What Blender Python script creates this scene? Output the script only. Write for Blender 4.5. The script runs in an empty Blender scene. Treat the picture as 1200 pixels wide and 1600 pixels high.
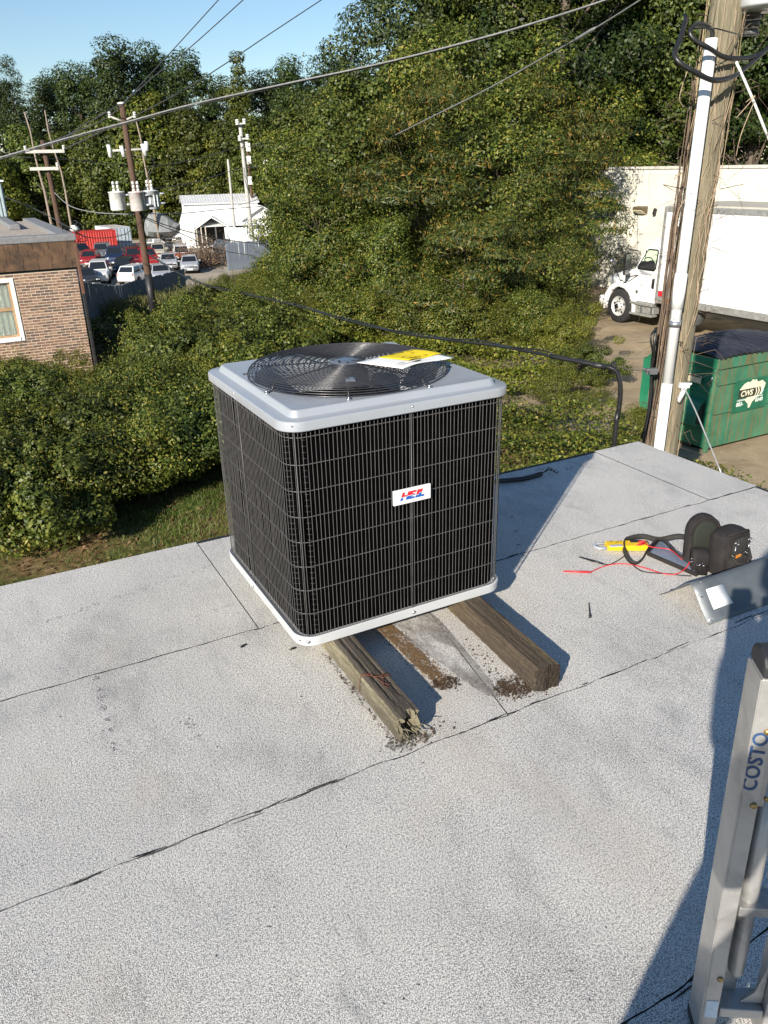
import bpy, bmesh, math, random
import numpy as np
from mathutils import Vector, Matrix, Euler
R = math.radians
scene = bpy.context.scene
COL = scene.collection
random.seed(7)
PI = math.pi

# ------------------------------------------------------------------ camera
FPX = 1222.46
PITCH, ROLL, CAMH = 23.843, -1.418, 1.6763
cam_d = bpy.data.cameras.new('camera'); cam = bpy.data.objects.new('camera', cam_d); COL.objects.link(cam)
_p, _r = R(PITCH), R(ROLL)
FW = Vector((0, math.cos(_p), -math.sin(_p))); UP0 = Vector((0, math.sin(_p), math.cos(_p))); RI0 = Vector((1, 0, 0))
RI = math.cos(_r)*RI0 + math.sin(_r)*UP0; UPV = -math.sin(_r)*RI0 + math.cos(_r)*UP0
m = Matrix((RI, UPV, -FW)).transposed().to_4x4(); m.translation = Vector((0, 0, CAMH))
cam.matrix_world = m
cam_d.sensor_fit = 'VERTICAL'; cam_d.sensor_height = 32.0; cam_d.lens = 32.0*FPX/1600
cam_d.clip_start = 0.02; cam_d.clip_end = 6000
scene.camera = cam

# ------------------------------------------------------------------ sky, sun, exposure
SUN_AZ, SUN_EL = 25.5, 25.0          # light travels towards azimuth 24 deg right of +Y
world = bpy.data.worlds.new('World'); scene.world = world; world.use_nodes = True
nt = world.node_tree; nt.nodes.clear()
sky = nt.nodes.new('ShaderNodeTexSky'); sky.sky_type = 'NISHITA'; sky.sun_disc = False
sky.sun_elevation = R(SUN_EL); sky.sun_rotation = R(180 + SUN_AZ); sky.altitude = 50
sky.air_density = 1.15; sky.dust_density = 0.0; sky.ozone_density = 4.0
bg = nt.nodes.new('ShaderNodeBackground'); bg.inputs['Strength'].default_value = 0.08
wo = nt.nodes.new('ShaderNodeOutputWorld')
nt.links.new(sky.outputs[0], bg.inputs[0]); nt.links.new(bg.outputs[0], wo.inputs[0])
sun_d = bpy.data.lights.new('sun', 'SUN'); sun_d.energy = 5.0; sun_d.angle = R(0.5); sun_d.color = (1.0, 0.92, 0.80)
sun = bpy.data.objects.new('sun', sun_d); COL.objects.link(sun); sun.location = (-20, -40, 30)
_d = Vector((math.sin(R(SUN_AZ))*math.cos(R(SUN_EL)), math.cos(R(SUN_AZ))*math.cos(R(SUN_EL)), -math.sin(R(SUN_EL))))
sun.rotation_euler = _d.to_track_quat('-Z', 'Y').to_euler()
vs = scene.view_settings
vs.view_transform = 'Standard'; vs.look = 'None'; vs.gamma = 1.0; vs.use_curve_mapping = False; vs.exposure = 0.72
scene.render.engine = 'CYCLES'
scene.cycles.max_bounces = 6; scene.cycles.diffuse_bounces = 3; scene.cycles.transparent_max_bounces = 8

# ------------------------------------------------------------------ frames of reference
AZ = R(27.362)                        # the roof, the yard and the buildings share one grid, turned by this
A = Vector((math.cos(AZ), math.sin(AZ), 0)); N = Vector((-math.sin(AZ), math.cos(AZ), 0))
G = -3.0                              # level of the ground round the building, roof is z = 0
def W(u, v, z=0.0): return A*u + N*v + Vector((0, 0, z))
def ray(px, py): return (FW + RI*((px-600)/FPX) - UPV*((py-800)/FPX))
O = Vector((0, 0, CAMH))
def on_z(px, py, z=0.0):
    d = ray(px, py); return O + d*((z-CAMH)/d.z)
def at_y(px, py, Y):
    d = ray(px, py); return O + d*(Y/d.y)
def ss(t):
    t = min(1.0, max(0.0, t)); return t*t*(3-2*t)
def ground_z(x, y):
    u = x*A.x + y*A.y; v = x*N.x + y*N.y
    v0 = 22 + 12*ss((u-10)/6)
    z = G - 4.0*ss((v-v0)/(60-v0))
    return z
def on_ground(px, py):
    d = ray(px, py); lo, hi = 1.0, 400.0
    for _ in range(60):
        t = (lo+hi)/2; p = O + d*t
        if p.z > ground_z(p.x, p.y): lo = t
        else: hi = t
    return O + d*hi

# ------------------------------------------------------------------ objects
def tag(o, label=None, cat=None, group=None, kind=None):
    if label: o['label'] = label
    if cat: o['category'] = cat
    if group: o['group'] = group
    if kind: o['kind'] = kind
    return o
def thing(name, label, cat, loc=(0, 0, 0), rz=0.0, group=None):
    o = bpy.data.objects.new(name, None); COL.objects.link(o); o.empty_display_size = 0.1
    o.location = loc; o.rotation_euler = (0, 0, rz)
    return tag(o, label, cat, group)
def link(name, me, parent=None):
    o = bpy.data.objects.new(name, me); COL.objects.link(o)
    if parent is not None: o.parent = parent
    return o
def copy_tree(o, parent=None):
    c = o.copy(); COL.objects.link(c)
    if parent is not None: c.parent = parent
    for ch in list(o.children): copy_tree(ch, c)
    return c

class MB:
    """collects shapes and links them as ONE mesh object"""
    def __init__(s): s.v = []; s.f = []; s.m = []; s.sm = []; s.cur = 0
    def add(s, vs_, fs_, smooth=False):
        b = len(s.v); s.v += [tuple(p) for p in vs_]
        for f in fs_:
            s.f.append(tuple(i+b for i in f)); s.m.append(s.cur); s.sm.append(smooth)
        return s
    def box(s, c, size, rot=None, taper=1.0):
        hx, hy, hz = size[0]/2, size[1]/2, size[2]/2
        P = [Vector((x*hx*(taper if z > 0 else 1), y*hy*(taper if z > 0 else 1), z*hz)) for z in (-1, 1) for y in (-1, 1) for x in (-1, 1)]
        if rot is not None:
            mt = rot if isinstance(rot, Matrix) else Euler(rot).to_matrix()
            P = [mt @ p for p in P]
        c = Vector(c)
        return s.add([p+c for p in P], [(0, 2, 3, 1), (4, 5, 7, 6), (0, 1, 5, 4), (2, 6, 7, 3), (0, 4, 6, 2), (1, 3, 7, 5)])
    def lim(s, x0, x1, y0, y1, z0, z1): return s.box(((x0+x1)/2, (y0+y1)/2, (z0+z1)/2), (x1-x0, y1-y0, z1-z0))
    def tube(s, pts, r, n=8, caps=True, closed=False, flat=None):
        pts = [Vector(p) for p in pts]; k = len(pts)
        rs = r if isinstance(r, (list, tuple)) else [r]*k
        ring = []; up = None
        for i, p in enumerate(pts):
            if closed: t = pts[(i+1) % k]-pts[i-1]
            else: t = pts[min(i+1, k-1)]-pts[max(i-1, 0)]
            t = t.normalized() if t.length > 1e-9 else Vector((0, 0, 1))
            if up is None:
                up = Vector((0, 0, 1)) if abs(t.z) < .9 else Vector((1, 0, 0))
            x = up.cross(t)
            if x.length < 1e-6: x = Vector((1, 0, 0)).cross(t)
            x.normalize(); y = t.cross(x); up = y
            fx, fy = flat if flat else (1, 1)
            ring.append([p + (x*math.cos(2*PI*j/n)*fx + y*math.sin(2*PI*j/n)*fy)*rs[i] for j in range(n)])
        V = [q for rg in ring for q in rg]; F = []
        for i in range(k if closed else k-1):
            i2 = (i+1) % k
            for j in range(n):
                F.append((i*n+j, i*n+(j+1) % n, i2*n+(j+1) % n, i2*n+j))
        if caps and not closed:
            F.append(tuple(range(n-1, -1, -1))); F.append(tuple((k-1)*n+j for j in range(n)))
        return s.add(V, F, True)
    def loft(s, loops, close_ends=(False, False), smooth=False):
        n = len(loops[0]); V = [q for l in loops for q in l]; F = []
        for i in range(len(loops)-1):
            for j in range(n):
                F.append((i*n+j, i*n+(j+1) % n, (i+1)*n+(j+1) % n, (i+1)*n+j))
        if close_ends[0]: F.append(tuple(range(n-1, -1, -1)))
        if close_ends[1]: F.append(tuple((len(loops)-1)*n+j for j in range(n)))
        return s.add(V, F, smooth)
    def prism(s, poly, axis, t0, t1):
        """polygon in the plane across `axis`, pushed from t0 to t1"""
        def P(a, b, t):
            return (t, a, b) if axis == 0 else ((a, t, b) if axis == 1 else (a, b, t))
        n = len(poly); V = [P(a, b, t0) for a, b in poly]+[P(a, b, t1) for a, b in poly]
        F = [(i, (i+1) % n, n+(i+1) % n, n+i) for i in range(n)]+[tuple(range(n-1, -1, -1)), tuple(range(n, 2*n))]
        return s.add(V, F)
    def lathe(s, prof, c=(0, 0, 0), n=24, axis='z', smooth=True, cap=True):
        L = []
        for r_, z_ in prof:
            l = []
            for j in range(n):
                a_ = 2*PI*j/n; q = Vector((r_*math.cos(a_), r_*math.sin(a_), z_))
                if axis == 'y': q = Vector((q.x, -q.z, q.y))
                if axis == 'x': q = Vector((q.z, q.x, q.y))
                l.append(q+Vector(c))
            L.append(l)
        return s.loft(L, (cap, cap), smooth)
    def quad(s, a, b, c, d): return s.add([a, b, c, d], [(0, 1, 2, 3)])
    def mesh(s, name, mats):
        me = bpy.data.meshes.new(name); me.from_pydata(s.v, [], s.f)
        for m_ in (mats if isinstance(mats, (list, tuple)) else [mats]): me.materials.append(m_)
        me.polygons.foreach_set('material_index', s.m); me.polygons.foreach_set('use_smooth', s.sm)
        me.validate(); me.update()
        bm = bmesh.new(); bm.from_mesh(me); bmesh.ops.recalc_face_normals(bm, faces=bm.faces); bm.to_mesh(me); bm.free()
        return me
    def build(s, name, mats, parent=None, bevel=0.0, seg=2):
        o = link(name, s.mesh(name, mats), parent)
        if bevel:
            md = o.modifiers.new('edge', 'BEVEL'); md.width = bevel; md.segments = seg; md.limit_method = 'ANGLE'; md.angle_limit = R(40)
        return o

def quads_mesh(name, V, mats, midx=None):
    """numpy array (n,4,3) of separate quads"""
    n = V.shape[0]; me = bpy.data.meshes.new(name)
    me.vertices.add(n*4); me.vertices.foreach_set('co', V.reshape(-1).astype(np.float32))
    me.loops.add(n*4); me.loops.foreach_set('vertex_index', np.arange(n*4, dtype=np.int32))
    me.polygons.add(n); me.polygons.foreach_set('loop_start', np.arange(0, n*4, 4, dtype=np.int32))
    try: me.polygons.foreach_set('loop_total', np.full(n, 4, dtype=np.int32))
    except Exception: pass
    for m_ in (mats if isinstance(mats, (list, tuple)) else [mats]): me.materials.append(m_)
    if midx is not None: me.polygons.foreach_set('material_index', midx.astype(np.int32))
    me.update(calc_edges=True)
    return me

# ------------------------------------------------------------------ materials
MATS = {}
class NT:
    def __init__(s, name):
        s.m = bpy.data.materials.new(name); s.m.use_nodes = True; s.t = s.m.node_tree
        s.b = s.t.nodes['Principled BSDF']; s.out = s.t.nodes['Material Output']
        tc = s.t.nodes.new('ShaderNodeTexCoord'); s.co = tc.outputs['Object']
        off = s.t.nodes.new('ShaderNodeMapping'); off.inputs['Location'].default_value = (.137, .271, .4137); s.t.links.new(tc.outputs['Object'], off.inputs[0]); s.co = off.outputs[0]
    def n(s, t, **kw):
        nd = s.t.nodes.new(t)
        for k, v in kw.items():
            if k in nd.inputs.keys(): nd.inputs[k].default_value = v
            else: setattr(nd, k, v)
        return nd
    def l(s, a, b): s.t.links.new(a, b)
    def mapping(s, scale=(1, 1, 1), rot=(0, 0, 0), co=None):
        mp = s.n('ShaderNodeMapping'); mp.inputs['Scale'].default_value = scale; mp.inputs['Rotation'].default_value = rot
        mp.inputs['Location'].default_value = (.137, .271, .4137)
        s.l(co or s.co, mp.inputs[0]); return mp.outputs[0]
    def noise(s, scale, detail=4, rough=.55, co=None, dist=0.0, flat=False):
        nd = s.n('ShaderNodeTexNoise'); nd.noise_dimensions = '2D' if flat else '3D'; nd.inputs['Scale'].default_value = scale; nd.inputs['Detail'].default_value = detail
        nd.inputs['Roughness'].default_value = rough; nd.inputs['Distortion'].default_value = dist
        s.l(co or s.co, nd.inputs['Vector']); return nd.outputs[0]
    def ramp(s, fac, stops, interp='LINEAR'):
        nd = s.n('ShaderNodeValToRGB'); nd.color_ramp.interpolation = interp
        e = nd.color_ramp.elements
        while len(e) < len(stops): e.new(0.5)
        for i, (p, c) in enumerate(stops):
            e[i].position = p; e[i].color = (c if len(c) == 4 else (*c, 1)) if isinstance(c, (tuple, list)) else (c, c, c, 1)
        s.l(fac, nd.inputs[0]); return nd.outputs[0]
    def mix(s, fac, a, b, mode='MIX'):
        nd = s.n('ShaderNodeMix'); nd.data_type = 'RGBA'; nd.blend_type = mode
        for v, i in ((fac, 0), (a, 6), (b, 7)):
            if isinstance(v, bpy.types.NodeSocket): s.l(v, nd.inputs[i])
            elif isinstance(v, (int, float)) and i: nd.inputs[i].default_value = (v, v, v, 1)
            else: nd.inputs[i].default_value = (*v, 1) if i else v
        return nd.outputs[2]
    def bump(s, h, strength=.4, dist=.01):
        nd = s.n('ShaderNodeBump'); nd.inputs['Strength'].default_value = strength; nd.inputs['Distance'].default_value = dist
        s.l(h, nd.inputs['Height'])
        s.l(nd.outputs[0], s.b.inputs['Normal']); return nd
    def color(s, c):
        if isinstance(c, bpy.types.NodeSocket): s.l(c, s.b.inputs['Base Color'])
        else: s.b.inputs['Base Color'].default_value = (*c, 1)
    def set(s, rough=None, metal=None, spec=None):
        if rough is not None: s.b.inputs['Roughness'].default_value = rough
        if metal is not None: s.b.inputs['Metallic'].default_value = metal
        if spec is not None: s.b.inputs['Specular IOR Level'].default_value = spec
        return s
def plain(name, c, rough=.6, metal=0.0, var=.25, scale=8.0, dirt=None, dirt_amt=.5, bump=0.0, bscale=60.0, spec=.5):
    """base colour with uneven wear: lighter/darker mottling and optional dirt"""
    k = NT(name); k.set(rough, metal, spec)
    lo = tuple(x*(1-var) for x in c); hi = tuple(min(1, x*(1+var)) for x in c)
    col = k.ramp(k.noise(scale, 5, .6), [(.25, lo), (.75, hi)])
    if dirt:
        f = k.ramp(k.noise(scale*.6, 6, .7, dist=.6), [(.5, 0.0), (.75, dirt_amt)])
        col = k.mix(f, col, dirt)
    k.color(col)
    rr_ = k.ramp(k.noise(scale*2, 3), [(.3, max(0, rough-.1)), (.7, min(1, rough+.1))])
    k.l(rr_, k.b.inputs['Roughness'])
    if bump: k.bump(k.noise(bscale, 4), bump, .005)
    MATS[name] = k.m
    return k.m
def leaf_mat(name, stops, trans=.35, rough=.5):
    k = NT(name); k.set(rough, 0, .35)
    geo = k.n('ShaderNodeNewGeometry'); oi = k.n('ShaderNodeObjectInfo')
    c = k.ramp(geo.outputs['Random Per Island'], stops)
    cl = k.ramp(k.noise(.7, 3), [(.3, .75), (.7, 1.2)])
    c = k.mix(1.0, c, cl, 'MULTIPLY')
    hs = k.n('ShaderNodeHueSaturation')
    mr = k.n('ShaderNodeMapRange'); mr.inputs[3].default_value = .485; mr.inputs[4].default_value = .512
    k.l(oi.outputs['Random'], mr.inputs[0]); k.l(mr.outputs[0], hs.inputs['Hue'])
    vr = k.n('ShaderNodeMapRange'); vr.inputs[3].default_value = .78; vr.inputs[4].default_value = 1.28
    ml = k.n('ShaderNodeMath'); ml.operation = 'MULTIPLY'; ml.inputs[1].default_value = 7.31; k.l(oi.outputs['Random'], ml.inputs[0]); fr = k.n('ShaderNodeMath'); fr.operation = 'FRACT'; k.l(ml.outputs[0], fr.inputs[0]); k.l(fr.outputs[0], vr.inputs[0]); k.l(vr.outputs[0], hs.inputs['Value'])
    k.l(c, hs.inputs['Color']); k.color(hs.outputs[0])
    tr = k.n('ShaderNodeBsdfTranslucent'); k.l(hs.outputs[0], tr.inputs[0])
    mx = k.n('ShaderNodeMixShader'); mx.inputs[0].default_value = trans
    k.l(k.b.outputs[0], mx.inputs[1]); k.l(tr.outputs[0], mx.inputs[2]); k.l(mx.outputs[0], k.out.inputs[0])
    return k.m

# ================================================================== MATERIALS OF THE SETTING
def granule_mat():
    k = NT('roof_granules'); k.set(.85, 0, .25)
    g = k.noise(390, 1.5, .6, flat=True); g2 = k.noise(140, 3, .75, flat=True)
    loss = k.noise(.75, 7, .68, co=k.mapping((1, .62, 1), (0, 0, .35)), dist=.7); loss2 = k.noise(4.2, 6, .75, co=k.mapping((1, .5, 1), (0, 0, -.3)))
    lm = k.n('ShaderNodeMath'); lm.operation = 'ADD'; k.l(k.ramp(loss, [(.45, 0.0), (.75, .040)]), lm.inputs[0]); k.l(k.ramp(loss2, [(.50, 0.0), (.70, .055)]), lm.inputs[1])
    gs = k.n('ShaderNodeMath'); gs.operation = 'SUBTRACT'; k.l(g, gs.inputs[0]); k.l(lm.outputs[0], gs.inputs[1]); g = gs.outputs[0]
    sp = k.ramp(g, [(.338, (.05, .051, .055)), (.42, (.45, .435, .41)), (.525, (.88, .85, .80))])
    sp2 = k.ramp(g2, [(.37, .52), (.49, 1.0)])
    c = k.mix(1.0, sp, sp2, 'MULTIPLY')
    wear = k.ramp(k.noise(1.3, 6, .65, dist=.5), [(.30, (.84, .845, .86)), (.5, (.96, .96, .96)), (.72, (1.03, 1.02, 1.0))])
    c = k.mix(1.0, c, wear, 'MULTIPLY')
    scuff = k.ramp(k.noise(5.5, 8, .75, co=k.mapping((1, .35, 1), (0, 0, .6))), [(.60, 0.0), (.74, .55)])
    c = k.mix(scuff, c, (.16, .16, .165))
    tan = k.ramp(k.noise(.9, 4, .6, co=k.mapping((1.2, 1, 1), (.3, 0, 2))), [(.55, 0.0), (.75, .42)])
    c = k.mix(tan, c, (.50, .42, .33))
    tread = k.ramp(k.noise(2.1, 9, .8, co=k.mapping((3.2, .8, 1), (0, 0, .9)), dist=.4), [(.585, 0.0), (.70, .45)])
    c = k.mix(tread, c, (.23, .23, .245))
    k.color(c)
    k.bump(g, .55, .004)
    return k.m
M_gran = granule_mat()
M_tar = plain('bitumen', (.012, .012, .013), .6, var=.5, scale=40, bump=.4)
M_edge = plain('edge_metal', (.06, .06, .065), .5, .6)
M_block = plain('painted_block', (.42, .40, .36), .8, bump=.3)

def ground_mat():
    k = NT('lawn_soil'); k.set(.95, 0, .1)
    n1 = k.noise(.55, 7, .65, dist=.4); n2 = k.noise(9, 5, .7)
    soil = k.ramp(n2, [(.3, (.10, .062, .030)), (.55, (.22, .145, .075)), (.75, (.34, .25, .15))])
    grass = k.ramp(n2, [(.3, (.030, .058, .012)), (.7, (.095, .135, .028))])
    c = k.mix(k.ramp(n1, [(.42, 0.0), (.60, 1.0)]), soil, grass)
    k.color(c); k.bump(n2, .8, .05); return k.m
def yard_mat():
    k = NT('yard_paving'); k.set(.9, 0, .2)
    n0 = k.noise(.30, 5, .6, dist=.9); n1 = k.noise(1.6, 7, .7, dist=.5); n2 = k.noise(40, 4, .6)
    asph = k.ramp(n1, [(.3, (.085, .078, .070)), (.7, (.20, .18, .15))])
    dust = k.ramp(n1, [(.3, (.30, .225, .14)), (.7, (.48, .38, .25))])
    c = k.mix(k.ramp(n0, [(.47, 0.0), (.70, 1.0)]), dust, asph)
    stain = k.ramp(k.noise(.9, 5, .6, co=k.mapping((1, 2.2, 1), (0, 0, .5))), [(.60, 0.0), (.72, .7)])
    c = k.mix(stain, c, (.055, .050, .045))
    c = k.mix(.35, c, k.ramp(n2, [(.3, .05), (.7, .4)]), 'OVERLAY')
    k.color(c); k.bump(n2, .4, .01); return k.m
def lot_mat():
    k = NT('lot_gravel'); k.set(.95, 0, .1)
    n1 = k.noise(.25, 6, .65); n2 = k.noise(6, 5, .7)
    c = k.mix(k.ramp(n1, [(.4, 0.0), (.65, .8)]), k.ramp(n2, [(.3, (.30, .25, .19)), (.7, (.48, .42, .34))]), (.20, .19, .175))
    k.color(c); return k.m
M_ground, M_yard, M_lot = ground_mat(), yard_mat(), lot_mat()

# ================================================================== GROUND
xs = np.unique(np.concatenate([[-3000, -1200, -500, -250, -150], np.arange(-90, 60.1, 1.5), [75, 120, 250, 500, 1200, 3000]]))
ys = np.unique(np.concatenate([[-3000, -800, -200, -60], np.arange(-20, 110.1, 1.5), [120, 135, 160, 250, 500, 1200, 3000]]))
gm = MB()
gv = [(float(x), float(y), ground_z(x, y)) for y in ys for x in xs]
nx = len(xs)
gf = [(j*nx+i, j*nx+i+1, (j+1)*nx+i+1, (j+1)*nx+i) for j in range(len(ys)-1) for i in range(nx-1)]
gm.add(gv, gf, True)
tag(gm.build('ground', M_ground), kind='structure')

def sheet(name, u0, u1, v0, v1, step, mat_, lift, jag=0.0):
    us = np.arange(u0, u1+1e-6, step); vs_ = np.arange(v0, v1+1e-6, step); V = []; F = []
    rng = random.Random(5)
    for v in vs_:
        for i, u in enumerate(us):
            uu = u + (jag*(rng.random()-.3) if i == 0 else 0)
            p = W(uu, v); V.append((p.x, p.y, ground_z(p.x, p.y)+lift))
    n_ = len(us)
    for j in range(len(vs_)-1):
        for i in range(n_-1): F.append((j*n_+i, j*n_+i+1, (j+1)*n_+i+1, (j+1)*n_+i))
    o = MB().add(V, F, True).build(name, mat_); tag(o, kind='structure'); return o
sheet('yard', 9.3, 23.3, -6, 31, .5, M_yard, .03, .5)
sheet('car_lot', -4, 46, 58, 118, 1.5, M_lot, .05)

# ================================================================== OUR ROOF
roof = MB()
roof.lim(-9.5, 3.675, -3.5, 3.50, -.20, -.008)
roof_o = roof.build('roof', M_tar); roof_o.rotation_euler = (0, 0, AZ); tag(roof_o, kind='structure')
drip = MB(); drip.lim(-9.5, 3.70, 3.500, 3.525, -.12, -.001); drip.lim(3.675, 3.70, -3.5, 3.4995, -.12, -.001)
drip.build('drip_edge', M_edge, roof_o)
wl = MB(); wl.lim(-9.3, 3.5, -3.3, 3.3, G-.1, -.2)
wo_ = wl.build('building_wall', M_block); wo_.rotation_euler = (0, 0, AZ); tag(wo_, kind='structure')

def wob(seed, amp):
    rg = random.Random(seed); ph = [(rg.uniform(.8, 60), rg.uniform(0, 6.3), rg.uniform(.2, 1)) for _ in range(9)]
    ph = [(f, p, a_/(1+f*.06)) for f, p, a_ in ph]
    def f(t): return amp*sum(a_*math.sin(f_*t+p) for f_, p, a_ in ph)/1.6 + amp*.5*rg.uniform(-1, 1)
    return f
ROWS = [(3.5235, 2.613), (2.613, 1.686), (1.686, .735), (.735, -.19), (-.19, -1.12), (-1.12, -2.3), (-2.3, -3.5)]
LAPS = {0: [(.775, .775), (3.318, 3.325)], 1: [(1.318, 1.465), (-3.4, -3.4)], 2: [(-4.2, -4.2)], 3: [(-1.9, -1.9)], 4: [], 5: [], 6: []}
drift = {v_: wob(300+i, .010) for i, v_ in enumerate(sorted({v for r_ in ROWS for v in r_}))}
DR = {v_: [f(-9.5+.035*i) for i in range(380)] for v_, f in drift.items()}
def seam(v_, u_):
    if v_ > 3.4: return v_
    x = (u_+9.5)/.035; i = int(min(378, max(0, x))); t = x-i; return v_+.55*(DR[v_][i]*(1-t)+DR[v_][i+1]*t)
for ri, (vt, vb) in enumerate(ROWS):
    cuts = sorted([(-9.5, -9.5)]+LAPS[ri]+[(3.70, 3.70)])
    ftop = wob(100+ri, .0035 if ri else 0.0); fbot = wob(200+ri, .005)
    gap_t = .0035 if ri else 0
    for ci in range(len(cuts)-1):
        (b0, t0), (b1, t1) = cuts[ci], cuts[ci+1]
        g0 = .0022 if ci else 0; g1 = .0022 if ci < len(cuts)-2 else 0
        L = t1-t0; k_ = max(8, int(L/.035)); zt = -.0005*((ri*3+ci*2) % 4)
        V = []; F = []
        for i in range(k_+1):
            s_ = i/k_
            ub = b0+g0+(b1-g1-b0-g0)*s_; ut = t0+g0+(t1-g1-t0-g0)*s_
            vv0 = seam(vb, ub)+max(.0016, .0020+fbot(ub)*.4); vv1 = seam(vt, ut)-(max(.0010, .0012+ftop(ut)*.5) if ri else 0)
            for z in (zt, -.0075): V += [(ub, vv0, z), (ut, vv1, z)]
        for i in range(k_):
            o_ = i*4; q = o_+4
            F += [(o_, q, q+1, o_+1), (o_+2, o_, q, q+2)[::-1], (o_+1, q+1, q+3, o_+3)]
        F += [(0, 1, 3, 2), (k_*4, k_*4+2, k_*4+3, k_*4+1)]
        mbs = MB(); mbs.add(V, F[0:1]); mbs.f = []; mbs.m = []; mbs.sm = []
        for f in F:
            zz = [V[i][2] for i in f]; mbs.f.append(f); mbs.m.append(0 if min(zz) > -.004 else 1); mbs.sm.append(False)
        mbs.build('membrane_sheet', [M_gran, M_tar], roof_o)
# tar that has crept out of the seams, scuffs and old repair marks: thin crusts of bitumen lying on the sheets
tar = MB(); rg = random.Random(3)
def blot(u, v, ru, rv, ang=0.0, z=.0012, n=9, mb=None):
    P = []
    for j in range(n):
        a_ = 2*PI*j/n; rr_ = rg.uniform(.55, 1.15); x, y = ru*rr_*math.cos(a_), rv*rr_*math.sin(a_)
        P.append((u+x*math.cos(ang)-y*math.sin(ang), v+x*math.sin(ang)+y*math.cos(ang), z))
    (mb or tar).add(P+[(p[0], p[1], -.001) for p in P], [tuple(range(n))]+[(i, (i+1) % n, n+(i+1) % n, n+i) for i in range(n)])
for i in range(150):
    row = rg.choice([2.613, 1.686, 1.686, .735]); u = rg.uniform(-4, 3.6)
    blot(u, row+rg.gauss(0, .003), rg.uniform(.01, .06), rg.uniform(.0008, .0022), rg.gauss(0, .05))
for (px, py, wv) in ((500, 1228, .016), (480, 1238, .012), (390, 1278, .008), (1160, 968, .014), (1190, 958, .011), (1075, 1545, .014), (250, 1330, .007), (1060, 1010, .007), (860, 1090, .008)):
    p = on_z(px, py); blot(p.x*A.x+p.y*A.y, p.x*N.x+p.y*N.y, .06, wv*.15, rg.gauss(0, .03), n=13)
scf = MB()
def scuff_row(p0, p1, n_, ln, wd):
    for i in range(n_):
        t = (i+rg.uniform(-.25, .25))/max(1, n_-1); px = p0[0]+(p1[0]-p0[0])*t; py = p0[1]+(p1[1]-p0[1])*t+rg.uniform(-2, 2)
        q = on_z(px, py); u, v = q.x*A.x+q.y*A.y, q.x*N.x+q.y*N.y
        for _ in range(11):
            blot(u+rg.gauss(0, ln*.6), v+rg.gauss(0, .008), ln*rg.uniform(.03, .14), wd*rg.uniform(.10, .35), rg.uniform(-.5, .5), n=7, mb=scf)
scuff_row((75, 972), (320, 886), 13, .03, .006)
scuff_row((285, 973), (360, 945), 4, .025, .005)
scuff_row((150, 1062), (180, 1175), 8, .012, .012)
scuff_row((290, 1125), (310, 1150), 3, .02, .012)
scuff_row((800, 805), (815, 870), 4, .02, .006)
scuff_row((845, 735), (1010, 715), 5, .05, .006)
for i in range(90):
    p = on_z(rg.uniform(0, 1100), rg.uniform(760, 1590)); blot(p.x*A.x+p.y*A.y, p.x*N.x+p.y*N.y, rg.uniform(.001, .0045), rg.uniform(.0008, .002), rg.uniform(0, 3), n=6)
for px, py in ((381, 1009), (458, 1013)):
    p = on_z(px, py); blot(p.x*A.x+p.y*A.y, p.x*N.x+p.y*N.y, .018, .008, .3, n=11)
tag(tar.build('tar_marks', M_tar, roof_o), kind='stuff')
M_scuff = plain('scuffed_granules', (.17, .17, .18), .8, var=.4, scale=60)
tag(scf.build('scuff_marks', M_scuff, roof_o), kind='stuff')

# ================================================================== WHITE PAINTED BRICK WALL BY THE TRUCK YARD
M_wbrick = plain('white_paint_on_brick', (.70, .68, .585), .75, var=.10, scale=1.2, dirt=(.50, .44, .32), dirt_amt=.35, bump=.35, bscale=30)
M_coping = plain('coping', (.55, .53, .47), .7, dirt=(.25, .22, .18))
wall = thing('white_brick_wall', 'cream painted brick wall behind the box truck', 'wall', W(22.86, 0, G-.3), AZ)
w_ = MB(); w_.lim(.012, .30, -4, 33, 0, 4.66); w_.build('wall', M_wbrick, wall)
cz = 4.66
c_ = MB(); c_.lim(-.03, .34, -4, 33, cz, cz+.09); c_.build('coping', M_coping, wall)
br = MB(); H = .0813; rows = int((cz-.05)/H)
for i in range(rows):
    off = rg.uniform(-.0015, .0015)
    for s_ in range(37):
        br.lim(off, .02, -4+s_+.002*(i % 2), -3+s_-.002, i*H+.006, i*H+H-.006)
tag(br.build('brick_course', M_wbrick, wall), kind='stuff')
M_lampbody = plain('lamp_bronze', (.10, .075, .045), .5); M_lampglass = plain('lamp_lens', (.55, .47, .30), .25)
wlp = thing('wall_lamp', 'bronze flood lamp fixed high on the cream brick wall', 'wall lamp', W(22.84, 22.8, -.05), AZ)
l_ = MB(); l_.prism([(0, .17), (-.28, .14), (-.30, .06), (0, -.10)], 1, -.24, .24); l_.build('housing', M_lampbody, wlp, .01)
l_ = MB(); l_.prism([(-.285, .045), (-.295, .02), (-.03, -.11), (-.01, -.09)], 1, -.20, .20); l_.build('lens', M_lampglass, wlp)
M_black = plain('black_plastic', (.012, .012, .013), .45)
wc = thing('wall_sensor', 'small dark sensor beside the flood lamp on the cream wall', 'sensor', W(22.83, 22.15, -.05), AZ)
l_ = MB(); l_.box((-.06, 0, 0), (.10, .10, .22), (0, .3, 0)); l_.build('housing', M_black, wc, .02)
l_ = MB(); l_.box((0, 0, .05), (.06, .05, .05)); l_.build('bracket', M_black, wc)
M_white = plain('white_paint', (.78, .78, .77), .45, var=.05, scale=3, dirt=(.45, .42, .38), dirt_amt=.25)
rb = thing('roof_vent_box', 'white vent box standing above the cream wall coping', 'vent box', W(23.4, 17.55, 1.45), AZ)
l_ = MB(); l_.lim(-.4, .4, -.35, .35, 0, .45); l_.build('housing', M_white, rb, .02)
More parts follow.
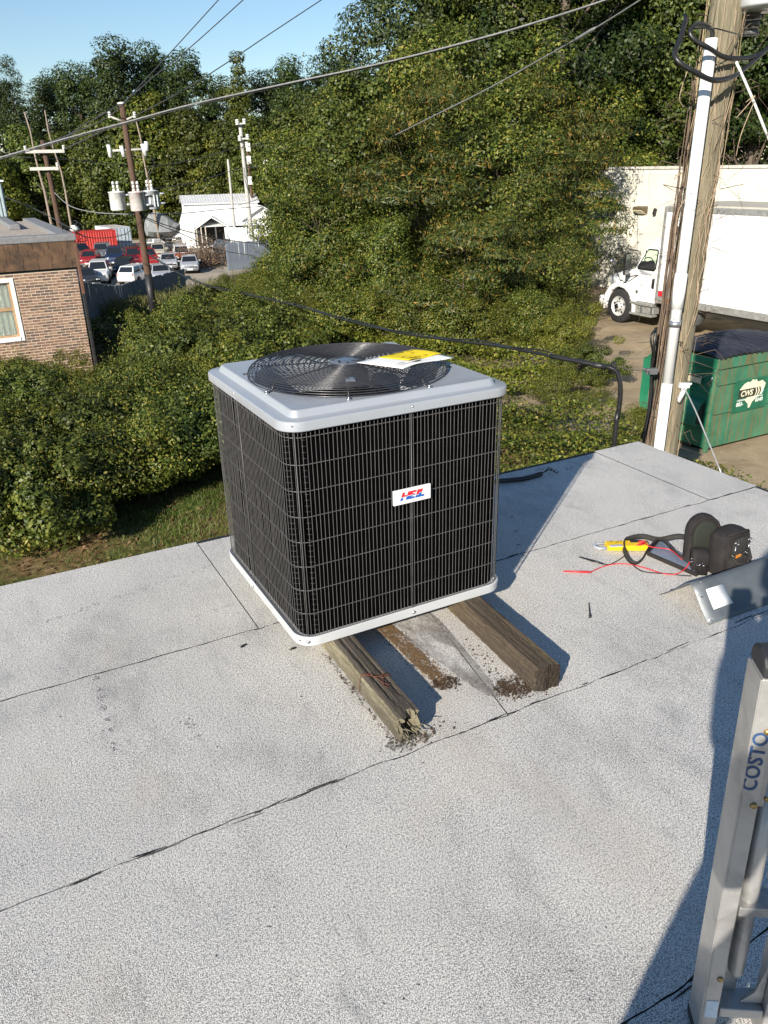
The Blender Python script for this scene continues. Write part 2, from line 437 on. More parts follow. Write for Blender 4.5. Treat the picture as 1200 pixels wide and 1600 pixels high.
l_ = MB(); l_.lim(-.45, .45, -.4, .4, .45, .50); l_.build('cap', M_white, rb)
ck = MB()   # step crack and stub of cable on the wall
pts = []
y_, z_ = 19.35, 4.25
for i in range(14):
    pts.append((-.004, y_, z_))
    if i % 2: y_ -= .12
    else: z_ -= .08
ck.tube(pts, .006, 4); ck.build('crack', M_tar, wall)

# ================================================================== BROWN BRICK BUILDING ON THE LEFT
M_mortar = plain('mortar', (.66, .55, .42), .9, var=.12, scale=20, bump=.5)
def brick_mat(name, c):
    return plain(name, c, .85, var=.3, scale=14, dirt=(.30, .22, .17), dirt_amt=.4, bump=.5, bscale=90)
M_bricks = [brick_mat('brick_brown', (.22, .125, .085)), brick_mat('brick_tan', (.30, .185, .125)), brick_mat('brick_dark', (.135, .088, .070))]
M_fascia = plain('fascia_board', (.125, .072, .040), .8, var=.5, scale=4, dirt=(.030, .022, .018), dirt_amt=.95, bump=.5)
M_dark = plain('dark_trim', (.02, .02, .022), .5)
M_gravel = plain('roof_gravel', (.36, .31, .26), .95, var=.5, scale=14, bump=1.0, bscale=25)
M_membr = plain('grey_roof_edge', (.20, .20, .205), .7)
M_glass = plain('window_glass', (.03, .035, .03), .06, var=.1, spec=.8)
M_blind = plain('blind', (.62, .66, .55), .8, var=.12, scale=2)
M_woodframe = plain('tan_sash', (.42, .27, .15), .6)
cu, cv = 2.63, 21.16
bb = thing('brick_building', 'brown brick building with a stained fascia and one white framed window', 'building', W(cu, cv, -3.5), AZ)
def bz(z): return z+3.5
b_ = MB(); b_.lim(-9, -2.521, -.010, 9, 0, bz(-.45)); b_.lim(-1.429, -.004, -.010, 9, 0, bz(-.45))
b_.lim(-2.52, -1.43, -.010, 9, 0, bz(-2.05)); b_.lim(-2.52, -1.43, -.010, 9, bz(-.56), bz(-.45)); b_.lim(-2.52, -1.43, .5, 9, bz(-2.05), bz(-.56))
b_.build('wall', M_mortar, bb)
b_ = MB(); b_.lim(-9.05, .06, -.07, 9.1, bz(-.40), bz(.20)); fb = b_.build('fascia', M_fascia, bb)
# fascia boards: three tiers of shingle-like boards, each board a piece
prg = random.Random(12)
fw_ = []
for i in range(4):
    u_ = -4.4
    while u_ < .055:
        wd_ = min(prg.uniform(.30, .46), .058-u_)
        if wd_ < .05: break
        q = MB(); q.box((u_+wd_/2, -.090+.003*i+prg.uniform(-.004, .004), bz(.20)-.075-.15*i), (wd_-.010, .028, .152), (R(4), 0, 0)); q.build('fascia_board', M_fascia, bb)
        u_ += wd_
b_ = MB(); b_.lim(-9.0, .03, -.03, .10, bz(-.452), bz(-.402)); b_.build('soffit_strip', M_dark, bb)
b_ = MB(); b_.lim(-9.1, .11, -.13, .35, bz(.205), bz(.36)); b_.lim(-.28, .11, .351, 9.1, bz(.205), bz(.36)); b_.build('roof_edge', M_membr, bb, .02)
b_ = MB(); b_.lim(-9.05, -.281, .352, 9.05, bz(.205), bz(.27)); b_.build('gravel_roof', M_gravel, bb)
b_ = MB(); b_.lim(-1.05, -.75, 4.3, 9.1, bz(.2701), bz(.42)); b_.build('curb', M_membr, bb, .02)
# bricks: the nearest three hundred as pieces, the rest joined
brk_me = []
for i in range(3):
    q = MB(); q.box((0, 0, 0), (.189, .03, .0530)); brk_me.append(q.mesh('brick', M_bricks[i]))
rest = MB(); cnt = 0; brg = random.Random(8)
cells = []; clipd = []
for r_ in range(46):
    z = bz(-.475)-.0677*(r_+.5)
    if z < .05: break
    u_ = -.004-(.1016 if r_ % 2 else 0)
    if r_ % 2: cells.append((-.052, z, True))
    while u_ > -9:
        uc = u_-.1016; u_ -= .2032
        if bz(-2.06) < z < bz(-.52) and uc-.1 < -1.43 and uc+.1 > -2.52:
            for a0, a1 in ((max(uc-.0945, -1.425), uc+.0945), (uc-.0945, min(uc+.0945, -2.525))):
                if a1-a0 > .02 and (a0 >= -1.426 or a1 <= -2.524): clipd.append((a0, a1, z))
            continue
        cells.append((uc, z, False))
cells.sort(key=lambda c_: abs(c_[0]+1.0)*1.3+abs(c_[1]-bz(-1.35)))
for uc, z, half in cells:
    dy = brg.uniform(-.002, .003)
    if cnt < 300 and not half:
        o = link('brick', brg.choice(brk_me), bb); o.location = (uc, dy, z); cnt += 1
    else:
        rest.cur = brg.choice([0, 0, 1, 2]); rest.box((uc, dy, z), (.089 if half else .189, .03, .0530))
for a0, a1, z in clipd:
    rest.cur = brg.choice([0, 0, 1, 2]); rest.lim(a0, a1, -.015, .015, z-.0265, z+.0265)
tag(rest.build('brickwork', M_bricks, bb), kind='stuff')
side = MB()
for r_ in range(46):
    z = bz(-.475)-.0677*(r_+.5)
    if z < .05: break
    for j in range(30):
        side.cur = brg.choice([0, 1, 2]); yc = .12+.2032*j+(.1 if r_ % 2 else 0); side.box((-.014, yc, z), (.03, .189, .0530))
tag(side.build('side_brickwork', M_bricks, bb), kind='stuff')
# window: opening u -2.5..-1.45
x0, x1, z0, z1 = -2.50, -1.455, bz(-2.03), bz(-.56)
q = MB(); q.lim(x0, x0+.09, -.03, .10, z0, z1); q.lim(x1-.09, x1, -.03, .10, z0, z1); q.lim(x0+.09, x1-.09, -.03, .10, z1-.09, z1); q.lim(x0+.09, x1-.09, -.045, .10, z0, z0+.10)
win = q.build('window', M_white, bb, .006)
q = MB(); zm = (z0+z1)/2+.02
for (a0, a1) in ((z0+.10, zm), (zm, z1-.09)):
    q.lim(x0+.09, x0+.145, .02, .07, a0, a1); q.lim(x1-.145, x1-.09, .02, .07, a0, a1); q.lim(x0+.145, x1-.145, .02, .07, a0, a0+.05); q.lim(x0+.145, x1-.145, .02, .07, a1-.03, a1)
q.build('sash', M_woodframe, win)
for (a0, a1) in ((z0+.15, zm-.03), (zm+.05, z1-.12)):
    q = MB(); q.lim(x0+.145, x1-.145, .045, .05, a0, a1)
    kg = MATS.get('pane')
    if not kg:
        kk = NT('pane'); kk.set(.04, 0, .6); kk.color((.9, .95, .9)); kk.b.inputs['Transmission Weight'].default_value = .85; MATS['pane'] = kk.m; kg = kk.m
    q.build('pane', kg, win)
q = MB()
nfold = 40; V = []
for i in range(nfold+1):
    t = i/nfold; xx = x0+.14+(x1-x0-.28)*t
    V += [(xx, .13+.02*math.sin(t*38), z0+.1), (xx, .13+.02*math.sin(t*38+.6), z1-.1)]
q.add(V, [(2*i, 2*i+2, 2*i+3, 2*i+1) for i in range(nfold)], True); q.build('curtain', M_blind, win)
# downpipe at the corner: the dark drain pipe with a rusty upper length
dp = MB(); dp.lim(.03, .11, -.11, -.02, .2, bz(-1.05)); dpo = dp.build('drain_pipe', M_dark, bb, .015)
M_rustpipe = plain('rust_brown', (.13, .062, .040), .7, var=.4, scale=9)
dp = MB(); dp.lim(.032, .108, -.108, -.022, bz(-1.05), bz(.17)); dp.build('upper_pipe', M_rustpipe, dpo, .012)
# metal shed at far left above the gravel roof
M_shed = plain('shed_metal', (.42, .50, .50), .5, .2, var=.15)
sp_ = at_y(-40, 345, 31)
sh = thing('rooftop_shed', 'pale ribbed metal shed at the back of the gravel roof', 'shed', (sp_.x, sp_.y, .268), AZ)
q = MB(); q.lim(-1.1, 1.15, 0, 2, 0, 1.2); q.build('wall', M_shed, sh)
q = MB()
for i in range(18): q.lim(-1.05+i*.125, -1.0+i*.125, -.03, -.001, 0, 1.19)
for i in range(15): q.lim(1.151, 1.18, .05+i*.13, .1+i*.13, 0, 1.19)
tag(q.build('rib', M_shed, sh), kind='stuff')
q = MB(); q.lim(-1.2, 1.25, -.1, 2.1, 1.2, 1.26); q.build('roof', M_white, sh)

# ================================================================== FOLIAGE
L_shrub = leaf_mat('leaf_shrub', [(0, (0.0261, 0.0469, 0.0074)), (.4, (0.0712, 0.107, 0.0147)), (.8, (0.154, 0.178, 0.0263)), (1, (0.285, 0.244, 0.0493))], 0.22)
L_dark = leaf_mat('leaf_dark', [(0, (0.0117, 0.0243, 0.00645)), (.5, (0.0301, 0.0516, 0.0103)), (1, (0.0684, 0.0911, 0.0194))], 0.18)
L_mid = leaf_mat('leaf_mid', [(0, (0.0255, 0.0419, 0.00661)), (.5, (0.0637, 0.0892, 0.014)), (1, (0.138, 0.151, 0.025))], 0.2)
L_light = leaf_mat('leaf_light', [(0, (0.0531, 0.0729, 0.00883)), (.5, (0.122, 0.141, 0.0177)), (1, (0.234, 0.214, 0.0331))], 0.25)
L_mimosa = leaf_mat('leaf_mimosa', [(0, (0.0241, 0.0448, 0.00975)), (.6, (0.0623, 0.0906, 0.0174)), (.88, (0.141, 0.133, 0.0222)), (1, (0.302, 0.164, 0.0279))], 0.2)
L_pod = leaf_mat('seed_pod', [(0, (.20, .19, .035)), (.5, (.34, .29, .06)), (.9, (.40, .29, .08)), (1, (.30, .15, .06))], .4)
L_dead = leaf_mat('dead_leaf', [(0, (.13, .07, .03)), (.6, (.26, .16, .07)), (1, (.34, .25, .13))], .2)
M_bark = plain('bark', (.11, .085, .062), .9, var=.4, scale=6, bump=.8, bscale=25)
M_pale_bark = plain('pale_bark', (.26, .21, .165), .9, var=.3, scale=5, bump=.6)
M_grass = leaf_mat('grass_blade', [(0, (.045, .075, .012)), (.5, (.095, .14, .024)), (.8, (.13, .14, .035)), (1, (.26, .20, .09))], .3)
M_tallgrass = leaf_mat('tall_grass_blade', [(0, (.08, .10, .022)), (.6, (.19, .19, .055)), (1, (.32, .27, .11))], .3)

def leaf_quads(C, Nn, size, rs, aspect=.55, fold=0.0):
    """rhombic leaves at centres C facing Nn"""
    n = len(C)
    Nn = Nn/np.linalg.norm(Nn, axis=1, keepdims=True)
    t = rs.normal(size=(n, 3)); t -= (t*Nn).sum(1, keepdims=True)*Nn; t /= np.linalg.norm(t, axis=1, keepdims=True)+1e-9
    b = np.cross(Nn, t); s_ = size*rs.uniform(.6, 1.35, (n, 1))
    V = np.empty((n, 4, 3))
    V[:, 0] = C-t*s_*.5; V[:, 2] = C+t*s_*.5-Nn*s_*.12; V[:, 1] = C+b*s_*.5*aspect+t*s_*.05; V[:, 3] = C-b*s_*.5*aspect+t*s_*.05
    return V
def crown_points(rs, nclump, per, shape, rc, flat=.65, shell=.55, drop=0.0, upright=.6):
    """clumps of leaves spread through an uneven crown; shape maps unit-sphere points to the crown"""
    d = rs.normal(size=(nclump, 3)); d /= np.linalg.norm(d, axis=1, keepdims=True)
    r = rs.uniform(shell, 1, (nclump, 1))**.7
    cc = shape(d*r)
    rad = rc*rs.uniform(.55, 1.35, (nclump, 1))
    g = rs.normal(size=(nclump, per, 3)); g /= np.linalg.norm(g, axis=2, keepdims=True)
    g *= rs.uniform(.35, 1.0, (nclump, per, 1))**.4
    off = g*rad[:, None, :]; off[:, :, 2] *= flat
    off[:, :, 2] -= drop*(off[:, :, 0]**2+off[:, :, 1]**2)
    P = (cc[:, None, :]+off).reshape(-1, 3)
    ctr = cc.mean(0)
    outw = (cc-ctr); outw /= np.linalg.norm(outw, axis=1, keepdims=True)+1e-9
    Nn = (g*1.25+outw[:, None, :]*.4+np.array([0, 0, upright*.6])+rs.normal(size=g.shape)*.42).reshape(-1, 3)
    return P, Nn, cc
def lumpy(rx, ry, z0, z1, seed, top=.35, amp=.22):
    rs = np.random.RandomState(seed); k = rs.normal(size=(7, 3))*2.2; ph = rs.uniform(0, 6.3, 7)
    def f(q):
        r = 1+amp*np.sin(q@k.T+ph).sum(1, keepdims=True)/2.4
        p = q*r; z = (p[:, 2:3]+1)/2
        w_ = 1-top*np.clip(z, 0, 1.2)**2
        return np.concatenate([p[:, 0:1]*rx*w_, p[:, 1:2]*ry*w_, z0+(z1-z0)*z], 1)
    return f
def wood(seed, h, r0, cc, nl, lean=.03, z_first=.35, rl=.35):
    """tapered trunk with limbs that reach into the clumps"""
    rg = random.Random(seed); q = MB(); pts = []
    for i in range(8):
        t = i/7; pts.append((lean*h*math.sin(t*2.1+seed)*t, lean*h*math.cos(t*1.7+seed*2)*t, h*t))
    q.tube(pts, [r0*(1.25-1.05*i/7) for i in range(8)], 8)
    idx = list(range(len(cc))); rg.shuffle(idx)
    for i in idx[:nl]:
        c = Vector(cc[i]); z_ = max(h*z_first*rg.uniform(.6, 1), min(h*.95, c.z-rg.uniform(.1, .3)*h)); z_ = min(z_, h*.95)
        t = z_/h; b = Vector((lean*h*math.sin(t*2.1+seed)*t, lean*h*math.cos(t*1.7+seed*2)*t, z_))
        mid = (b+c)/2+Vector((rg.gauss(0, .06), rg.gauss(0, .06), .04))*h*.3
        rr_ = r0*rl*(1.1-.7*t)
        q.tube([b, (b*.5+mid*.5), mid, c], [rr_, rr_*.8, rr_*.55, rr_*.2], 5)
    return q
def join_np(*a): return np.concatenate(a, 0)

PROTO = {}
def make_plant(key, seed, h, rx, ry, z0, z1, nclump, per, rc, leaf, lmat, trunk_r, nl, top=.35, amp=.22, shell=.55, aspect=.55, upright=.6, bark=None, extra=None, drop=0.0, flat=.65, shoots=None):
    rs = np.random.RandomState(seed)
    P, Nn, cc = crown_points(rs, nclump, per, lumpy(rx, ry, z0, z1, seed+1, top, amp), rc, flat, shell, drop, upright)
    LQ = leaf_quads(P, Nn, leaf, rs, aspect)
    if shoots:
        ns, ln = shoots; ctr = cc.mean(0); out = cc-ctr; out /= np.linalg.norm(out, axis=1, keepdims=True)+1e-9
        pick_ = rs.choice(len(cc), ns, p=(np.clip(out[:, 2]+.55, .02, None)/np.clip(out[:, 2]+.55, .02, None).sum()))
        d = out[pick_]*.55+np.array([0, 0, .9])+rs.normal(size=(ns, 3))*.35; d /= np.linalg.norm(d, axis=1, keepdims=True)
        kk = 26; t = np.linspace(.1, 1, kk)[None, :, None]; L_ = ln*rs.uniform(.4, 1.25, (ns, 1, 1))
        bend = rs.normal(size=(ns, 1, 3))*.35; pts = cc[pick_][:, None, :]+(d[:, None, :]*t+bend*t*t-np.array([0, 0, .25])*t*t)*L_
        pts = pts+rs.normal(size=pts.shape)*leaf*.55
        nn = (rs.normal(size=pts.shape)*.8+np.array([0, 0, .6])).reshape(-1, 3)
        LQ = np.concatenate([LQ, leaf_quads(pts.reshape(-1, 3), nn, leaf*.9, rs, aspect)], 0)
    me = quads_mesh('foliage', LQ, lmat)
    tr = wood(seed, h, trunk_r, cc, nl).mesh('trunk', bark or M_bark)
    PROTO[key] = (me, tr, extra(rs, cc) if extra else None, rx)
def plant(key, name, label, cat, p, rz, sc, group=None, parts=('trunk', 'crown'), scz=None):
    t = thing(name, label, cat, p, rz, group); t.scale = (sc, sc, scz or sc)
    me, tr, ex, _ = PROTO[key]
    link(parts[0], tr, t); link(parts[1], me, t)
    if ex: tag(link(ex[0], ex[1], t), kind='stuff')
    return t
# shrubs
make_plant('shrub_a', 11, 1.5, 1.15, 1.15, .25, 1.65, 46, 330, .42, .066, L_shrub, .04, 26, .25, .42, .55, shoots=(60, .55))
make_plant('shrub_b', 12, 1.7, 1.0, 1.1, .25, 1.9, 44, 330, .40, .074, L_mid, .04, 26, .35, .45, .55, .62, shoots=(46, .45))
make_plant('shrub_c', 13, 1.5, 1.25, 1.1, .2, 1.5, 48, 320, .38, .054, L_light, .035, 26, .25, .45, .50, .45, shoots=(80, .6))
make_plant('shrub_d', 14, 1.9, 1.3, 1.2, .2, 2.2, 54, 360, .46, .070, L_shrub, .05, 30, .30, .46, .55, .5, shoots=(70, .65))
# middle trees: mimosas with pods, vine-draped trees
def pods(rs, cc):
    hi = cc[np.argsort(-(cc[:, 2]+.8*cc[:, 0]+rs.normal(size=len(cc))*.8))[:int(len(cc)*.20)]]
    n = 70; P = (hi[:, None, :]+rs.normal(size=(len(hi), n, 3))*np.array([.45, .45, .20])-np.array([0, 0, .05])).reshape(-1, 3)
    V = np.empty((len(P), 4, 3)); a_ = rs.uniform(0, 6.3, len(P)); w_ = .016; l_ = rs.uniform(.09, .17, (len(P), 1))
    sx = np.stack([np.cos(a_), np.sin(a_), np.zeros(len(P))], 1)*w_; dn = np.concatenate([rs.normal(size=(len(P), 2))*.25, -np.ones((len(P), 1))], 1)*l_
    V[:, 0] = P; V[:, 1] = P+sx+dn*.5; V[:, 2] = P+dn; V[:, 3] = P-sx+dn*.5
    return ('seed_pods', quads_mesh('seed_pods', V, L_pod))
make_plant('mimosa', 21, 3.0, 3.1, 3.0, .6, 6.6, 62, 460, 1.0, .155, L_mimosa, .10, 24, .35, .40, .68, .22, .9, M_bark, pods, .30, .32, shoots=(60, .9))
make_plant('mimosa_b', 22, 2.7, 2.8, 3.0, .5, 5.6, 58, 460, .95, .155, L_mimosa, .09, 24, .30, .42, .68, .22, .9, M_bark, pods, .30, .32, shoots=(60, .9))
make_plant('vine_tree', 23, 5.0, 2.3, 2.3, .0, 7.4, 72, 520, .92, .120, L_mid, .14, 30, .40, .40, .70, .75, shoots=(70, .8))
make_plant('broad_tree', 24, 4.6, 2.7, 2.7, .2, 6.6, 70, 540, .98, .120, L_shrub, .14, 34, .35, .42, .66, shoots=(80, .9))
# tall trees
make_plant('tall_oak', 31, 14, 4.3, 4.3, 3.5, 18.5, 95, 680, 1.6, .19, L_dark, .30, 60, .38, .40, .62, shoots=(120, 1.8))
make_plant('tall_gum', 32, 15, 3.4, 3.4, 2.2, 19.0, 92, 660, 1.4, .18, L_dark, .28, 56, .45, .40, .62, shoots=(120, 1.6))
make_plant('tall_mixed', 33, 14, 4.0, 3.8, 2.5, 18.0, 95, 680, 1.55, .18, L_mid, .28, 56, .40, .42, .62, shoots=(120, 1.6))
# far trees: bigger leaf clusters
make_plant('far_oak', 41, 20, 5.0, 5.0, 4.0, 25, 95, 300, 2.0, .42, L_dark, .34, 50, .42, .36, .5)
make_plant('far_pine', 42, 23, 3.3, 3.3, 9.0, 26, 190, 110, 1.25, .40, L_dark, .30, 50, .45, .42, .45, .3)
make_plant('far_poplar', 43, 20, 3.4, 3.4, 3.0, 24, 85, 300, 1.7, .40, L_mid, .30, 40, .62, .34, .5)
make_plant('far_light', 44, 10, 4.2, 4.2, 1.0, 12.5, 70, 320, 1.9, .36, L_light, .25, 30, .42, .36, .5)
make_plant('far_mid', 45, 11, 4.4, 4.4, .8, 14, 75, 330, 1.95, .38, L_mid, .25, 34, .42, .36, .5)

prg = random.Random(21)
def gp(x, y): return (x, y, ground_z(x, y)-.05)
def put(key, name, label, cat, px, Y, sc, group=None, dz=0, scz=None):
    x = ray(px, 420).x/ray(px, 420).y*Y
    p = gp(x, Y); return plant(key, name, label, cat, (p[0], p[1], p[2]+dz), prg.uniform(0, 6.28), sc, group, scz=scz)

# --- far tree line behind the car lot
FAR = 'tall trees in the far line behind the car lot'
def over(px):
    for lim_, tx in ((-60, 'beyond the left edge'), (-15, 'at the very left edge'), (30, 'over the rooftop shed'), (60, 'over the left end of the crossarms'), (90, 'over the double crossarm pole'), (130, 'right of the double crossarm pole'), (180, 'left of the transformer pole'), (205, 'behind the transformer pole top'), (245, 'just right of the transformer pole'), (285, 'over the covered boat'), (330, 'over the left end of the white building'), (360, 'over the slim pale pole'), (385, 'over the tall pale pole'), (420, 'over the white annex'), (445, 'where the pale wire meets the trees'), (490, 'left of the thicket shoulder'), (525, 'behind the thicket shoulder'), (580, 'below the loose tree top'), (640, 'behind the tall oak'), (9999, 'right behind the tall oak')):
        if px < lim_: return tx
lab_far = 'tall dark tree in the far tree line behind the car lot'
for px, Y, key, sc in ((-45, 128, 'far_oak', 0.86), (20, 132, 'far_oak', 0.82), (72, 126, 'far_pine', 0.81), (112, 134, 'far_oak', 0.78), (165, 130, 'far_oak', 0.83), (222, 124, 'far_oak', 0.92), (268, 130, 'far_oak', 0.92),
                       (318, 126, 'far_oak', 0.86), (352, 136, 'far_poplar', 0.82), (398, 128, 'far_poplar', 0.89), (432, 134, 'far_oak', 0.79), (470, 124, 'far_oak', 0.81), (515, 130, 'far_oak', 0.84), (560, 126, 'far_oak', 0.82),
                       (45, 145, 'far_oak', 0.84), (140, 148, 'far_oak', 0.87), (195, 146, 'far_oak', 0.89), (300, 150, 'far_oak', 0.94), (375, 148, 'far_oak', 0.82), (450, 150, 'far_oak', 0.86), (540, 150, 'far_oak', 0.84),
                       (620, 130, 'far_oak', 0.84), (680, 140, 'far_oak', 0.84), (-100, 130, 'far_oak', 0.84), (-10, 150, 'far_oak', 0.84)):
    nm = {'far_oak': 'tall dark tree', 'far_pine': 'tall thin pine', 'far_poplar': 'tall pointed paler tree'}[key]
    put(key, 'hardwood_tree' if key != 'far_pine' else 'pine_tree', '%s in the %s far row, %s' % (nm, 'back' if Y > 142 else 'front', over(px)), 'tree', px, Y, sc, FAR)
MIDROW = 'lower trees at the back edge of the car lot'
for px, Y, key, sc in ((-30, 116, 'far_mid', .95), (20, 112, 'far_light', .85), (75, 118, 'far_mid', .95), (125, 122, 'far_mid', .9), (175, 121, 'far_mid', 1.0), (235, 122, 'far_mid', 1.15), (268, 124, 'far_light', 1.35),
                       (320, 120, 'far_mid', 1.05), (345, 119, 'far_light', .95), (375, 118, 'far_mid', .95), (415, 112, 'far_mid', .95), (455, 108, 'far_light', .95), (490, 104, 'far_mid', 1.1), (530, 100, 'far_mid', 1.1)):
    put(key, 'hardwood_tree', ('leafy mid height tree behind the lot, ' if key == 'far_mid' else 'yellow green mid height tree behind the lot, ')+over(px), 'tree', px, Y, sc, MIDROW)
# bare trunks
def bare(p0, p1, r, label):
    t = thing('bare_trunk', label, 'tree trunk', p0)
    v_ = Vector(p1)-Vector(p0); q = MB(); rgb = random.Random(int(r*1000))
    pts = [v_*(i/7)+Vector((rgb.gauss(0, .12), rgb.gauss(0, .12), 0))*(1 if 0 < i < 7 else 0) for i in range(8)]
    q.tube(pts, [r*(1-.6*i/7) for i in range(8)], 6); q.build('trunk', M_pale_bark, t)
    q = MB()
    for i in (3, 4, 5, 6): q.tube([pts[i], pts[i]+Vector((rgb.uniform(-1.5, 1.5), rgb.uniform(-.5, .5), rgb.uniform(.2, 1.2)))], [r*.3, r*.08], 4)
    q.build('limb', M_pale_bark, t)
def stand(px, pyt, Y, r, label):
    p = at_y(px, pyt, Y); z0 = ground_z(p.x, p.y); bare((p.x+1.0, p.y, z0), (p.x, p.y, p.z), r, label)
stand(38, 175, 108, .20, 'tall bare pale trunk left of the double crossarm pole')
stand(70, 172, 106, .17, 'bare leaning trunk just right of the double crossarm pole top')
stand(213, 190, 110, .2, 'bare trunk behind the pole with three transformers')

# --- tall trees on the right
TALL = 'tall trees behind the cream brick wall'
for px, Y, key, sc, lb in ((668, 46, 'tall_oak', 1.0, 'tall oak with dark crown reaching above the frame beside the sky'), (575, 66, 'tall_gum', .72, 'dark tree whose loose top stands against the sky left of the tall oak'),
                       (760, 44, 'tall_mixed', .92, 'tall leafy tree between the oak and the cream wall'), (850, 40, 'tall_gum', 1.1, 'dense dark tree behind the left end of the cream wall'),
                       (930, 44, 'tall_oak', 1.05, 'dark broad tree rising behind the cream wall left of the pole'), (1010, 41, 'tall_mixed', 1.0, 'green tree behind the cream wall over the truck cab'),
                       (1080, 45, 'tall_oak', 1.1, 'dark tree right behind the near utility pole'), (1150, 42, 'tall_gum', 1.0, 'tree right of the near utility pole over the truck box'), (1230, 44, 'tall_oak', 1.05, 'tree at the right edge over the truck box'),
                       (720, 58, 'tall_gum', 1.1, 'far dark tree in the gap right of the tall oak'), (890, 56, 'tall_oak', 1.15, 'far dark tree over the yellowing mimosa'), (990, 58, 'tall_gum', 1.15, 'far dark tree behind the row over the wall'), (1110, 58, 'tall_oak', 1.15, 'far tree in shadow behind the near pole'),
                       (640, 70, 'tall_oak', .85, 'far tree filling the gap under the tall oak'), (800, 62, 'tall_oak', 1.2, 'far dark tree between oak and mimosa')):
    put(key, 'oak_tree' if key == 'tall_oak' else 'gum_tree' if key == 'tall_gum' else 'hardwood_tree', lb, 'tree', px, Y, sc, TALL)
# --- middle mass of small trees
MID = 'small trees massed beyond the roof'
for px, Y, key, sc, lb in ((655, 25, 'mimosa', 1.0, 'mimosa tree with hanging yellow pods in the middle of the thicket'), (560, 28, 'vine_tree', .88, 'small vine draped tree left of the podded mimosa'),
                       (505, 26, 'broad_tree', .66, 'bushy green tree at the left shoulder of the thicket'), (478, 34, 'broad_tree', .80, 'rounded tree at the left end of the thicket beside the blue grey fence'), (770, 27, 'broad_tree', .95, 'broad green tree between the two mimosas'),
                       (796, 27.5, 'mimosa_b', .92, 'mimosa tree with pods beside the cream wall'), (836, 30, 'mimosa', 1.05, 'taller mimosa with yellowing pods against the cream wall top'), (720, 31, 'vine_tree', 1.05, 'tall vine draped tree behind the podded mimosa'),
                       (620, 33, 'broad_tree', 1.12, 'leafy tree rising behind the middle of the thicket'), (800, 34, 'vine_tree', 1.08, 'vine draped tree under the tall trees right of the middle'), (545, 37, 'broad_tree', 1.0, 'tree behind the left shoulder of the thicket'),
                       (690, 37, 'broad_tree', 1.25, 'big leafy tree deep in the thicket'), (835, 36, 'broad_tree', 1.2, 'shaded tree deep in the thicket by the wall'), (600, 24, 'broad_tree', .55, 'low bushy tree in front of the vine draped tree'), (725, 23, 'mimosa_b', .72, 'low mimosa spreading in front of the thicket'),
                       (800, 23.5, 'broad_tree', .58, 'low bushy tree near the truck wheel end of the thicket')):
    put(key, 'mimosa_tree' if key.startswith('mimosa') else 'small_tree', lb, 'tree', px, Y, sc, MID)
# --- shrubs
HED = 'shrubs of the hedge below the roof edge'
hl = {'shrub_a': 'green shrub in the hedge below the left roof edge', 'shrub_b': 'darker leafy shrub in the hedge below the left roof edge', 'shrub_c': 'yellow green shrub in the hedge below the left roof edge', 'shrub_d': 'big green shrub in the hedge below the left roof edge'}
def hlab(px, py, key):
    k_ = {'shrub_a': 'green shrub', 'shrub_b': 'darker leafy shrub', 'shrub_c': 'yellow green shrub', 'shrub_d': 'big green shrub'}[key]
    row = 'at the lawn edge' if py > 775 or (py > 715 and px > 240) else 'in the second hedge row' if py > 697 else 'in the third hedge row' if py > 645 else 'in the back hedge row'
    col = 'beyond the left edge' if px < -15 else 'at the far left' if px < 35 else 'below the brick window' if px < 90 else 'below the brick wall' if px < 145 else 'below the brick corner' if px < 190 else 'right of the brick corner' if px < 245 else 'halfway to the condenser' if px < 310 else 'by the condenser' if px < 380 else 'behind the condenser corner'
    return k_+' '+row+', '+col
def blab(px, py, key):
    k_ = {'shrub_a': 'green bush', 'shrub_b': 'dark leafy bush', 'shrub_c': 'pale green bush', 'shrub_d': 'large bush'}[key]
    row = 'low on the bank' if py > 528 else 'midway up the bank' if py > 498 else 'at the top of the bank'
    col = 'below the transformer pole' if px < 270 else 'right of the transformer pole' if px < 330 else 'left behind the condenser' if px < 370 else 'over the left condenser corner' if px < 415 else 'behind the fan left edge' if px < 460 else 'behind the fan' if px < 510 else 'behind the fan hub' if px < 560 else 'behind the yellow sheet' if px < 625 else 'right of the yellow sheet' if px < 690 else 'over the right condenser corner' if px < 740 else 'right of the condenser' if px < 790 else 'under the black cable' if px < 840 else 'near the truck wheel' if px < 868 else 'beside the yard paving'
    return k_+' '+row+', '+col
def shrub(px, py, key, sc, lb=None, grp=HED, scz=None):
    p = on_ground(px, py); return plant(key, 'shrub', lb or hlab(px, py, key), 'shrub', (p.x, p.y, p.z-.05), prg.uniform(0, 6.28), sc, grp, ('stem', 'foliage'), scz)
for px, py, key, sc in ((-55, 850, 'shrub_b', .85), (20, 842, 'shrub_a', .82), (95, 826, 'shrub_b', .80), (165, 806, 'shrub_a', .80), (232, 780, 'shrub_d', .66), (300, 752, 'shrub_b', .80), (362, 728, 'shrub_a', .85),
                        (-20, 765, 'shrub_d', .70), (60, 752, 'shrub_c', .85), (130, 738, 'shrub_b', .80), (200, 722, 'shrub_a', .85), (270, 700, 'shrub_d', .75), (335, 668, 'shrub_c', .95), (400, 660, 'shrub_a', .95),
                        (0, 690, 'shrub_a', .80), (70, 680, 'shrub_b', .75), (150, 672, 'shrub_c', .80), (225, 655, 'shrub_b', .75), (295, 640, 'shrub_b', .95), (370, 620, 'shrub_b', 1.0),
                        (-30, 640, 'shrub_c', .75), (40, 636, 'shrub_a', .66), (110, 634, 'shrub_c', .62), (176, 626, 'shrub_a', .50), (262, 600, 'shrub_d', .85), (330, 590, 'shrub_a', 1.0), (430, 600, 'shrub_b', 1.0)):
    shrub(px, py, key, sc)
BNK = 'bushes on the bank beyond the roof'
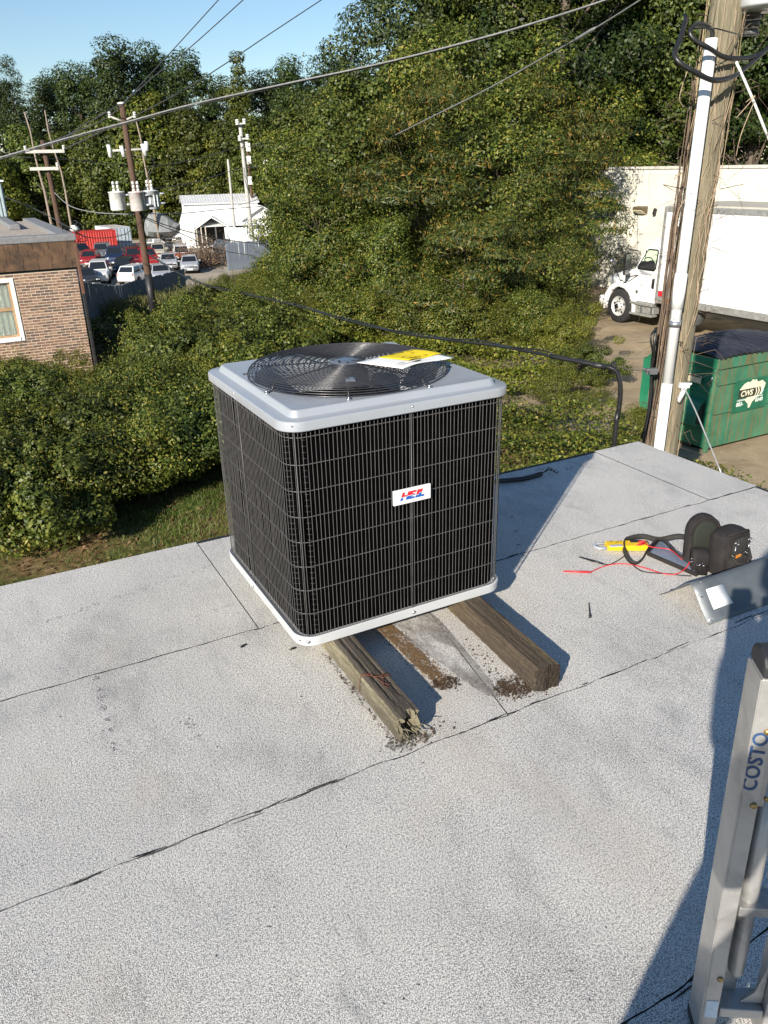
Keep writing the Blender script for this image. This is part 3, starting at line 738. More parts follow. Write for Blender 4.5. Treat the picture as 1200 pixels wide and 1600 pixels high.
bl = {'shrub_a': 'green bush on the bank beyond the condenser', 'shrub_b': 'dark leafy bush on the bank beyond the condenser', 'shrub_c': 'pale green bush on the bank beyond the condenser', 'shrub_d': 'large bush on the bank beyond the condenser'}
for px, py, key, sc in ((300, 548, 'shrub_d', .72), (262, 566, 'shrub_c', .78), (345, 545, 'shrub_c', .80), (390, 540, 'shrub_d', .75), (440, 535, 'shrub_a', .9), (490, 540, 'shrub_c', .85), (545, 545, 'shrub_a', .9), (600, 540, 'shrub_c', .9), (655, 545, 'shrub_d', .85), (715, 548, 'shrub_a', .9),
                        (775, 550, 'shrub_c', .85), (830, 548, 'shrub_d', .75), (870, 540, 'shrub_c', .65), (420, 500, 'shrub_c', .9), (475, 500, 'shrub_d', .9), (530, 505, 'shrub_a', 1.0), (590, 508, 'shrub_c', .95), (650, 510, 'shrub_d', .9), (760, 515, 'shrub_d', .9), (815, 512, 'shrub_c', .9), (862, 508, 'shrub_a', .8), (885, 500, 'shrub_c', .7),
                        (335, 505, 'shrub_b', .75), (380, 495, 'shrub_c', .8), (320, 480, 'shrub_c', .6), (360, 468, 'shrub_d', .6), (408, 468, 'shrub_a', .75), (445, 472, 'shrub_d', 1.1), (225, 538, 'shrub_b', .5), (285, 512, 'shrub_b', .55)):
    shrub(px, py, key, sc, blab(px, py, key), BNK)
shrub(908, 604, 'shrub_b', .55, 'small round bush at the edge of the yard paving', None)
shrub(875, 560, 'shrub_c', .8, 'sprawling bush beside the yard paving', None)
shrub(862, 518, 'shrub_c', .85, 'yellow green shrub standing up beside the truck wheel', None)
shrub(885, 640, 'shrub_c', .62, 'low shrub on the bank by the black service mast', None)
shrub(990, 690, 'shrub_c', .45, 'sprig of weeds at the foot of the near pole', None)

# --- leafy ground cover on the bank
def cover(name, poly_fn, n, hmax, leaf, lmat, seed, label):
    rs = np.random.RandomState(seed); P = []
    while len(P) < n:
        u, v = poly_fn(rs); p = W(u, v)
        lump = .5+.28*math.sin(u*1.7+seed)*math.cos(v*1.3)+.22*math.sin(u*3.1+v*2.2)
        P.append((p.x, p.y, ground_z(p.x, p.y)+hmax*max(.08, lump)*rs.uniform(.25, 1)**.4))
    P = np.array(P); Nn = rs.normal(size=P.shape)*.65+np.array([0, 0, 1.0])
    o = link(name, quads_mesh(name, leaf_quads(P, Nn, leaf, rs, .6), lmat)); tag(o, label, None, None, 'stuff'); return o
cover('ivy', lambda rs: (rs.uniform(3.2, 9.6), rs.uniform(4.3, 14)), 80000, .95, .060, L_shrub, 5, 'leafy ground cover on the bank beside the roof')
cover('ivy', lambda rs: (rs.uniform(5, 12), rs.uniform(13, 24)), 52000, .8, .085, L_light, 6, 'leafy ground cover on the slope beyond the condenser')
cover('ivy', lambda rs: (rs.uniform(3, 9), rs.uniform(16, 30)), 24000, .5, .11, L_shrub, 7, 'leafy ground cover on the slope below the brick building')
cover('ivy', lambda rs: (rs.uniform(8, 20), rs.uniform(24, 44)), 36000, .45, .13, L_shrub, 9, 'leafy ground cover towards the car lot')

# --- grass
def blades(name, n, pt, h, w_, mat_, seed, label):
    rs = np.random.RandomState(seed); P = np.array([pt(rs) for _ in range(n)])
    a_ = rs.uniform(0, 6.3, n); hh = h*rs.uniform(.4, 1.2, (n, 1)); tip = P+np.concatenate([rs.normal(size=(n, 2))*.45, np.ones((n, 1))], 1)*hh
    sx = np.stack([np.cos(a_), np.sin(a_), np.zeros(n)], 1)*w_; V = np.empty((n, 4, 3))
    V[:, 0] = P-sx; V[:, 1] = P+sx; V[:, 2] = tip+sx*.2; V[:, 3] = tip-sx*.2
    o = link(name, quads_mesh(name, V, mat_)); tag(o, label, None, None, 'stuff')
def strip_pt(rs):
    while True:
        u, v = rs.uniform(-4.5, 7), rs.uniform(7.5, 12.2)
        if math.sin(u*1.9+.4)*math.sin(v*2.3)+.6*math.sin(u*4.1+v*3)+rs.normal()*.55 > -.15-.25*(u-1): break
    p = W(u, v); return (p.x, p.y, ground_z(p.x, p.y)-.01)
blades('lawn_grass', 42000, strip_pt, .085, .006, M_grass, 3, 'short patchy grass on the strip below the roof edge')
def tall_pt(rs):
    u, v = rs.uniform(6, 27), rs.uniform(40, 72)
    v = min(v, 50+.9*(u-6)+rs.uniform(-9, 4)); p = W(u, v); return (p.x, p.y, ground_z(p.x, p.y)-.02)
blades('tall_grass', 16000, tall_pt, 1.0, .03, M_tallgrass, 4, 'tall yellowed grass in front of the lot fence')
def fallen(n, pt, leaf, seed, label):
    rs = np.random.RandomState(seed); P = np.array([pt(rs) for _ in range(n)]); P[:, 2] += .02
    Nn = rs.normal(size=P.shape)*.35+np.array([0, 0, 1.0])
    o = link('fallen_leaves', quads_mesh('fallen_leaves', leaf_quads(P, Nn, leaf, rs, .6), L_dead)); tag(o, label, None, None, 'stuff')
fallen(5200, lambda rs: (lambda p: (p.x, p.y, ground_z(p.x, p.y)))(W(rs.uniform(-5, 7), rs.uniform(7.5, 12.4))), .06, 8, 'dry brown leaves scattered on the grass strip')

# ================================================================== THE CONDENSER
M_cap = plain('painted_steel_cap', (.37, .395, .43), .36, .22, var=.04, scale=3, dirt=(.30, .295, .28), dirt_amt=.22)
M_pan = plain('painted_steel_pan', (.50, .51, .52), .35, .0, var=.04, scale=5, dirt=(.36, .34, .31), dirt_amt=.2)
M_wire = plain('grille_wire', (.10, .097, .097), .5, .2, var=.25, scale=20)
M_ring = plain('grille_ring_wire', (.15, .145, .145), .45, .3, var=.1)
M_guard = plain('guard_wire', (.055, .055, .060), .3, .4, var=.15, scale=20)
M_screw = plain('zinc_screw', (.55, .56, .58), .25, .9)
def coil_mat():
    k = NT('coil_fins'); k.set(.9, 0, .02)
    w_ = k.n('ShaderNodeTexWave'); w_.wave_type = 'BANDS'; w_.bands_direction = 'Z'; w_.inputs['Scale'].default_value = 140; w_.inputs['Distortion'].default_value = .2
    k.l(k.co, w_.inputs['Vector'])
    k.color(k.ramp(k.noise(6, 4), [(.3, (.0012, .0011, .0012)), (.7, (.0026, .0023, .0026))])); k.bump(w_.outputs['Fac'], .5, .003)
    return k.m
M_coil = coil_mat()
M_blade = plain('fan_blade', (.028, .028, .03), .45, .3)
M_inside = plain('inside_dark', (.02, .02, .022), .7)
ACX, ACY, ACYAW = -.11683, 2.95976, R(27.386)
AW, AD, AH, AZB = .889, .8817, .8095, .098
ac = thing('air_conditioner', 'grey and black outdoor air conditioner standing on two weathered timbers', 'air conditioner', (ACX, ACY, AZB), ACYAW)
def rrp(w, d, r, z, nc=9, ns=9):
    P = []
    cs = ((w/2-r, d/2-r, 0), (-w/2+r, d/2-r, 90), (-w/2+r, -d/2+r, 180), (w/2-r, -d/2+r, 270))
    for i, (cx, cy, a0) in enumerate(cs):
        for k in range(nc+1):
            a_ = R(a0+90*k/nc); P.append(Vector((cx+r*math.cos(a_), cy+r*math.sin(a_), z)))
        q = cs[(i+1) % 4]; e0 = P[-1]; a1 = R(q[2]); e1 = Vector((q[0]+r*math.cos(a1), q[1]+r*math.sin(a1), z))
        for k in range(1, ns): P.append(e0.lerp(e1, k/ns))
    return P
CR = .075
def ins(i, z, grow=0.0): return rrp(AW-2*i+grow, AD-2*i+grow, max(.01, CR-i), z)
q = MB(); q.loft([ins(.05, -.002), ins(.004, -.002), ins(0, .002), ins(-.002, .036), ins(.002, .038), ins(.004, .034), ins(.03, .030)], (True, False), False); q.build('base_pan', M_pan, ac)
q = MB(); q.loft([ins(.028, .030), ins(.028, AH-.005)], (False, False), True); q.loft([ins(.055, AH-.01), ins(.055, .032)], (False, True), True); q.build('coil', M_coil, ac)
# wire grille
q = MB(); per = []
path = ins(.009, 0); nP = len(path); cum = [0]
for i in range(nP): cum.append(cum[-1]+(path[(i+1) % nP]-path[i]).length)
def along(s_):
    s_ %= cum[-1]; i = 0
    while cum[i+1] < s_: i += 1
    return path[i].lerp(path[(i+1) % nP], (s_-cum[i])/max(1e-9, cum[i+1]-cum[i]))
nw = int(cum[-1]/.0152)
wr = random.Random(2)
for i in range(nw):
    p = along(i*cum[-1]/nw); dx, dy = wr.gauss(0, .0008), wr.gauss(0, .0008)
    q.tube([p+Vector((dx, dy, .036)), p+Vector((-dx, dy, AH*.5)), p+Vector((dx, -dy, AH-.002))], .00125, 5, False)
tag(q.build('wire_grille', M_wire, ac), kind='stuff')
for k in range(9):
    z = .034+.0938*k
    q = MB(); q.tube([p+Vector((0, 0, z)) for p in ins(.0115, 0)], .0013, 5, False, True); q.build('grille_ring', M_ring, ac)
def post(x, y, nx, ny):
    q = MB(); p = Vector((x, y, 0)); q.tube([p+Vector((0, 0, .02)), p+Vector((0, 0, AH+.008))], .0018, 6); o = q.build('grille_post', M_wire, ac)
    q = MB()
    for z in (.019, AH+.020):
        d = Vector((nx, ny, 0)); b = p+Vector((0, 0, z))+d*.006; q.tube([b, b+d*.003], .007, 10); q.tube([b+d*.003, b+d*.006], .004, 6)
    q.build('screw', M_screw, o)
hx, hy = AW/2-.006, AD/2-.006
post(.02, -hy, 0, -1); post(-hx, .055, -1, 0); post(hx, .0, 1, 0); post(.0, hy, 0, 1)
cdir = Vector((-.70, -.71, 0)).normalized(); cc_ = Vector((-AW/2+CR, -AD/2+CR, 0))+cdir*(CR-.006); post(cc_.x+.012, cc_.y-.010, cdir.x, cdir.y)
# bends of the coil tubes behind the wires at the near corner
M_bend = plain('coil_tube', (.065, .062, .062), .4, .5)
q = MB()
for col_, (bx, by, dx, dy) in enumerate(((-.418, -.385, -.02, -.016), (-.372, -.412, .020, -.005))):
    for i in range(36):
        z = .05+i*.0212; c = Vector((bx, by, z)); w_ = .013 if col_ == 0 else .012
        q.tube([c-Vector((w_, -w_*.6, 0)), c+Vector((-.002, -.006, .001)), c+Vector((w_, -w_*.6, 0))], .0011, 5)
tag(q.build('coil_bend', M_bend, ac), kind='stuff')
# punched holes of the pan
q = MB()
for x in (-.30, -.345, -.355): q.lathe([(.0001, 0), (.004, 0), (.004, .001), (.0001, .001)], (x, -AD/2+.0005, .017), 8, 'y')
for x, y in ((-AW/2+.013, -AD/2+.035), (-AW/2+.04, -AD/2+.010)): q.box((x, y, .02), (.006, .006, .006), (0, 0, .7))
q.lathe([(.0001, 0), (.004, 0), (.004, .001), (.0001, .001)], (.35, -AD/2+.0005, .017), 8, 'y')
q.build('pan_hole', M_black, ac)
# cap with raised deck and round opening
z0 = AH
FR = .352; FCX = -.010
def circ(r, z, ref):
    return [Vector((FCX+r*math.cos(math.atan2(p.y, p.x)), r*math.sin(math.atan2(p.y, p.x)), z)) for p in ref]
L_ = [ins(.012, z0+.006), ins(.010, z0-.002), ins(-.002, z0-.002), ins(-.005, z0+.001), ins(-.005, z0+.024), ins(-.004, z0+.029), ins(-.001, z0+.032), ins(.004, z0+.033),
      ins(.036, z0+.033), ins(.039, z0+.034), ins(.050, z0+.054), ins(.054, z0+.056), ins(.060, z0+.0555)]
ref = L_[-1]
L_ += [[p.lerp(c_, .55)*1.0 for p, c_ in zip(ref, circ(FR+.012, z0+.0555, ref))], circ(FR+.010, z0+.0555, ref), circ(FR+.003, z0+.054, ref), circ(FR, z0+.052, ref), circ(FR-.004, z0-.05, ref), circ(FR-.02, z0-.10, ref)]
q = MB(); q.loft(L_, (False, False), False)
for i in range(len(q.sm)): q.sm[i] = True
cap = q.build('top_cap', M_cap, ac)
md = cap.modifiers.new('split', 'EDGE_SPLIT'); md.split_angle = R(28)
q = MB(); q.lim(-AW/2+.05, AW/2-.05, -AD/2+.05, AD/2-.05, .2, .22); q.build('inner_plate', M_inside, ac)
# fan and motor
fan = MB(); zf = z0-.02
for k in range(4):
    a0 = k*PI/2+.5; V = []; F = []
    for i in range(7):
        t = i/6; r_ = .07+(.23)*t; wv = .11+.20*t
        for j in range(5):
            s_ = j/4-.5; a_ = a0+s_*wv/r_*.8+.25*t; V.append((r_*math.cos(a_), r_*math.sin(a_), zf-.03+.075*s_-.02*t))
    F = [(i*5+j, (i+1)*5+j, (i+1)*5+j+1, i*5+j+1) for i in range(6) for j in range(4)]
    b = MB().add(V, F, True).build('fan_blade', M_blade, ac)
    b.modifiers.new('thick', 'SOLIDIFY').thickness = .003
q = MB(); q.lathe([(.0001, zf-.06), (.075, zf-.06), (.078, zf-.02), (.06, zf), (.0001, zf)], n=24); q.build('fan_hub', M_blade, ac)
q = MB(); q.lathe([(.0001, zf+.002), (.070, zf+.002), (.070, zf+.075), (.06, zf+.085), (.0001, zf+.086)], n=24); q.build('motor', M_blade, ac)
# guard: rings rising over a shoulder to a shallow dome
def gz(r):
    t = r/.378
    if t > .93:
        s_ = (1-t)/.07; return z0+.060+.030*math.sqrt(max(0, 1-(1-min(1, s_))**2))
    return z0+.090+.008*(1-t/.93)
g_ = MB(); ref64 = [2*PI*j/72 for j in range(72)]
rs_ = [.378, .3775, .375, .370, .363]+[.3535-.0132*i for i in range(22)]
for i, r_ in enumerate(rs_):
    z = [z0+.060, z0+.068, z0+.076, z0+.083, z0+.088][i] if i < 5 else gz(min(r_, .351))
    g_.tube([(FCX+r_*math.cos(a_), r_*math.sin(a_), z) for a_ in ref64], .0019, 5, False, True)
guard = g_.build('fan_guard', M_guard, ac)
for k in range(8):
    a_ = 2*PI*k/8+R(20); q = MB(); pts = [(.02, gz(.02)-.004), (.12, gz(.12)-.004), (.22, gz(.22)-.004), (.32, gz(.32)-.004), (.357, z0+.086), (.372, z0+.076), (.376, z0+.065), (.378, z0+.060), (.398, z0+.0575)]
    q.tube([(FCX+r_*math.cos(a_), r_*math.sin(a_), z) for r_, z in pts], .0030, 6); sp = q.build('guard_spoke', M_guard, ac)
    if k % 2 == 0 or k == 5:
        q = MB(); c = Vector((FCX+.402*math.cos(a_), .402*math.sin(a_), z0+.0555)); q.tube([c, c+Vector((0, 0, .004))], .009, 10); q.tube([c+Vector((0, 0, .004)), c+Vector((0, 0, .010))], .0045, 6); q.build('screw', M_screw, sp)
M_hubplate = plain('guard_hub_plate', (.22, .24, .28), .3, .6)
q = MB(); q.lathe([(.0001, z0+.094), (.070, z0+.092), (.070, z0+.098), (.03, z0+.1015), (.0001, z0+.102)], (FCX, 0, 0), n=36); hp = q.build('guard_hub', M_hubplate, ac)
q = MB()
for k in range(4):
    a_ = k*PI/2+.4; q.box((FCX+.045*math.cos(a_), .045*math.sin(a_), z0+.101), (.035, .007, .002), (0, 0, a_+.8))
    q.lathe([(.0001, 0), (.0045, 0), (.0045, .003), (.0001, .003)], (FCX+.055*math.cos(a_+.75), .055*math.sin(a_+.75), z0+.099), 8)
q.build('hub_slot', M_black, hp)
# light plastic clip on the guard
q = MB(); cpx = Vector((-.125, -.268, z0+.094)); q.box(cpx, (.034, .022, .006), (0, 0, -.4)); q.box(cpx+Vector((.004, .0, .004)), (.014, .026, .005), (0, 0, -.4)); q.build('guard_clip', M_hubplate, ac)

# badge
M_badge = plain('badge_white', (.80, .80, .80), .35, var=.02)
M_red = plain('badge_red', (.62, .018, .03), .4, var=.05); M_blue = plain('badge_blue', (.015, .10, .42), .4, var=.05); M_grey = plain('badge_grey', (.30, .32, .34), .5)
bx, bz_, bw, bh = .017, .505, .152, .056; fy = -AD/2-.001
q = MB(); q.lim(bx-bw/2, bx+bw/2, fy-.004, fy+.006, bz_-bh/2, bz_+bh/2); badge = q.build('badge', M_badge, ac, .002)
q = MB(); e = .0045; t_ = .0009; yy0, yy1 = fy-.0046, fy-.0038
for x0_, x1_, zz0, zz1 in ((bx-bw/2+e, bx+bw/2-e, bz_+bh/2-e-t_, bz_+bh/2-e), (bx-bw/2+e, bx+bw/2-e, bz_-bh/2+e, bz_-bh/2+e+t_), (bx-bw/2+e, bx-bw/2+e+t_, bz_-bh/2+e+t_, bz_+bh/2-e-t_), (bx+bw/2-e-t_, bx+bw/2-e, bz_-bh/2+e+t_, bz_+bh/2-e-t_)):
    q.lim(x0_, x1_, yy0, yy1, zz0, zz1)
q.build('border', M_grey, badge)
def text_mesh(txt, size, shear=0.0, bold=0.0, ext=0.0, space=1.0, align='CENTER'):
    cu_ = bpy.data.curves.new('lettering', 'FONT'); cu_.body = txt; cu_.size = size; cu_.shear = shear; cu_.offset = bold; cu_.extrude = ext; cu_.space_character = space
    cu_.align_x = align; cu_.align_y = 'CENTER'; cu_.resolution_u = 3
    ob = bpy.data.objects.new('lettering', cu_); COL.objects.link(ob)
    dg = bpy.context.evaluated_depsgraph_get(); me = bpy.data.meshes.new_from_object(ob.evaluated_get(dg))
    bpy.data.objects.remove(ob); bpy.data.curves.remove(cu_)
    return me
def text_obj(txt, size, mat_, parent, mtx, name='lettering', **kw):
    me = text_mesh(txt, size, **kw); me.transform(mtx); me.materials.clear(); me.materials.append(mat_)
    return link(name, me, parent)
# letters: red above a wave, blue below it, cut letter by letter
widths = [-.0385, -.0105, .0115, .0290]
cutz = [-.001, .0005, -.0035, .0035]
for ch, wx, cz_ in zip('HEIL', widths, cutz):
    for part_, m_ in ((0, M_red), (1, M_blue)):
        me = text_mesh(ch, .047, shear=.30, bold=.0026, ext=.0006)
        bm = bmesh.new(); bm.from_mesh(me)
        bmesh.ops.scale(bm, vec=(1.0, .80, 1), verts=bm.verts)
        nrm = Vector((-.10, 1, 0)).normalized(); gap = .0011
        bmesh.ops.bisect_plane(bm, geom=bm.verts[:]+bm.edges[:]+bm.faces[:], plane_co=(0, cz_+(gap if part_ == 0 else -gap), 0), plane_no=nrm, clear_inner=(part_ == 0), clear_outer=(part_ == 1))
        bm.to_mesh(me); bm.free()
        me.transform(Matrix.Translation((bx+wx+.004, fy-.0046, bz_+.001)) @ Matrix.Rotation(PI/2, 4, 'X')); me.materials.clear(); me.materials.append(m_)
        link('lettering', me, badge)
q = MB()
for i in range(22):
    x = bx-.045+i*.0042; q.lim(x, x+wr.uniform(.0018, .0032), fy-.0045, fy-.0035, bz_-.0215, bz_-.0195)
q.build('small_print', M_grey, badge)

# paper warning sheets lying on the guard
M_paper = plain('paper', (.80, .80, .78), .7, var=.03, scale=20); M_yel = plain('yellow_print', (.80, .60, .01), .6, var=.05, scale=12); M_ink = plain('ink', (.03, .03, .02), .6)
pp = thing('warning_sheet', 'white and yellow instruction sheet lying on the fan guard', 'paper', ac.matrix_basis.translation, ACYAW)
def sheet_pt(s_, t_):
    # s along the sheet, t across it; local to the unit
    a0 = Vector((-.010, -.085, 0)); ex = Vector((.285, .100, 0)); ey = Vector((.105, -.160, 0))
    p = a0+ex*s_+ey*t_; r_ = math.hypot(p.x, p.y)
    return p, r_
def pp_surf(s0, s1, t0, t1, lift, ns=14, ntt=8):
    V = []; F = []
    for i in range(ns+1):
        for j in range(ntt+1):
            p, r_ = sheet_pt(s0+(s1-s0)*i/ns, t0+(t1-t0)*j/ntt)
            z = z0+.0945+.008*(1-min(1, r_/.327)) + lift - max(0, r_-.320)*.18 + .004*math.sin(3*s0+i*.5)*(j/ntt)
            V.append((p.x, p.y, z))
    F = [(i*(ntt+1)+j, (i+1)*(ntt+1)+j, (i+1)*(ntt+1)+j+1, i*(ntt+1)+j+1) for i in range(ns) for j in range(ntt)]
    return V, F
o = MB().add(*pp_surf(0, 1, 0, 1, .0045), True).build('sheet', M_paper, pp); o.modifiers.new('thick', 'SOLIDIFY').thickness = .0008
o = MB().add(*pp_surf(.34, 1.02, .05, .72, .0075), True).build('yellow_panel', M_yel, pp); o.modifiers.new('thick', 'SOLIDIFY').thickness = .0006
q = MB()
for (s0, s1, t0, t1) in [(.40+.0, .52, .60, .63), (.54, .66, .60, .635), (.42, .60, .66, .68), (.50, .62, .10, .135), (.64, .76, .10, .135), (.74, .80, .30, .33), (.44, .50, .45, .47), (.80, .96, .14, .16), (.70, .78, .62, .65), (.06, .22, .80, .81), (.06, .26, .85, .86), (.30, .5, .82, .83), (.3, .45, .87, .88), (.08, .24, .72, .73)]:
    V, F = pp_surf(s0, s1, t0, t1, .0086 if s0 > .33 and t1 < .72 else .0056, 3, 1); q.add(V, F)
q.build('printed_line', M_ink, pp)

# ================================================================== TIMBERS
def wood_mat(name, c0, c1, c2, moss=None):
    k = NT(name); k.set(.9, 0, .2)
    gr = k.noise(14, 7, .75, co=k.mapping((16, .5, 16)), dist=.5); big = k.noise(3.0, 4, .6, co=k.mapping((2, .6, 2)))
    c = k.ramp(gr, [(.30, c0), (.50, c1), (.72, c2)])
    c = k.mix(k.ramp(big, [(.40, 0.0), (.65, .7)]), c, (.060, .050, .042))
    if moss: c = k.mix(k.ramp(k.noise(5, 5, .7, co=k.mapping((1, .6, 1), (0, 0, 1))), [(.48, 0.0), (.68, .75)]), c, moss)
    k.color(c); k.bump(gr, .9, .006); return k.m
M_wood1 = wood_mat('rotten_wood', (.026, .022, .019), (.085, .072, .058), (.18, .158, .13))
M_wood1s = wood_mat('rotten_wood_side', (.060, .050, .034), (.22, .195, .13), (.44, .41, .29), (.36, .34, .19))
M_wood2 = wood_mat('weathered_wood', (.034, .026, .019), (.100, .076, .050), (.185, .148, .098), (.19, .15, .062))
M_wood2e = wood_mat('dark_rotten_end', (.012, .009, .007), (.03, .022, .016), (.07, .05, .035))
def timber(name, label, u0, v_near, v_far, wdt, hgt, rot, seed, notch, mats):
    t = thing(name, label, 'timber', W(u0, v_near, .001), AZ+rot)
    bm = bmesh.new(); L = v_far-v_near
    nu, nv, nz = 12, 60, 9; rgm = np.random.RandomState(seed)
    grid = {}
    def vert(i, j, k):
        if (i, j, k) in grid: return grid[i, j, k]
        x = (i/nu-.5)*wdt; y = L*(j/nv)**1.4; z = hgt*k/nz
        edge = min(i, nu-i)/nu; e2 = min(k, nz-k)/nz
        y0 = 0
        if j < 26:
            rag = notch*(.6*math.sin(i*.8+seed)+.35*math.sin(i*2.9+k*1.2)+.5*math.cos(k*.9+i*.5))
            y += (rag+notch*.6)*(1-j/26)
            if notch > .018:
                y += (1-j/26)*.085*math.exp(-((i-nu*.56)/1.7)**2)*math.exp(-((k-2.5)/3.2)**2)
        cr = .0006*math.sin(i*5.1+seed)+.0007*math.sin(i*2.3+y*9)+.0006*rgm.normal()
        if k == nz: z += cr-(.004 if notch > .018 and i in (4, 9) and .1 < y < .9 else 0)
        if i in (0, nu): x += (.0028*math.sin(k*3.1+y*6+seed)+.0012*rgm.normal()+(.003*math.sin(k*6.0) if notch > .018 else 0))*(1 if i else -1)
        if edge == 0 and e2 == 0: x *= .93; z += -.004 if k == nz else 0
        if notch > .018 and i < 2 and k > nz-3: z -= .006*(1-j/nv)
        grid[i, j, k] = bm.verts.new((x, y, max(0, z))); return grid[i, j, k]
    def face(*ids, m_=0):
        try:
            f = bm.faces.new([vert(*q_) for q_ in ids]); f.material_index = m_; f.smooth = False
        except ValueError: pass
    for j in range(nv):
        for i in range(nu):
            face((i, j, nz), (i+1, j, nz), (i+1, j+1, nz), (i, j+1, nz)); face((i, j, 0), (i, j+1, 0), (i+1, j+1, 0), (i+1, j, 0))
        for k in range(nz):
            face((0, j, k), (0, j, k+1), (0, j+1, k+1), (0, j+1, k), m_=1); face((nu, j, k), (nu, j+1, k), (nu, j+1, k+1), (nu, j, k+1))
    for i in range(nu):
        for k in range(nz):
            face((i, 0, k), (i+1, 0, k), (i+1, 0, k+1), (i, 0, k+1), m_=2); face((i, nv, k), (i, nv, k+1), (i+1, nv, k+1), (i+1, nv, k))
    bmesh.ops.recalc_face_normals(bm, faces=bm.faces)
    me = bpy.data.meshes.new('beam'); bm.to_mesh(me); bm.free()
    for m_ in mats: me.materials.append(m_)
    link('beam', me, t); return t
t1 = timber('rotten_timber', 'rotten grey timber with a split end and rusty wire under the left of the condenser', .975, 1.742, 3.25, .086, .0945, R(-1.0), 3, .022, [M_wood1, M_wood1s, M_wood1s])
t2 = timber('weathered_timber', 'brown weathered timber with a dark end under the right of the condenser', 1.515, 1.725, 3.3, .094, .0945, R(-3.0), 8, .008, [M_wood2, M_wood2, M_wood2e])
M_rust = plain('rusty_wire', (.16, .055, .03), .8, .2, var=.4, scale=30)
q = MB()
q.tube([(-.047, .275, .02), (-.048, .27, .07), (-.044, .265, .0945), (-.01, .235, .0955), (.02, .222, .097), (.045, .217, .095), (.048, .212, .06)], .0014, 5)
q.tube([(-.044, .265, .0950), (-.02, .245, .102), (.0, .18, .0985), (.012, .165, .100), (.004, .15, .0965), (-.006, .17, .0975), (.015, .225, .102), (.045, .222, .096)], .0012, 5)
q.tube([(-.03, .25, .096), (.01, .20, .106), (.038, .205, .103)], .0012, 5); q.build('rusty_wire', M_rust, t1)
q = MB()   # splinters and fibre at the rotten end
for i in range(13):
    x = rg.uniform(-.040, .042); z = rg.uniform(.0, .085); l = rg.uniform(.015, .05); q.tube([(x, .05, z), (x+rg.gauss(0, .004), .02-l*.6, max(.002, z+rg.gauss(0, .004))), (x+rg.gauss(0, .008), .012-l, max(.002, z*.9+rg.gauss(0, .006)))], [.003, .0022, .0005], 4)
tag(q.build('splinter', M_wood1s, t1), kind='stuff')

# ---- soil, rust and wood crumbs left on the roof where other timbers lay
M_crumb = plain('rust_brown_crumbs', (.16, .10, .052), .95, var=.5, scale=90)
M_crumbd = plain('dark_crumbs', (.06, .038, .022), .95, var=.5, scale=90)
def crumbs(name, label, pts, n, spread, size, m_, seed, z=.0):
    rgc = random.Random(seed); q = MB()
    for i in range(n):
        t = rgc.random(); a_, b_ = pts; u = a_[0]+(b_[0]-a_[0])*t+rgc.gauss(0, spread[0]); v = a_[1]+(b_[1]-a_[1])*t+rgc.gauss(0, spread[1])
        s_ = size*rgc.uniform(.35, 1.5); p = W(u, v, z+s_*.3)
        q.box(p, (s_*rgc.uniform(.5, 2.2), s_*rgc.uniform(.5, 1.2), s_*.7), (rgc.uniform(-.4, .4), rgc.uniform(-.4, .4), rgc.uniform(0, 3)))
    o = q.build(name, m_); tag(o, label, None, None, 'stuff')
crumbs('wood_crumbs', 'rust brown strip of crumbs between the two timbers', ((1.215, 2.55), (1.222, 1.93)), 3600, (.021, .016), .0022, M_crumb, 1)
crumbs('wood_crumbs', 'dark crumbs at the end of the brown strip', ((1.20, 1.95), (1.26, 1.93)), 200, (.024, .020), .0032, M_crumbd, 2)
crumbs('wood_crumbs', 'dark brown crumbs beside the end of the right timber', ((1.39, 1.80), (1.45, 1.78)), 900, (.030, .026), .0024, M_crumbd, 3)
crumbs('wood_crumbs', 'crumbs scattered from the right timber', ((1.44, 2.1), (1.40, 1.85)), 60, (.02, .03), .0026, M_crumbd, 4)
crumbs('wood_crumbs', 'crumbs around the split timber end', ((.93, 1.75), (1.0, 1.73)), 200, (.028, .018), .0026, M_wood1, 5)
crumbs('wood_crumbs', 'bits along the left edge of the rotten timber', ((.928, 2.3), (.925, 1.78)), 120, (.005, .01), .0024, M_crumbd, 6)
crumbs('wood_crumbs', 'few dark bits right of the split timber end', ((1.06, 1.75), (1.10, 1.73)), 12, (.03, .02), .005, M_crumbd, 7)
M_dirtstain = None
def stain_mat():
    k = NT('dirt_film'); k.set(.9, 0, .1); k.color(k.ramp(k.noise(60, 4), [(.3, (.14, .125, .115)), (.7, (.36, .335, .315))]))
    tr = k.n('ShaderNodeBsdfTransparent'); mx = k.n('ShaderNodeMixShader')
    f = k.ramp(k.noise(7, 7, .75, co=k.mapping((1.6, .5, 1))), [(.42, .0), (.62, .8)])
    k.l(f, mx.inputs[0]); k.l(tr.outputs[0], mx.inputs[1]); k.l(k.b.outputs[0], mx.inputs[2]); k.l(mx.outputs[0], k.out.inputs[0]); return k.m
q = MB(); P = []
for j in range(28):
    a_ = 2*PI*j/28; P.append((1.335+.085*math.cos(a_)*(1+.2*math.sin(3*a_)), 2.22+.40*math.sin(a_)*(1+.12*math.cos(4*a_)), .0024))
q.add(P, [tuple(range(28))]); fo = q.build('dirt_film', stain_mat(), roof_o); tag(fo, kind='stuff')
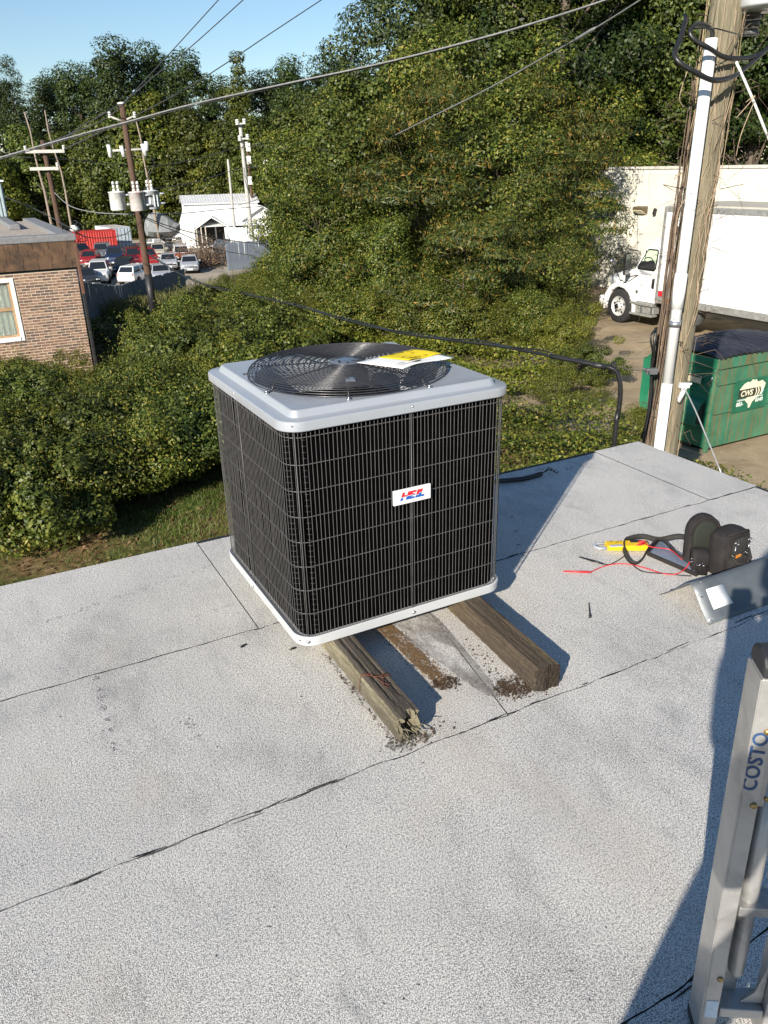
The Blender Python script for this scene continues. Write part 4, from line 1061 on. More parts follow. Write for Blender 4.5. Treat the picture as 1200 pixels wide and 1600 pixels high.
def film(cu, cv, ru, rv, c0, c1, lo, z):
    k = NT('soil_film'); k.set(.95, 0, .1); k.color(k.ramp(k.noise(140, 4, .7), [(.3, c0), (.7, c1)]))
    tr = k.n('ShaderNodeBsdfTransparent'); mx = k.n('ShaderNodeMixShader'); k.l(k.ramp(k.noise(22, 8, .8, co=k.mapping((1.4, .6, 1))), [(lo, 0.0), (lo+.10, .95)]), mx.inputs[0]); k.l(tr.outputs[0], mx.inputs[1]); k.l(k.b.outputs[0], mx.inputs[2]); k.l(mx.outputs[0], k.out.inputs[0])
    q = MB(); q.add([(cu+ru*math.cos(2*PI*j/40)*(1+.10*math.sin(5*j)), cv+rv*math.sin(2*PI*j/40)*(1+.05*math.cos(7*j)), z) for j in range(40)], [tuple(range(40))]); tag(q.build('soil_film', k.m, roof_o), kind='stuff')
film(1.218, 2.26, .034, .36, (.10, .062, .032), (.24, .155, .082), .45, .0032)
film(1.43, 1.80, .075, .06, (.035, .022, .014), (.12, .080, .05), .47, .0030)
film(1.225, 1.935, .05, .04, (.03, .02, .013), (.09, .06, .04), .48, .0036)
film(.965, 1.735, .075, .045, (.04, .03, .02), (.14, .11, .07), .48, .0030)
film(.930, 2.05, .014, .34, (.05, .032, .02), (.15, .10, .06), .52, .0030)

# ================================================================== THINGS ON THE ROOF
M_canvas = plain('black_canvas', (.020, .0175, .018), .85, var=.3, scale=20, dirt=(.07, .06, .055), dirt_amt=.35, bump=.5, bscale=260, spec=.3)
M_web = plain('black_webbing', (.026, .024, .022), .8, var=.2, scale=40, bump=.4, bscale=400)
M_lining = plain('dark_lining', (.020, .024, .017), .9, var=.3)
M_chrome = plain('chrome', (.36, .36, .37), .3, 1.0, var=.1)
M_orange = plain('amber_plastic', (.50, .20, .03), .4)
bag = thing('tool_bag', 'black canvas tool bag with two open pockets and metal clips', 'tool bag', W(2.715, 2.075, .002), AZ-R(8)); bag.scale = (.86, .86, .90)
# local: x right, y away. two tall compartments leaning apart, a lower pouch in front
def arch(w, h, r, n=8):
    P = [(-w/2, 0), (w/2, 0), (w/2, h-r)]
    for k in range(1, n): a_ = PI*k/n/1.0; P.append((w/2*math.cos(a_), h-r+r*math.sin(a_)))
    P.append((-w/2, h-r)); return P
def slab(q, w, h, r, y0, y1, lean=0.0, x=0.0, puff=.012, zb=0.0, yaw=0.0):
    prof = arch(w, h, r, 12); n = len(prof); L = []
    for t, s_ in ((0, .93), (.12, 1.0), (.5, 1.03), (.88, 1.0), (1, .93)):
        l = []
        for a_, b_ in prof:
            y = y0+(y1-y0)*t; xx = a_*s_; zz = zb+(b_ if b_ < .01 else b_*(s_*.5+.5))
            yy = y+lean*(zz-zb); l.append(Vector((xx*math.cos(yaw)-yy*math.sin(yaw)+x, xx*math.sin(yaw)+yy*math.cos(yaw), zz)))
        L.append(l)
    q.loft(L, (True, True), True)
q = MB(); slab(q, .170, .262, .085, .030, .086, .08, -.040, yaw=R(-9)); back = q.build('back_compartment', M_canvas, bag)
md = back.modifiers.new('split', 'EDGE_SPLIT'); md.split_angle = R(50)
q = MB(); q.tube([Vector((x*math.cos(R(-9))-(.030+.08*z)*math.sin(R(-9))-.040, x*math.sin(R(-9))+(.030+.08*z)*math.cos(R(-9)), z)) for x, z in [(a_, b_) for a_, b_ in arch(.165, .255, .083, 14)[1:]]], .0085, 7); q.build('piping', M_canvas, back)
q = MB(); slab(q, .130, .222, .066, .016, .032, .08, -.040, yaw=R(-9), zb=.015); q.build('lining', M_lining, back)
q = MB(); slab(q, .195, .225, .040, -.100, -.005, .06, .045, yaw=R(8)); front = q.build('front_compartment', M_canvas, bag)
md = front.modifiers.new('split', 'EDGE_SPLIT'); md.split_angle = R(50)
q = MB(); slab(q, .150, .105, .03, -.135, -.085, .0, .045, yaw=R(8)); lp = q.build('lower_pouch', M_canvas, bag)
q = MB(); slab(q, .110, .155, .03, -.115, -.09, .0, .055, yaw=R(8), zb=.04); q.build('front_pocket', M_web, bag)
q = MB(); slab(q, .10, .12, .03, -.05, .03, 0, -.10, yaw=R(60)); q.build('side_pocket', M_canvas, bag)
def P12(x, y, z): return Vector((x*math.cos(R(8))-y*math.sin(R(8))+.045, x*math.sin(R(8))+y*math.cos(R(8)), z))
q = MB(); q.tube([P12(-.078, -.085, .215), P12(-.05, -.10, .222), P12(0, -.103, .226), P12(.05, -.10, .222), P12(.078, -.085, .205)], .007, 6); q.build('piping', M_canvas, front)
# clips, rings and the ribbed amber buckle
q = MB()
for cx, cz in ((-.045, .178), (.052, .176)):
    q.tube([P12(cx+.013*math.cos(a_), -.120, cz+.013*math.sin(a_)) for a_ in [2*PI*j/14 for j in range(14)]], .0022, 6, False, True)
    q.tube([P12(cx-.002, -.120, cz-.014), P12(cx-.006, -.122, cz-.035), P12(cx-.010, -.121, cz-.055)], .0042, 6)
    q.tube([P12(cx-.014+.008*math.cos(a_), -.121, cz-.062+.008*math.sin(a_)) for a_ in [2*PI*j/10 for j in range(10)]], .0020, 6, False, True)
q.tube([P12(-.02, -.122, .118), P12(.0, -.124, .114), P12(.02, -.122, .120)], .003, 6)
q.build('clip', M_chrome, bag)
q = MB()
for i in range(4): q.box(P12(-.035+i*.0095, -.123, .106), (.005, .006, .024), (0, .15, R(-12)))
q.build('amber_buckle', M_orange, bag)
q = MB(); q.tube([P12(-.06, -.115, .115), P12(-.05, -.145, .085), P12(0, -.158, .078), P12(.05, -.142, .095), P12(.068, -.105, .13)], .009, 8, flat=(1, .55)); q.build('handle', M_web, bag)
q = MB()
for i, (x, z, w_) in enumerate(((-.088, .10, .05), (-.085, .13, .045))): q.box(P12(x, -.055, z), (.012, .06, .018), (0, 0, R(-12)))
q = MB(); rr5 = random.Random(5)
for i in range(12):
    c = Vector((-.118+rr5.uniform(-.03, .03), -.03+rr5.uniform(-.03, .02), .075+rr5.uniform(-.02, .015))); q.tube([c, c+Vector((rr5.uniform(-.03, .03), rr5.uniform(-.02, .02), rr5.uniform(-.015, .02)))], .0026, 5)
q.build('zip_pull', M_chrome, bag)
def roof_curve(pts, z=.004):
    o = []
    for p in pts:
        w_ = on_z(p[0], p[1], z if len(p) < 3 else p[2]); o.append(w_)
    return o
def smooth(P, k=6):
    out = []; n = len(P)
    for i in range(n-1):
        p0, p1, p2, p3 = P[max(i-1, 0)], P[i], P[i+1], P[min(i+2, n-1)]
        for j in range(k):
            t = j/k; out.append(.5*((2*p1)+(p2-p0)*t+(2*p0-5*p1+4*p2-p3)*t*t+(3*p1-p0-3*p2+p3)*t**3))
    return out+[P[-1]]
def ribbon(P, w_, th, up=None):
    """a flat strap standing on edge or lying, following P"""
    q = MB(); P = smooth(P, 8); L = []
    for i, p in enumerate(P):
        t = (P[min(i+1, len(P)-1)]-P[max(i-1, 0)]).normalized(); u_ = (up(i/(len(P)-1)) if up else Vector((0, 0, 1)))
        s_ = t.cross(u_).normalized(); u2 = s_.cross(t).normalized()
        L.append([p+u2*w_/2+s_*th/2, p-u2*w_/2+s_*th/2, p-u2*w_/2-s_*th/2, p+u2*w_/2-s_*th/2])
    q.loft(L, (True, True), True); return q
def child_world(q, name, m_, parent):
    o = q.build(name, m_); o.parent = parent; o.matrix_parent_inverse = (Matrix.Translation(parent.location) @ parent.rotation_euler.to_matrix().to_4x4() @ Matrix.Diagonal((*parent.scale, 1))).inverted(); return o
strapP = [on_z(1085, 845, .06), on_z(1050, 838, .05), on_z(1020, 842, .03), on_z(1000, 852, .03), on_z(990, 866, .022), on_z(984, 872, .02)]
q = ribbon([on_z(1090, 845, .07), on_z(1062, 838, .055), on_z(1030, 843, .032), on_z(1003, 838, .03), on_z(980, 842, .03), on_z(974, 848, .028), on_z(976, 862, .022), on_z(982, 874, .016), on_z(992, 880, .012), on_z(1003, 874, .016), on_z(1014, 856, .03), on_z(1030, 842, .045), on_z(1044, 851, .04), on_z(1060, 868, .03), on_z(1078, 880, .03)], .026, .003,
           lambda t: Vector((.25*math.sin(6*t), .5*math.cos(5*t), .75)))
child_world(q, 'shoulder_strap', M_web, bag)
# flat case lying in front of the bag
M_lid = plain('grey_lid', (.22, .27, .36), .28, .3, var=.1, scale=14); 
pa, pb, pc, pd = on_z(1010, 868, .0), on_z(1028, 848, .0), on_z(1100, 893, .0), on_z(1088, 902, .0)
fc = thing('flat_case', 'flat black edged case with a grey blue lid lying by the tool bag', 'case', (pa+pc)/2)
c0 = (pa+pc)/2; q = MB()
E4 = [p-c0 for p in (pa, pb, pc, pd)]
q.loft([[p for p in E4], [p+Vector((0, 0, .022)) for p in E4]], (True, True)); q.build('case', M_canvas, fc, .004)
q = MB(); s4 = [p*.88 for p in E4]; q.loft([[p+Vector((0, 0, .0222)) for p in s4], [p+Vector((0, 0, .0245)) for p in s4]], (True, True)); q.build('lid', M_lid, fc, .001)
# yellow meter
M_yplast = plain('yellow_plastic', (.78, .50, .012), .35, var=.06, scale=20, dirt=(.4, .25, .03), dirt_amt=.3); M_clear = plain('clear_grey_plastic', (.42, .45, .50), .15, .2)
y0_, y1_ = on_z(946, 858, 0), on_z(1012, 857, 0); dv = (y1_-y0_); ylen = dv.length; yrz = math.atan2(dv.y, dv.x)
ym = thing('yellow_meter', 'yellow hand meter with grey clamp end lying on the roof', 'meter', y0_, yrz)
q = MB(); hw = .035; q.loft([[Vector((x, y, z)) for x, y in ((0, -hw*.8), (ylen*.75, -hw), (ylen, -hw*.95), (ylen, hw*.95), (ylen*.72, hw), (0, hw*.85))] for z in (.003, .030)], (True, True)); q.build('body', M_yplast, ym, .007, 3)
q = MB(); q.tube([(.0, -.024, .018), (-.035, -.027, .018), (-.052, -.012, .018), (-.052, .010, .018), (-.038, .024, .018), (0, .026, .018)], .008, 8, flat=(1, .8)); q.build('clamp', M_clear, ym)
q = MB(); q.box((.04, -.028, .031), (.06, .018, .006), (0, 0, .08)); q.build('clamp_lever', M_clear, ym, .003)
q = MB(); q.box((ylen*.73, .018, .0305), (ylen*.28, .024, .004)); q.build('screen', M_black, ym, .002)
q = MB()
for x, y, w_ in ((.03, .02, .02), (.055, .012, .022), (.075, .022, .012)): q.box((x, y, .0302), (w_, .004, .001), (0, 0, .5))
q.build('marking', M_ink, ym)
# leads
M_redlead = plain('red_lead', (.55, .02, .03), .4, var=.05); M_blacklead = plain('black_lead', (.012, .012, .013), .4)
def lead(name, label, segs, m_, tip, tip_m):
    t = thing(name, label, 'test lead', segs[0]); q = MB(); q.tube([p-segs[0] for p in smooth(segs, 6)], .0024, 6); q.build('cable', m_, t)
    q = MB(); a_, b_ = tip; q.tube([a_-segs[0], a_.lerp(b_, .4)-segs[0], b_-segs[0]], [.0042, .0052, .003], 8); q.build('probe', tip_m, t); return t
lead('red_test_lead', 'thin red test lead curving across the white roof', [on_z(922, 894.5, .006), on_z(940, 886, .004), on_z(962, 881, .004), on_z(985, 882, .004), on_z(1010, 888, .004), on_z(1035, 896, .004), on_z(1056, 897, .010), on_z(1070, 889, .020), on_z(1078, 878, .045)], M_redlead, (on_z(924, 894, .006), on_z(880, 892.5, .005)), M_redlead)
lead('black_test_lead', 'thin black test lead with a black probe beside the red lead', [on_z(940, 881, .006), on_z(952, 882, .004), on_z(965, 876, .004), on_z(978, 869, .006), on_z(988, 882, .004), on_z(1002, 892, .004), on_z(1020, 895, .004), on_z(1050, 897, .004), on_z(1062, 899, .004), on_z(1080, 900, .006)], M_blacklead, (on_z(942, 881, .006), on_z(905, 870, .005)), M_blacklead)
lead('coiled_red_lead', 'short red lead with a red plug lying over the yellow meter', [on_z(1006, 848, .042), on_z(1016, 854, .042), on_z(1030, 856, .036), on_z(1044, 858, .034), on_z(1052, 862, .032), on_z(1066, 874, .045)], M_redlead, (on_z(1006, 849, .042), on_z(995, 852, .042)), M_redlead)
q = MB(); cp = on_z(1003, 847, .045)
for a_ in (0, 1.2, 2.3): q.tube([cp+Vector((math.cos(a_)*.02, math.sin(a_)*.012, 0)), cp+Vector((0, 0, .006)), cp-Vector((math.cos(a_)*.018, math.sin(a_)*.012, 0))], .0035, 6)
t = thing('red_alligator_clip', 'small red clip heap on top of the yellow meter', 'clip', cp); child_world(q, 'jaw', M_redlead, t)
# screw, cable whip
n0, n1 = on_z(920, 942, .004), on_z(922, 964, .004)
t = thing('black_screw', 'long dark screw lying alone on the white roof', 'screw', n0); q = MB(); q.tube([Vector((0, 0, 0)), (n1-n0)*.9], [.0018, .0034], 6); q.tube([(n1-n0)*.9, n1-n0], .0058, 8); q.build('shank', M_dark, t)
M_conduit = plain('black_conduit', (.018, .018, .020), .4)
wp = [on_z(770, 752, .018), on_z(800, 750, .016), on_z(822, 747, .014), on_z(846, 740, .014)]
t = thing('conduit_whip', 'black ribbed conduit whip lying in the shadow behind the condenser', 'conduit', wp[0]); q = MB(); P = [p-wp[0] for p in smooth(wp, 22)]
q.tube(P, [.0125+(.0022 if i % 2 else 0) for i in range(len(P))], 8); q.build('hose', M_conduit, t)
q = MB(); e_ = P[-1]
for i in range(4): q.tube([e_, e_+Vector((.03+.01*i, .03+.008*i, .006)), e_+Vector((.05+.014*i, .05-.012*i, .02-.008*i)), e_+Vector((.07+.012*i, .075-.02*i, .006))], .003, 5)
q.build('wire_end', M_blacklead, t)

# bent flashing with a white label
M_galv = plain('galvanised_sheet', (.105, .12, .132), .5, .25, var=.15, scale=9, dirt=(.22, .22, .21), dirt_amt=.4); M_galvd = plain('galvanised_underside', (.40, .36, .30), .5, .5)
fl = thing('bent_flashing', 'bent grey sheet metal flashing with a white label on its near slope', 'sheet metal', W(2.325, 1.74, 0), AZ)
prof = [(.272, .003), (.245, .022), (.20, .062), (.150, .112), (.135, .124), (.118, .127), (.102, .119), (.086, .098), (.05, .048), (.020, .014), (.0, .003)]
L_ = 0.72; V = []
for i in range(9):
    x = L_*i/8
    for y, z in prof: V.append((x+(.012 if i == 0 and y > .2 else 0), y-.02*x, z+(.002*math.sin(i*1.3+y*20))))
k_ = len(prof); F = [(i*k_+j, (i+1)*k_+j, (i+1)*k_+j+1, i*k_+j+1) for i in range(8) for j in range(k_-1)]
o = MB().add(V, F, True).build('sheet', M_galv, fl); md = o.modifiers.new('thick', 'SOLIDIFY'); md.thickness = .0022
q = MB(); V = []
for x0_, sx in ((.052, 0), (.150, .010)):
    for (y, z) in ((.0875, .1030), (.062, .0690), (.036, .0370)): V.append((x0_+sx*(y < .05)-.02*(y-.06)/.06*0, y-.02*x0_, z))
q.add([Vector(p)+Vector((0, -.003, .003)) for p in V], [(0, 3, 4, 1), (1, 4, 5, 2)], True); lb_ = q.build('label_tag', M_paper, fl); lb_.modifiers.new('thick', 'SOLIDIFY').thickness = .0008
q = MB()
for x, y, z in ((.018, .012, .012), (.09, .010, .011), (.022, .075, .085), (.03, .235, .034), (.05, .115, .1285)): q.lathe([(.0001, 0), (.005, 0), (.004, .0025), (.0001, .003)], (x, y-.003, z), 8)
q.build('rivet', M_chrome, fl)

# aluminium ladder at the right edge
M_alu = plain('worn_aluminium', (.42, .412, .40), .42, .55, var=.10, scale=14, dirt=(.12, .115, .11), dirt_amt=.55, bump=.15, bscale=120)
M_rivet = plain('brass_rivet', (.36, .25, .10), .35, .8); M_foot = plain('ladder_rubber', (.02, .021, .025), .6); M_marker = plain('blue_marker', (.02, .06, .16), .6)
M_lstick = plain('pale_sticker', (.50, .58, .66), .4, var=.2, scale=60)
fx, fy_ = .6435, 1.066
ld = thing('ladder', 'folded worn aluminium ladder standing at the right edge of the roof', 'ladder', (fx, fy_, 0), R(-6))
lean = Matrix.Rotation(R(-1.2), 4, 'Y')
def lad(q, name, m_, par=None, bevel=0.0):
    me = q.mesh(name, m_); me.transform(lean); o = link(name, me, par or ld)
    if bevel:
        md = o.modifiers.new('edge', 'BEVEL'); md.width = bevel; md.segments = 2; md.limit_method = 'ANGLE'
    return o
q = MB(); q.lim(-.0175, .0145, -.030, .030, .02, .905); rl = lad(q, 'rail', M_alu, None, .003)
q = MB(); q.lim(-.0205, -.0176, -.032, .032, .02, .905); lad(q, 'rail_flange', M_alu, rl, .001)
q = MB(); q.prism([(-.033, .906), (.034, .906), (.034, .928), (.024, .942), (.0, .948), (-.023, .942), (-.033, .928)], 0, -.018, .050); lad(q, 'hinge_cap', M_foot, rl, .006)
q = MB()
for z in (.865, .80, .64, .19): q.tube([(.006, -.0300, z), (.006, -.0335, z)], [.0065, .0055], 12)
lad(q, 'rivet', M_rivet, rl)
me = text_mesh('COSTO', .036, shear=.1, bold=.0004, ext=.0003, space=1.05)
me.transform(lean @ Matrix.Translation((-.004, -.0308, .735)) @ Matrix.Rotation(R(-88), 4, 'Y') @ Matrix.Rotation(PI/2, 4, 'X')); me.materials.clear(); me.materials.append(M_marker); link('lettering', me, rl)
q = MB(); q.lim(-.012, .012, -.0312, -.0302, .075, .125); lad(q, 'sticker', M_lstick, rl)
q = MB(); q.lim(-.022, .022, -.036, .036, -.0, .024); lad(q, 'foot', M_foot, rl, .004)
q = MB(); q.lim(.0185, .075, -.012, -.006, .62, .86); q.lim(.0185, .075, -.012, -.006, .868, .890); br_ = lad(q, 'hinge_plate', M_alu, None, .002)
q = MB()
for x, z in ((.035, .64), (.05, .76), (.05, .83), (.03, .875)): q.tube([(x, -.012, z), (x, -.0155, z)], [.0065, .0055], 12)
lad(q, 'rivet', M_rivet, br_)
q = MB(); q.tube([(.046, .0, .165), (.046, .0, .18), (.043, .0, .40), (.041, .0, .70)], [.008, .0155, .0165, .0165], 14, flat=(1, 1)); lad(q, 'inner_leg', M_alu)
q = MB(); q.lim(.020, .062, .018, .030, .05, .90); lad(q, 'inner_channel', M_alu, None, .003)
q = MB(); q.lim(.105, .145, -.030, .030, .0, .90); lad(q, 'rail', M_alu, None, .004)
q = MB(); 
for za, zb_ in ((.070, .096), (.36, .384), (.845, .859)):
    q = MB(); q.lim(.0185, .1045, -.026, .026, za, zb_); lad(q, 'rung', M_alu, None, .003)
q = MB(); q.prism([(.06, .10), (.104, .10), (.104, .22), (.085, .13)], 1, -.012, -.006); lad(q, 'brace', M_alu, None, .001)
q = MB(); q.lathe([(.0001, 0), (.028, 0), (.028, .012), (.0001, .012)], (.085, -.02, .47), 18, 'y'); lad(q, 'pivot_disc', M_alu)

# service cable riser: black mast arm at the roof edge that carries the service drop
M_cable = plain('black_cable', (.016, .016, .017), .38)
mast = thing('service_riser', 'bent black service riser by the roof edge carrying the cable from the left', 'cable riser', at_y(960, 690, 5.95))
mb0 = at_y(960, 690, 5.95)
bz0 = [Vector((mb0.x, mb0.y, ground_z(mb0.x, mb0.y))), at_y(960, 690, 5.95), at_y(965, 655, 5.95), at_y(969, 622, 5.95), at_y(969, 600, 5.95), at_y(964, 582, 5.96), at_y(952, 574, 5.98), at_y(925, 569, 6.02), at_y(860, 556, 6.3)]
q = MB(); P = [p-mb0 for p in smooth(bz0, 6)]; q.tube(P, .019, 10); q.build('mast', M_cable, mast)
q = MB(); c = at_y(958, 573, 5.97)-mb0; q.box(c+Vector((0, 0, .022)), (.03, .03, .03)); q.tube([at_y(945, 573, 5.98)-mb0, at_y(925, 569.5, 6.01)-mb0], .0225, 10); q.build('clamp', M_dark, mast)
dr = [at_y(860, 556, 6.3), at_y(780, 541, 7.2), at_y(700, 531, 8.8), at_y(620, 519, 11), at_y(540, 500, 14), at_y(460, 477, 18), at_y(380, 459, 22.5), at_y(320, 445, 27), at_y(275, 425, 31), at_y(230, 395, 35.4)]
t = thing('service_drop', 'thick black cable sagging from the transformer pole to the service riser', 'cable', dr[0]); q = MB(); P = [p-dr[0] for p in smooth(dr, 6)]
q.tube(P, [.0125+.010*(i/len(P)) for i in range(len(P))], 8); q.build('cable', M_cable, t)
P2 = [p+Vector((.012*math.cos(i*.9), 0, .020+.010*math.sin(i*.9)+.02*(i/len(P)))) for i, p in enumerate(P)]
q = MB(); q.tube(P2, [.006+.007*(i/len(P)) for i in range(len(P))], 5); q.build('messenger_wire', M_cable, t)

# ================================================================== BOX TRUCK
M_tw = plain('truck_white', (.80, .80, .79), .35, var=.03, scale=2, dirt=(.55, .52, .47), dirt_amt=.15)
M_tyre = plain('tyre', (.018, .018, .019), .85, var=.3, scale=10, bump=.3)
M_rim = plain('steel_rim', (.62, .62, .61), .35, .3, dirt=(.20, .18, .16), dirt_amt=.4)
M_alusill = plain('aluminium_trim', (.48, .48, .46), .4, .6, dirt=(.2, .18, .15), dirt_amt=.4)
M_greyp = plain('grey_plastic', (.10, .105, .11), .5)
M_boxroof = plain('box_roof_translucent', (.46, .43, .36), .6, var=.15, scale=2)
M_boxfront = plain('box_front_grey', (.34, .35, .35), .5)
M_redlens = plain('red_lens', (.45, .02, .03), .25); M_amberlens = plain('amber_lens', (.55, .22, .05), .3)
M_lens = plain('headlamp_lens', (.42, .46, .48), .08, .1, spec=.8)
M_tglass = NT('truck_glass'); M_tglass.set(.03, 0, .6); M_tglass.color((.62, .80, .62)); M_tglass.b.inputs['Transmission Weight'].default_value = .92; M_tglass = M_tglass.m
M_interior = plain('cab_interior', (.018, .018, .020), .7)
TU = 17.85+1.25
tk = thing('box_truck', 'white box truck parked facing away along the cream brick wall', 'truck', W(TU, 18.56, G+.03), AZ+PI/2)
# local x forward, y left (towards the roof), z up
yb = 1.25
q = MB(); q.lim(-9.2, -1.62, -yb, yb, .93, 3.42); box = q.build('box', M_tw, tk, .015)
q = MB(); q.lim(-9.22, -1.60, -yb-.012, yb+.012, 3.30, 3.455); q.build('top_rail', M_alusill, box, .01)
q = MB(); q.lim(-9.18, -1.64, -yb+.05, yb-.05, 3.456, 3.50); q.build('roof', M_boxroof, box)
q = MB(); q.lim(-9.22, -1.60, -yb-.014, yb+.014, .83, 1.02); sill = q.build('bottom_rail', M_alusill, box, .008)
q = MB(); q.lim(-1.615, -1.585, -yb+.02, yb-.02, .95, 3.42); q.build('front_panel', M_boxfront, box)
q = MB(); q.lim(-1.68, -1.575, yb-.06, yb+.02, .84, 3.44); q.build('corner_post', M_alusill, box, .01)
q = MB(); q.lim(-1.86, -1.70, yb+.015, yb+.03, 1.03, 1.18); q.build('red_marker', M_redlens, box)
q = MB(); q.lim(-2.30, -1.90, yb+.0145, yb+.02, .86, 1.0); q.build('amber_marker', M_amberlens, box)
q = MB()
for i in range(11): q.lim(-8.9+i*.67, -8.893+i*.67, yb+.001, yb+.003, 1.03, 3.29)
tag(q.build('panel_seam', M_alusill, box), kind='stuff')
q = MB(); q.lim(-9.0, .9, -.45, -.35, .62, .88); q.lim(-9.0, .9, .35, .45, .62, .88)
for i in range(8): q.lim(-8.8+i*.9, -8.7+i*.9, -1.15, 1.15, .88-.06, .88)
q.build('chassis', M_greyp, tk)
# cab: side profile with door and hood
prof = [(-1.50, .75), (-.42, .75), (-.42, 1.10), (-.30, 1.20), (.10, 1.32), (.10, 1.45), (-.30, 1.62), (-.52, 1.66), (-.98, 2.40), (-1.12, 2.47), (-1.50, 2.47)]
def cab_loop(y, inset_top):
    return [Vector((x, y*(1 if z < 1.6 else 1-inset_top*(z-1.6)/.85), z)) for x, z in prof]
q = MB(); L = [cab_loop(y_, .07) for y_ in (-1.12, 1.12)]
q.loft(L, (True, True)); cabo = q.build('cab', M_tw, tk, .04, 3)
# roof fairing bulge
q = MB(); q.loft([[Vector((x, y*s_, z)) for x, y in ((-1.48, -1.0), (-1.10, -1.0), (-.98, -.8), (-.98, .8), (-1.10, 1.0), (-1.48, 1.0))] for s_, z in ((1, 2.46), (.96, 2.53), (.88, 2.56))], (False, True)); q.build('cab_roof', M_tw, cabo, .02)
# hood
hood = MB(); HL = []
for x, zt, hw_, zb in ((-.45, 1.66, .88, 1.15), (-.1, 1.60, .86, 1.10), (.30, 1.53, .82, 1.0), (.62, 1.40, .78, .95), (.80, 1.15, .72, .90), (.84, .85, .68, .80)):
    HL.append([Vector((x, -hw_, zb)), Vector((x, -hw_, zt-.10)), Vector((x, -hw_+.14, zt)), Vector((x, hw_-.14, zt)), Vector((x, hw_, zt-.10)), Vector((x, hw_, zb))])
hood.loft(HL, (True, True), False); hood.build('hood', M_tw, tk, .03, 3)
# fenders with a wheel arch
for sy in (1, -1):
    q = MB(); arcs = []
    for k in range(11):
        a_ = R(-12+k*20.4); arcs.append((a_, .60))
    inner, outer, oedge = [], [], []
    for a_, r_ in arcs:
        inner.append((r_*math.cos(a_), .50+r_*math.sin(a_)))
    outp = []
    for a_, r_ in arcs:
        x, z = (r_+.10)*math.cos(a_)+0.02, .50+(r_+.13)*math.sin(a_)
        if x < -.35: x = max(x, -.66)
        outp.append((x, z))
    V = []
    for (xi, zi), (xo, zo) in zip(inner, outp):
        V += [(xi, sy*1.16, zi), (xo, sy*1.12, zo), (xo*.96, sy*.80, zo+.04), (xi, sy*.80, zi)]
    F = []
    for i in range(10):
        for j in range(4): F.append((i*4+j, (i+1)*4+j, (i+1)*4+(j+1) % 4, i*4+(j+1) % 4))
    F += [(0, 1, 2, 3), (40, 43, 42, 41)]
    q.add(V, F, True); q.build('fender', M_tw, tk)
    q = MB(); q.lim(-1.15+.45, -.52, sy*.80 if sy > 0 else -1.115, 1.115 if sy > 0 else -.80, .70, 1.5); q.build('fender_skirt', M_tw, tk, .04)
    q = MB(); q.loft([[Vector((x, sy*y, z)) for y, z in ((.60, z0_), (.86, z0_-.03), (.92, z0_+.10), (.90, z0_+.24), (.62, z0_+.26))] for x, z0_ in ((.50, 1.18), (.72, 1.10))], (True, True)); q.build('headlight', M_lens, tk, .02)
    q = MB(); q.lim(-.50, -.06, sy*1.10-.02, sy*1.10+.02, 1.56, 1.60)
q = MB(); q.lim(.70, .92, -1.10, 1.10, .42, .74); q.build('bumper', M_tw, tk, .05)
q = MB(); q.lim(.82, .87, -.5, .5, .78, 1.25); q.build('grille', M_greyp, tk, .02)
# door, window, interior
q = MB(); dpts = [(-1.42, .98), (-.50, .98), (-.50, 1.60), (-.94, 2.34), (-1.40, 2.34)]
q.prism(dpts, 1, 1.118, 1.128)
for i in range(len(q.v)):
    x, y, z = q.v[i]; q.v[i] = (x, y-(.078*(z-1.6)/.85 if z > 1.6 else 0), z)
door = q.build('door', M_tw, cabo)
def side_pane(pts, y, name, m_, par, t_=.006):
    q = MB(); q.prism(pts, 1, y, y+t_)
    for i in range(len(q.v)):
        x, yy, z = q.v[i]; q.v[i] = (x, yy-(.078*(z-1.6)/.85 if z > 1.6 else 0), z)
    return q.build(name, m_, par)
wp_ = [(-1.36, 1.74), (-1.30, 1.67), (-.66, 1.67), (-.63, 1.74), (-.93, 2.24), (-.98, 2.27), (-1.32, 2.27), (-1.36, 2.22)]
wi_ = [(-1.32, 1.76), (-1.28, 1.71), (-.70, 1.71), (-.68, 1.75), (-.95, 2.20), (-.99, 2.23), (-1.30, 2.23), (-1.32, 2.20)]
wgl = side_pane(wp_, 1.129, 'window', M_black, door)
# far door's daylight painted on an opaque pane, behind a dark dashboard and wheel
M_seen = plain('painted_window_light', (.50, .62, .44), .35, var=.06)
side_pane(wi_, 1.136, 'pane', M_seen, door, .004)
side_pane([(-1.32, 1.76), (-1.28, 1.71), (-.70, 1.71), (-.68, 1.75), (-.76, 1.90), (-.88, 1.93), (-1.0, 1.92), (-1.12, 1.96), (-1.22, 1.97), (-1.32, 1.88)], 1.1405, 'dashboard', M_interior, door, .003)
q = MB(); q.tube([(-1.05+.17*math.cos(a_), 1.122+.0, 1.94+.10*math.sin(a_)) for a_ in [PI*j/9+.1 for j in range(10)]], .011, 6); q.build('steering_wheel', M_interior, door)
q = MB(); q.lim(-.90, -.885, 1.085, 1.110, 1.72, 2.22); q.build('quarter_bar', M_black, door)
q = MB(); q.tube([(-1.33, 1.128, 1.40), (-1.33, 1.150, 1.42), (-1.33, 1.150, 1.22), (-1.33, 1.128, 1.20)], .035, 8); q.lim(-1.375, -1.285, 1.129, 1.140, 1.18, 1.46); q.build('handle', M_black, door, .01)
q = MB(); q.lathe([(.0001, 0), (.05, 0), (.05, .02), (.0001, .022)], (-.72, 1.145, 1.03), 12, 'y'); q.build('fuel_badge', M_greyp, door)
M_decal = plain('faded_decal', (.42, .42, .40), .6); q = MB(); rd = random.Random(4)
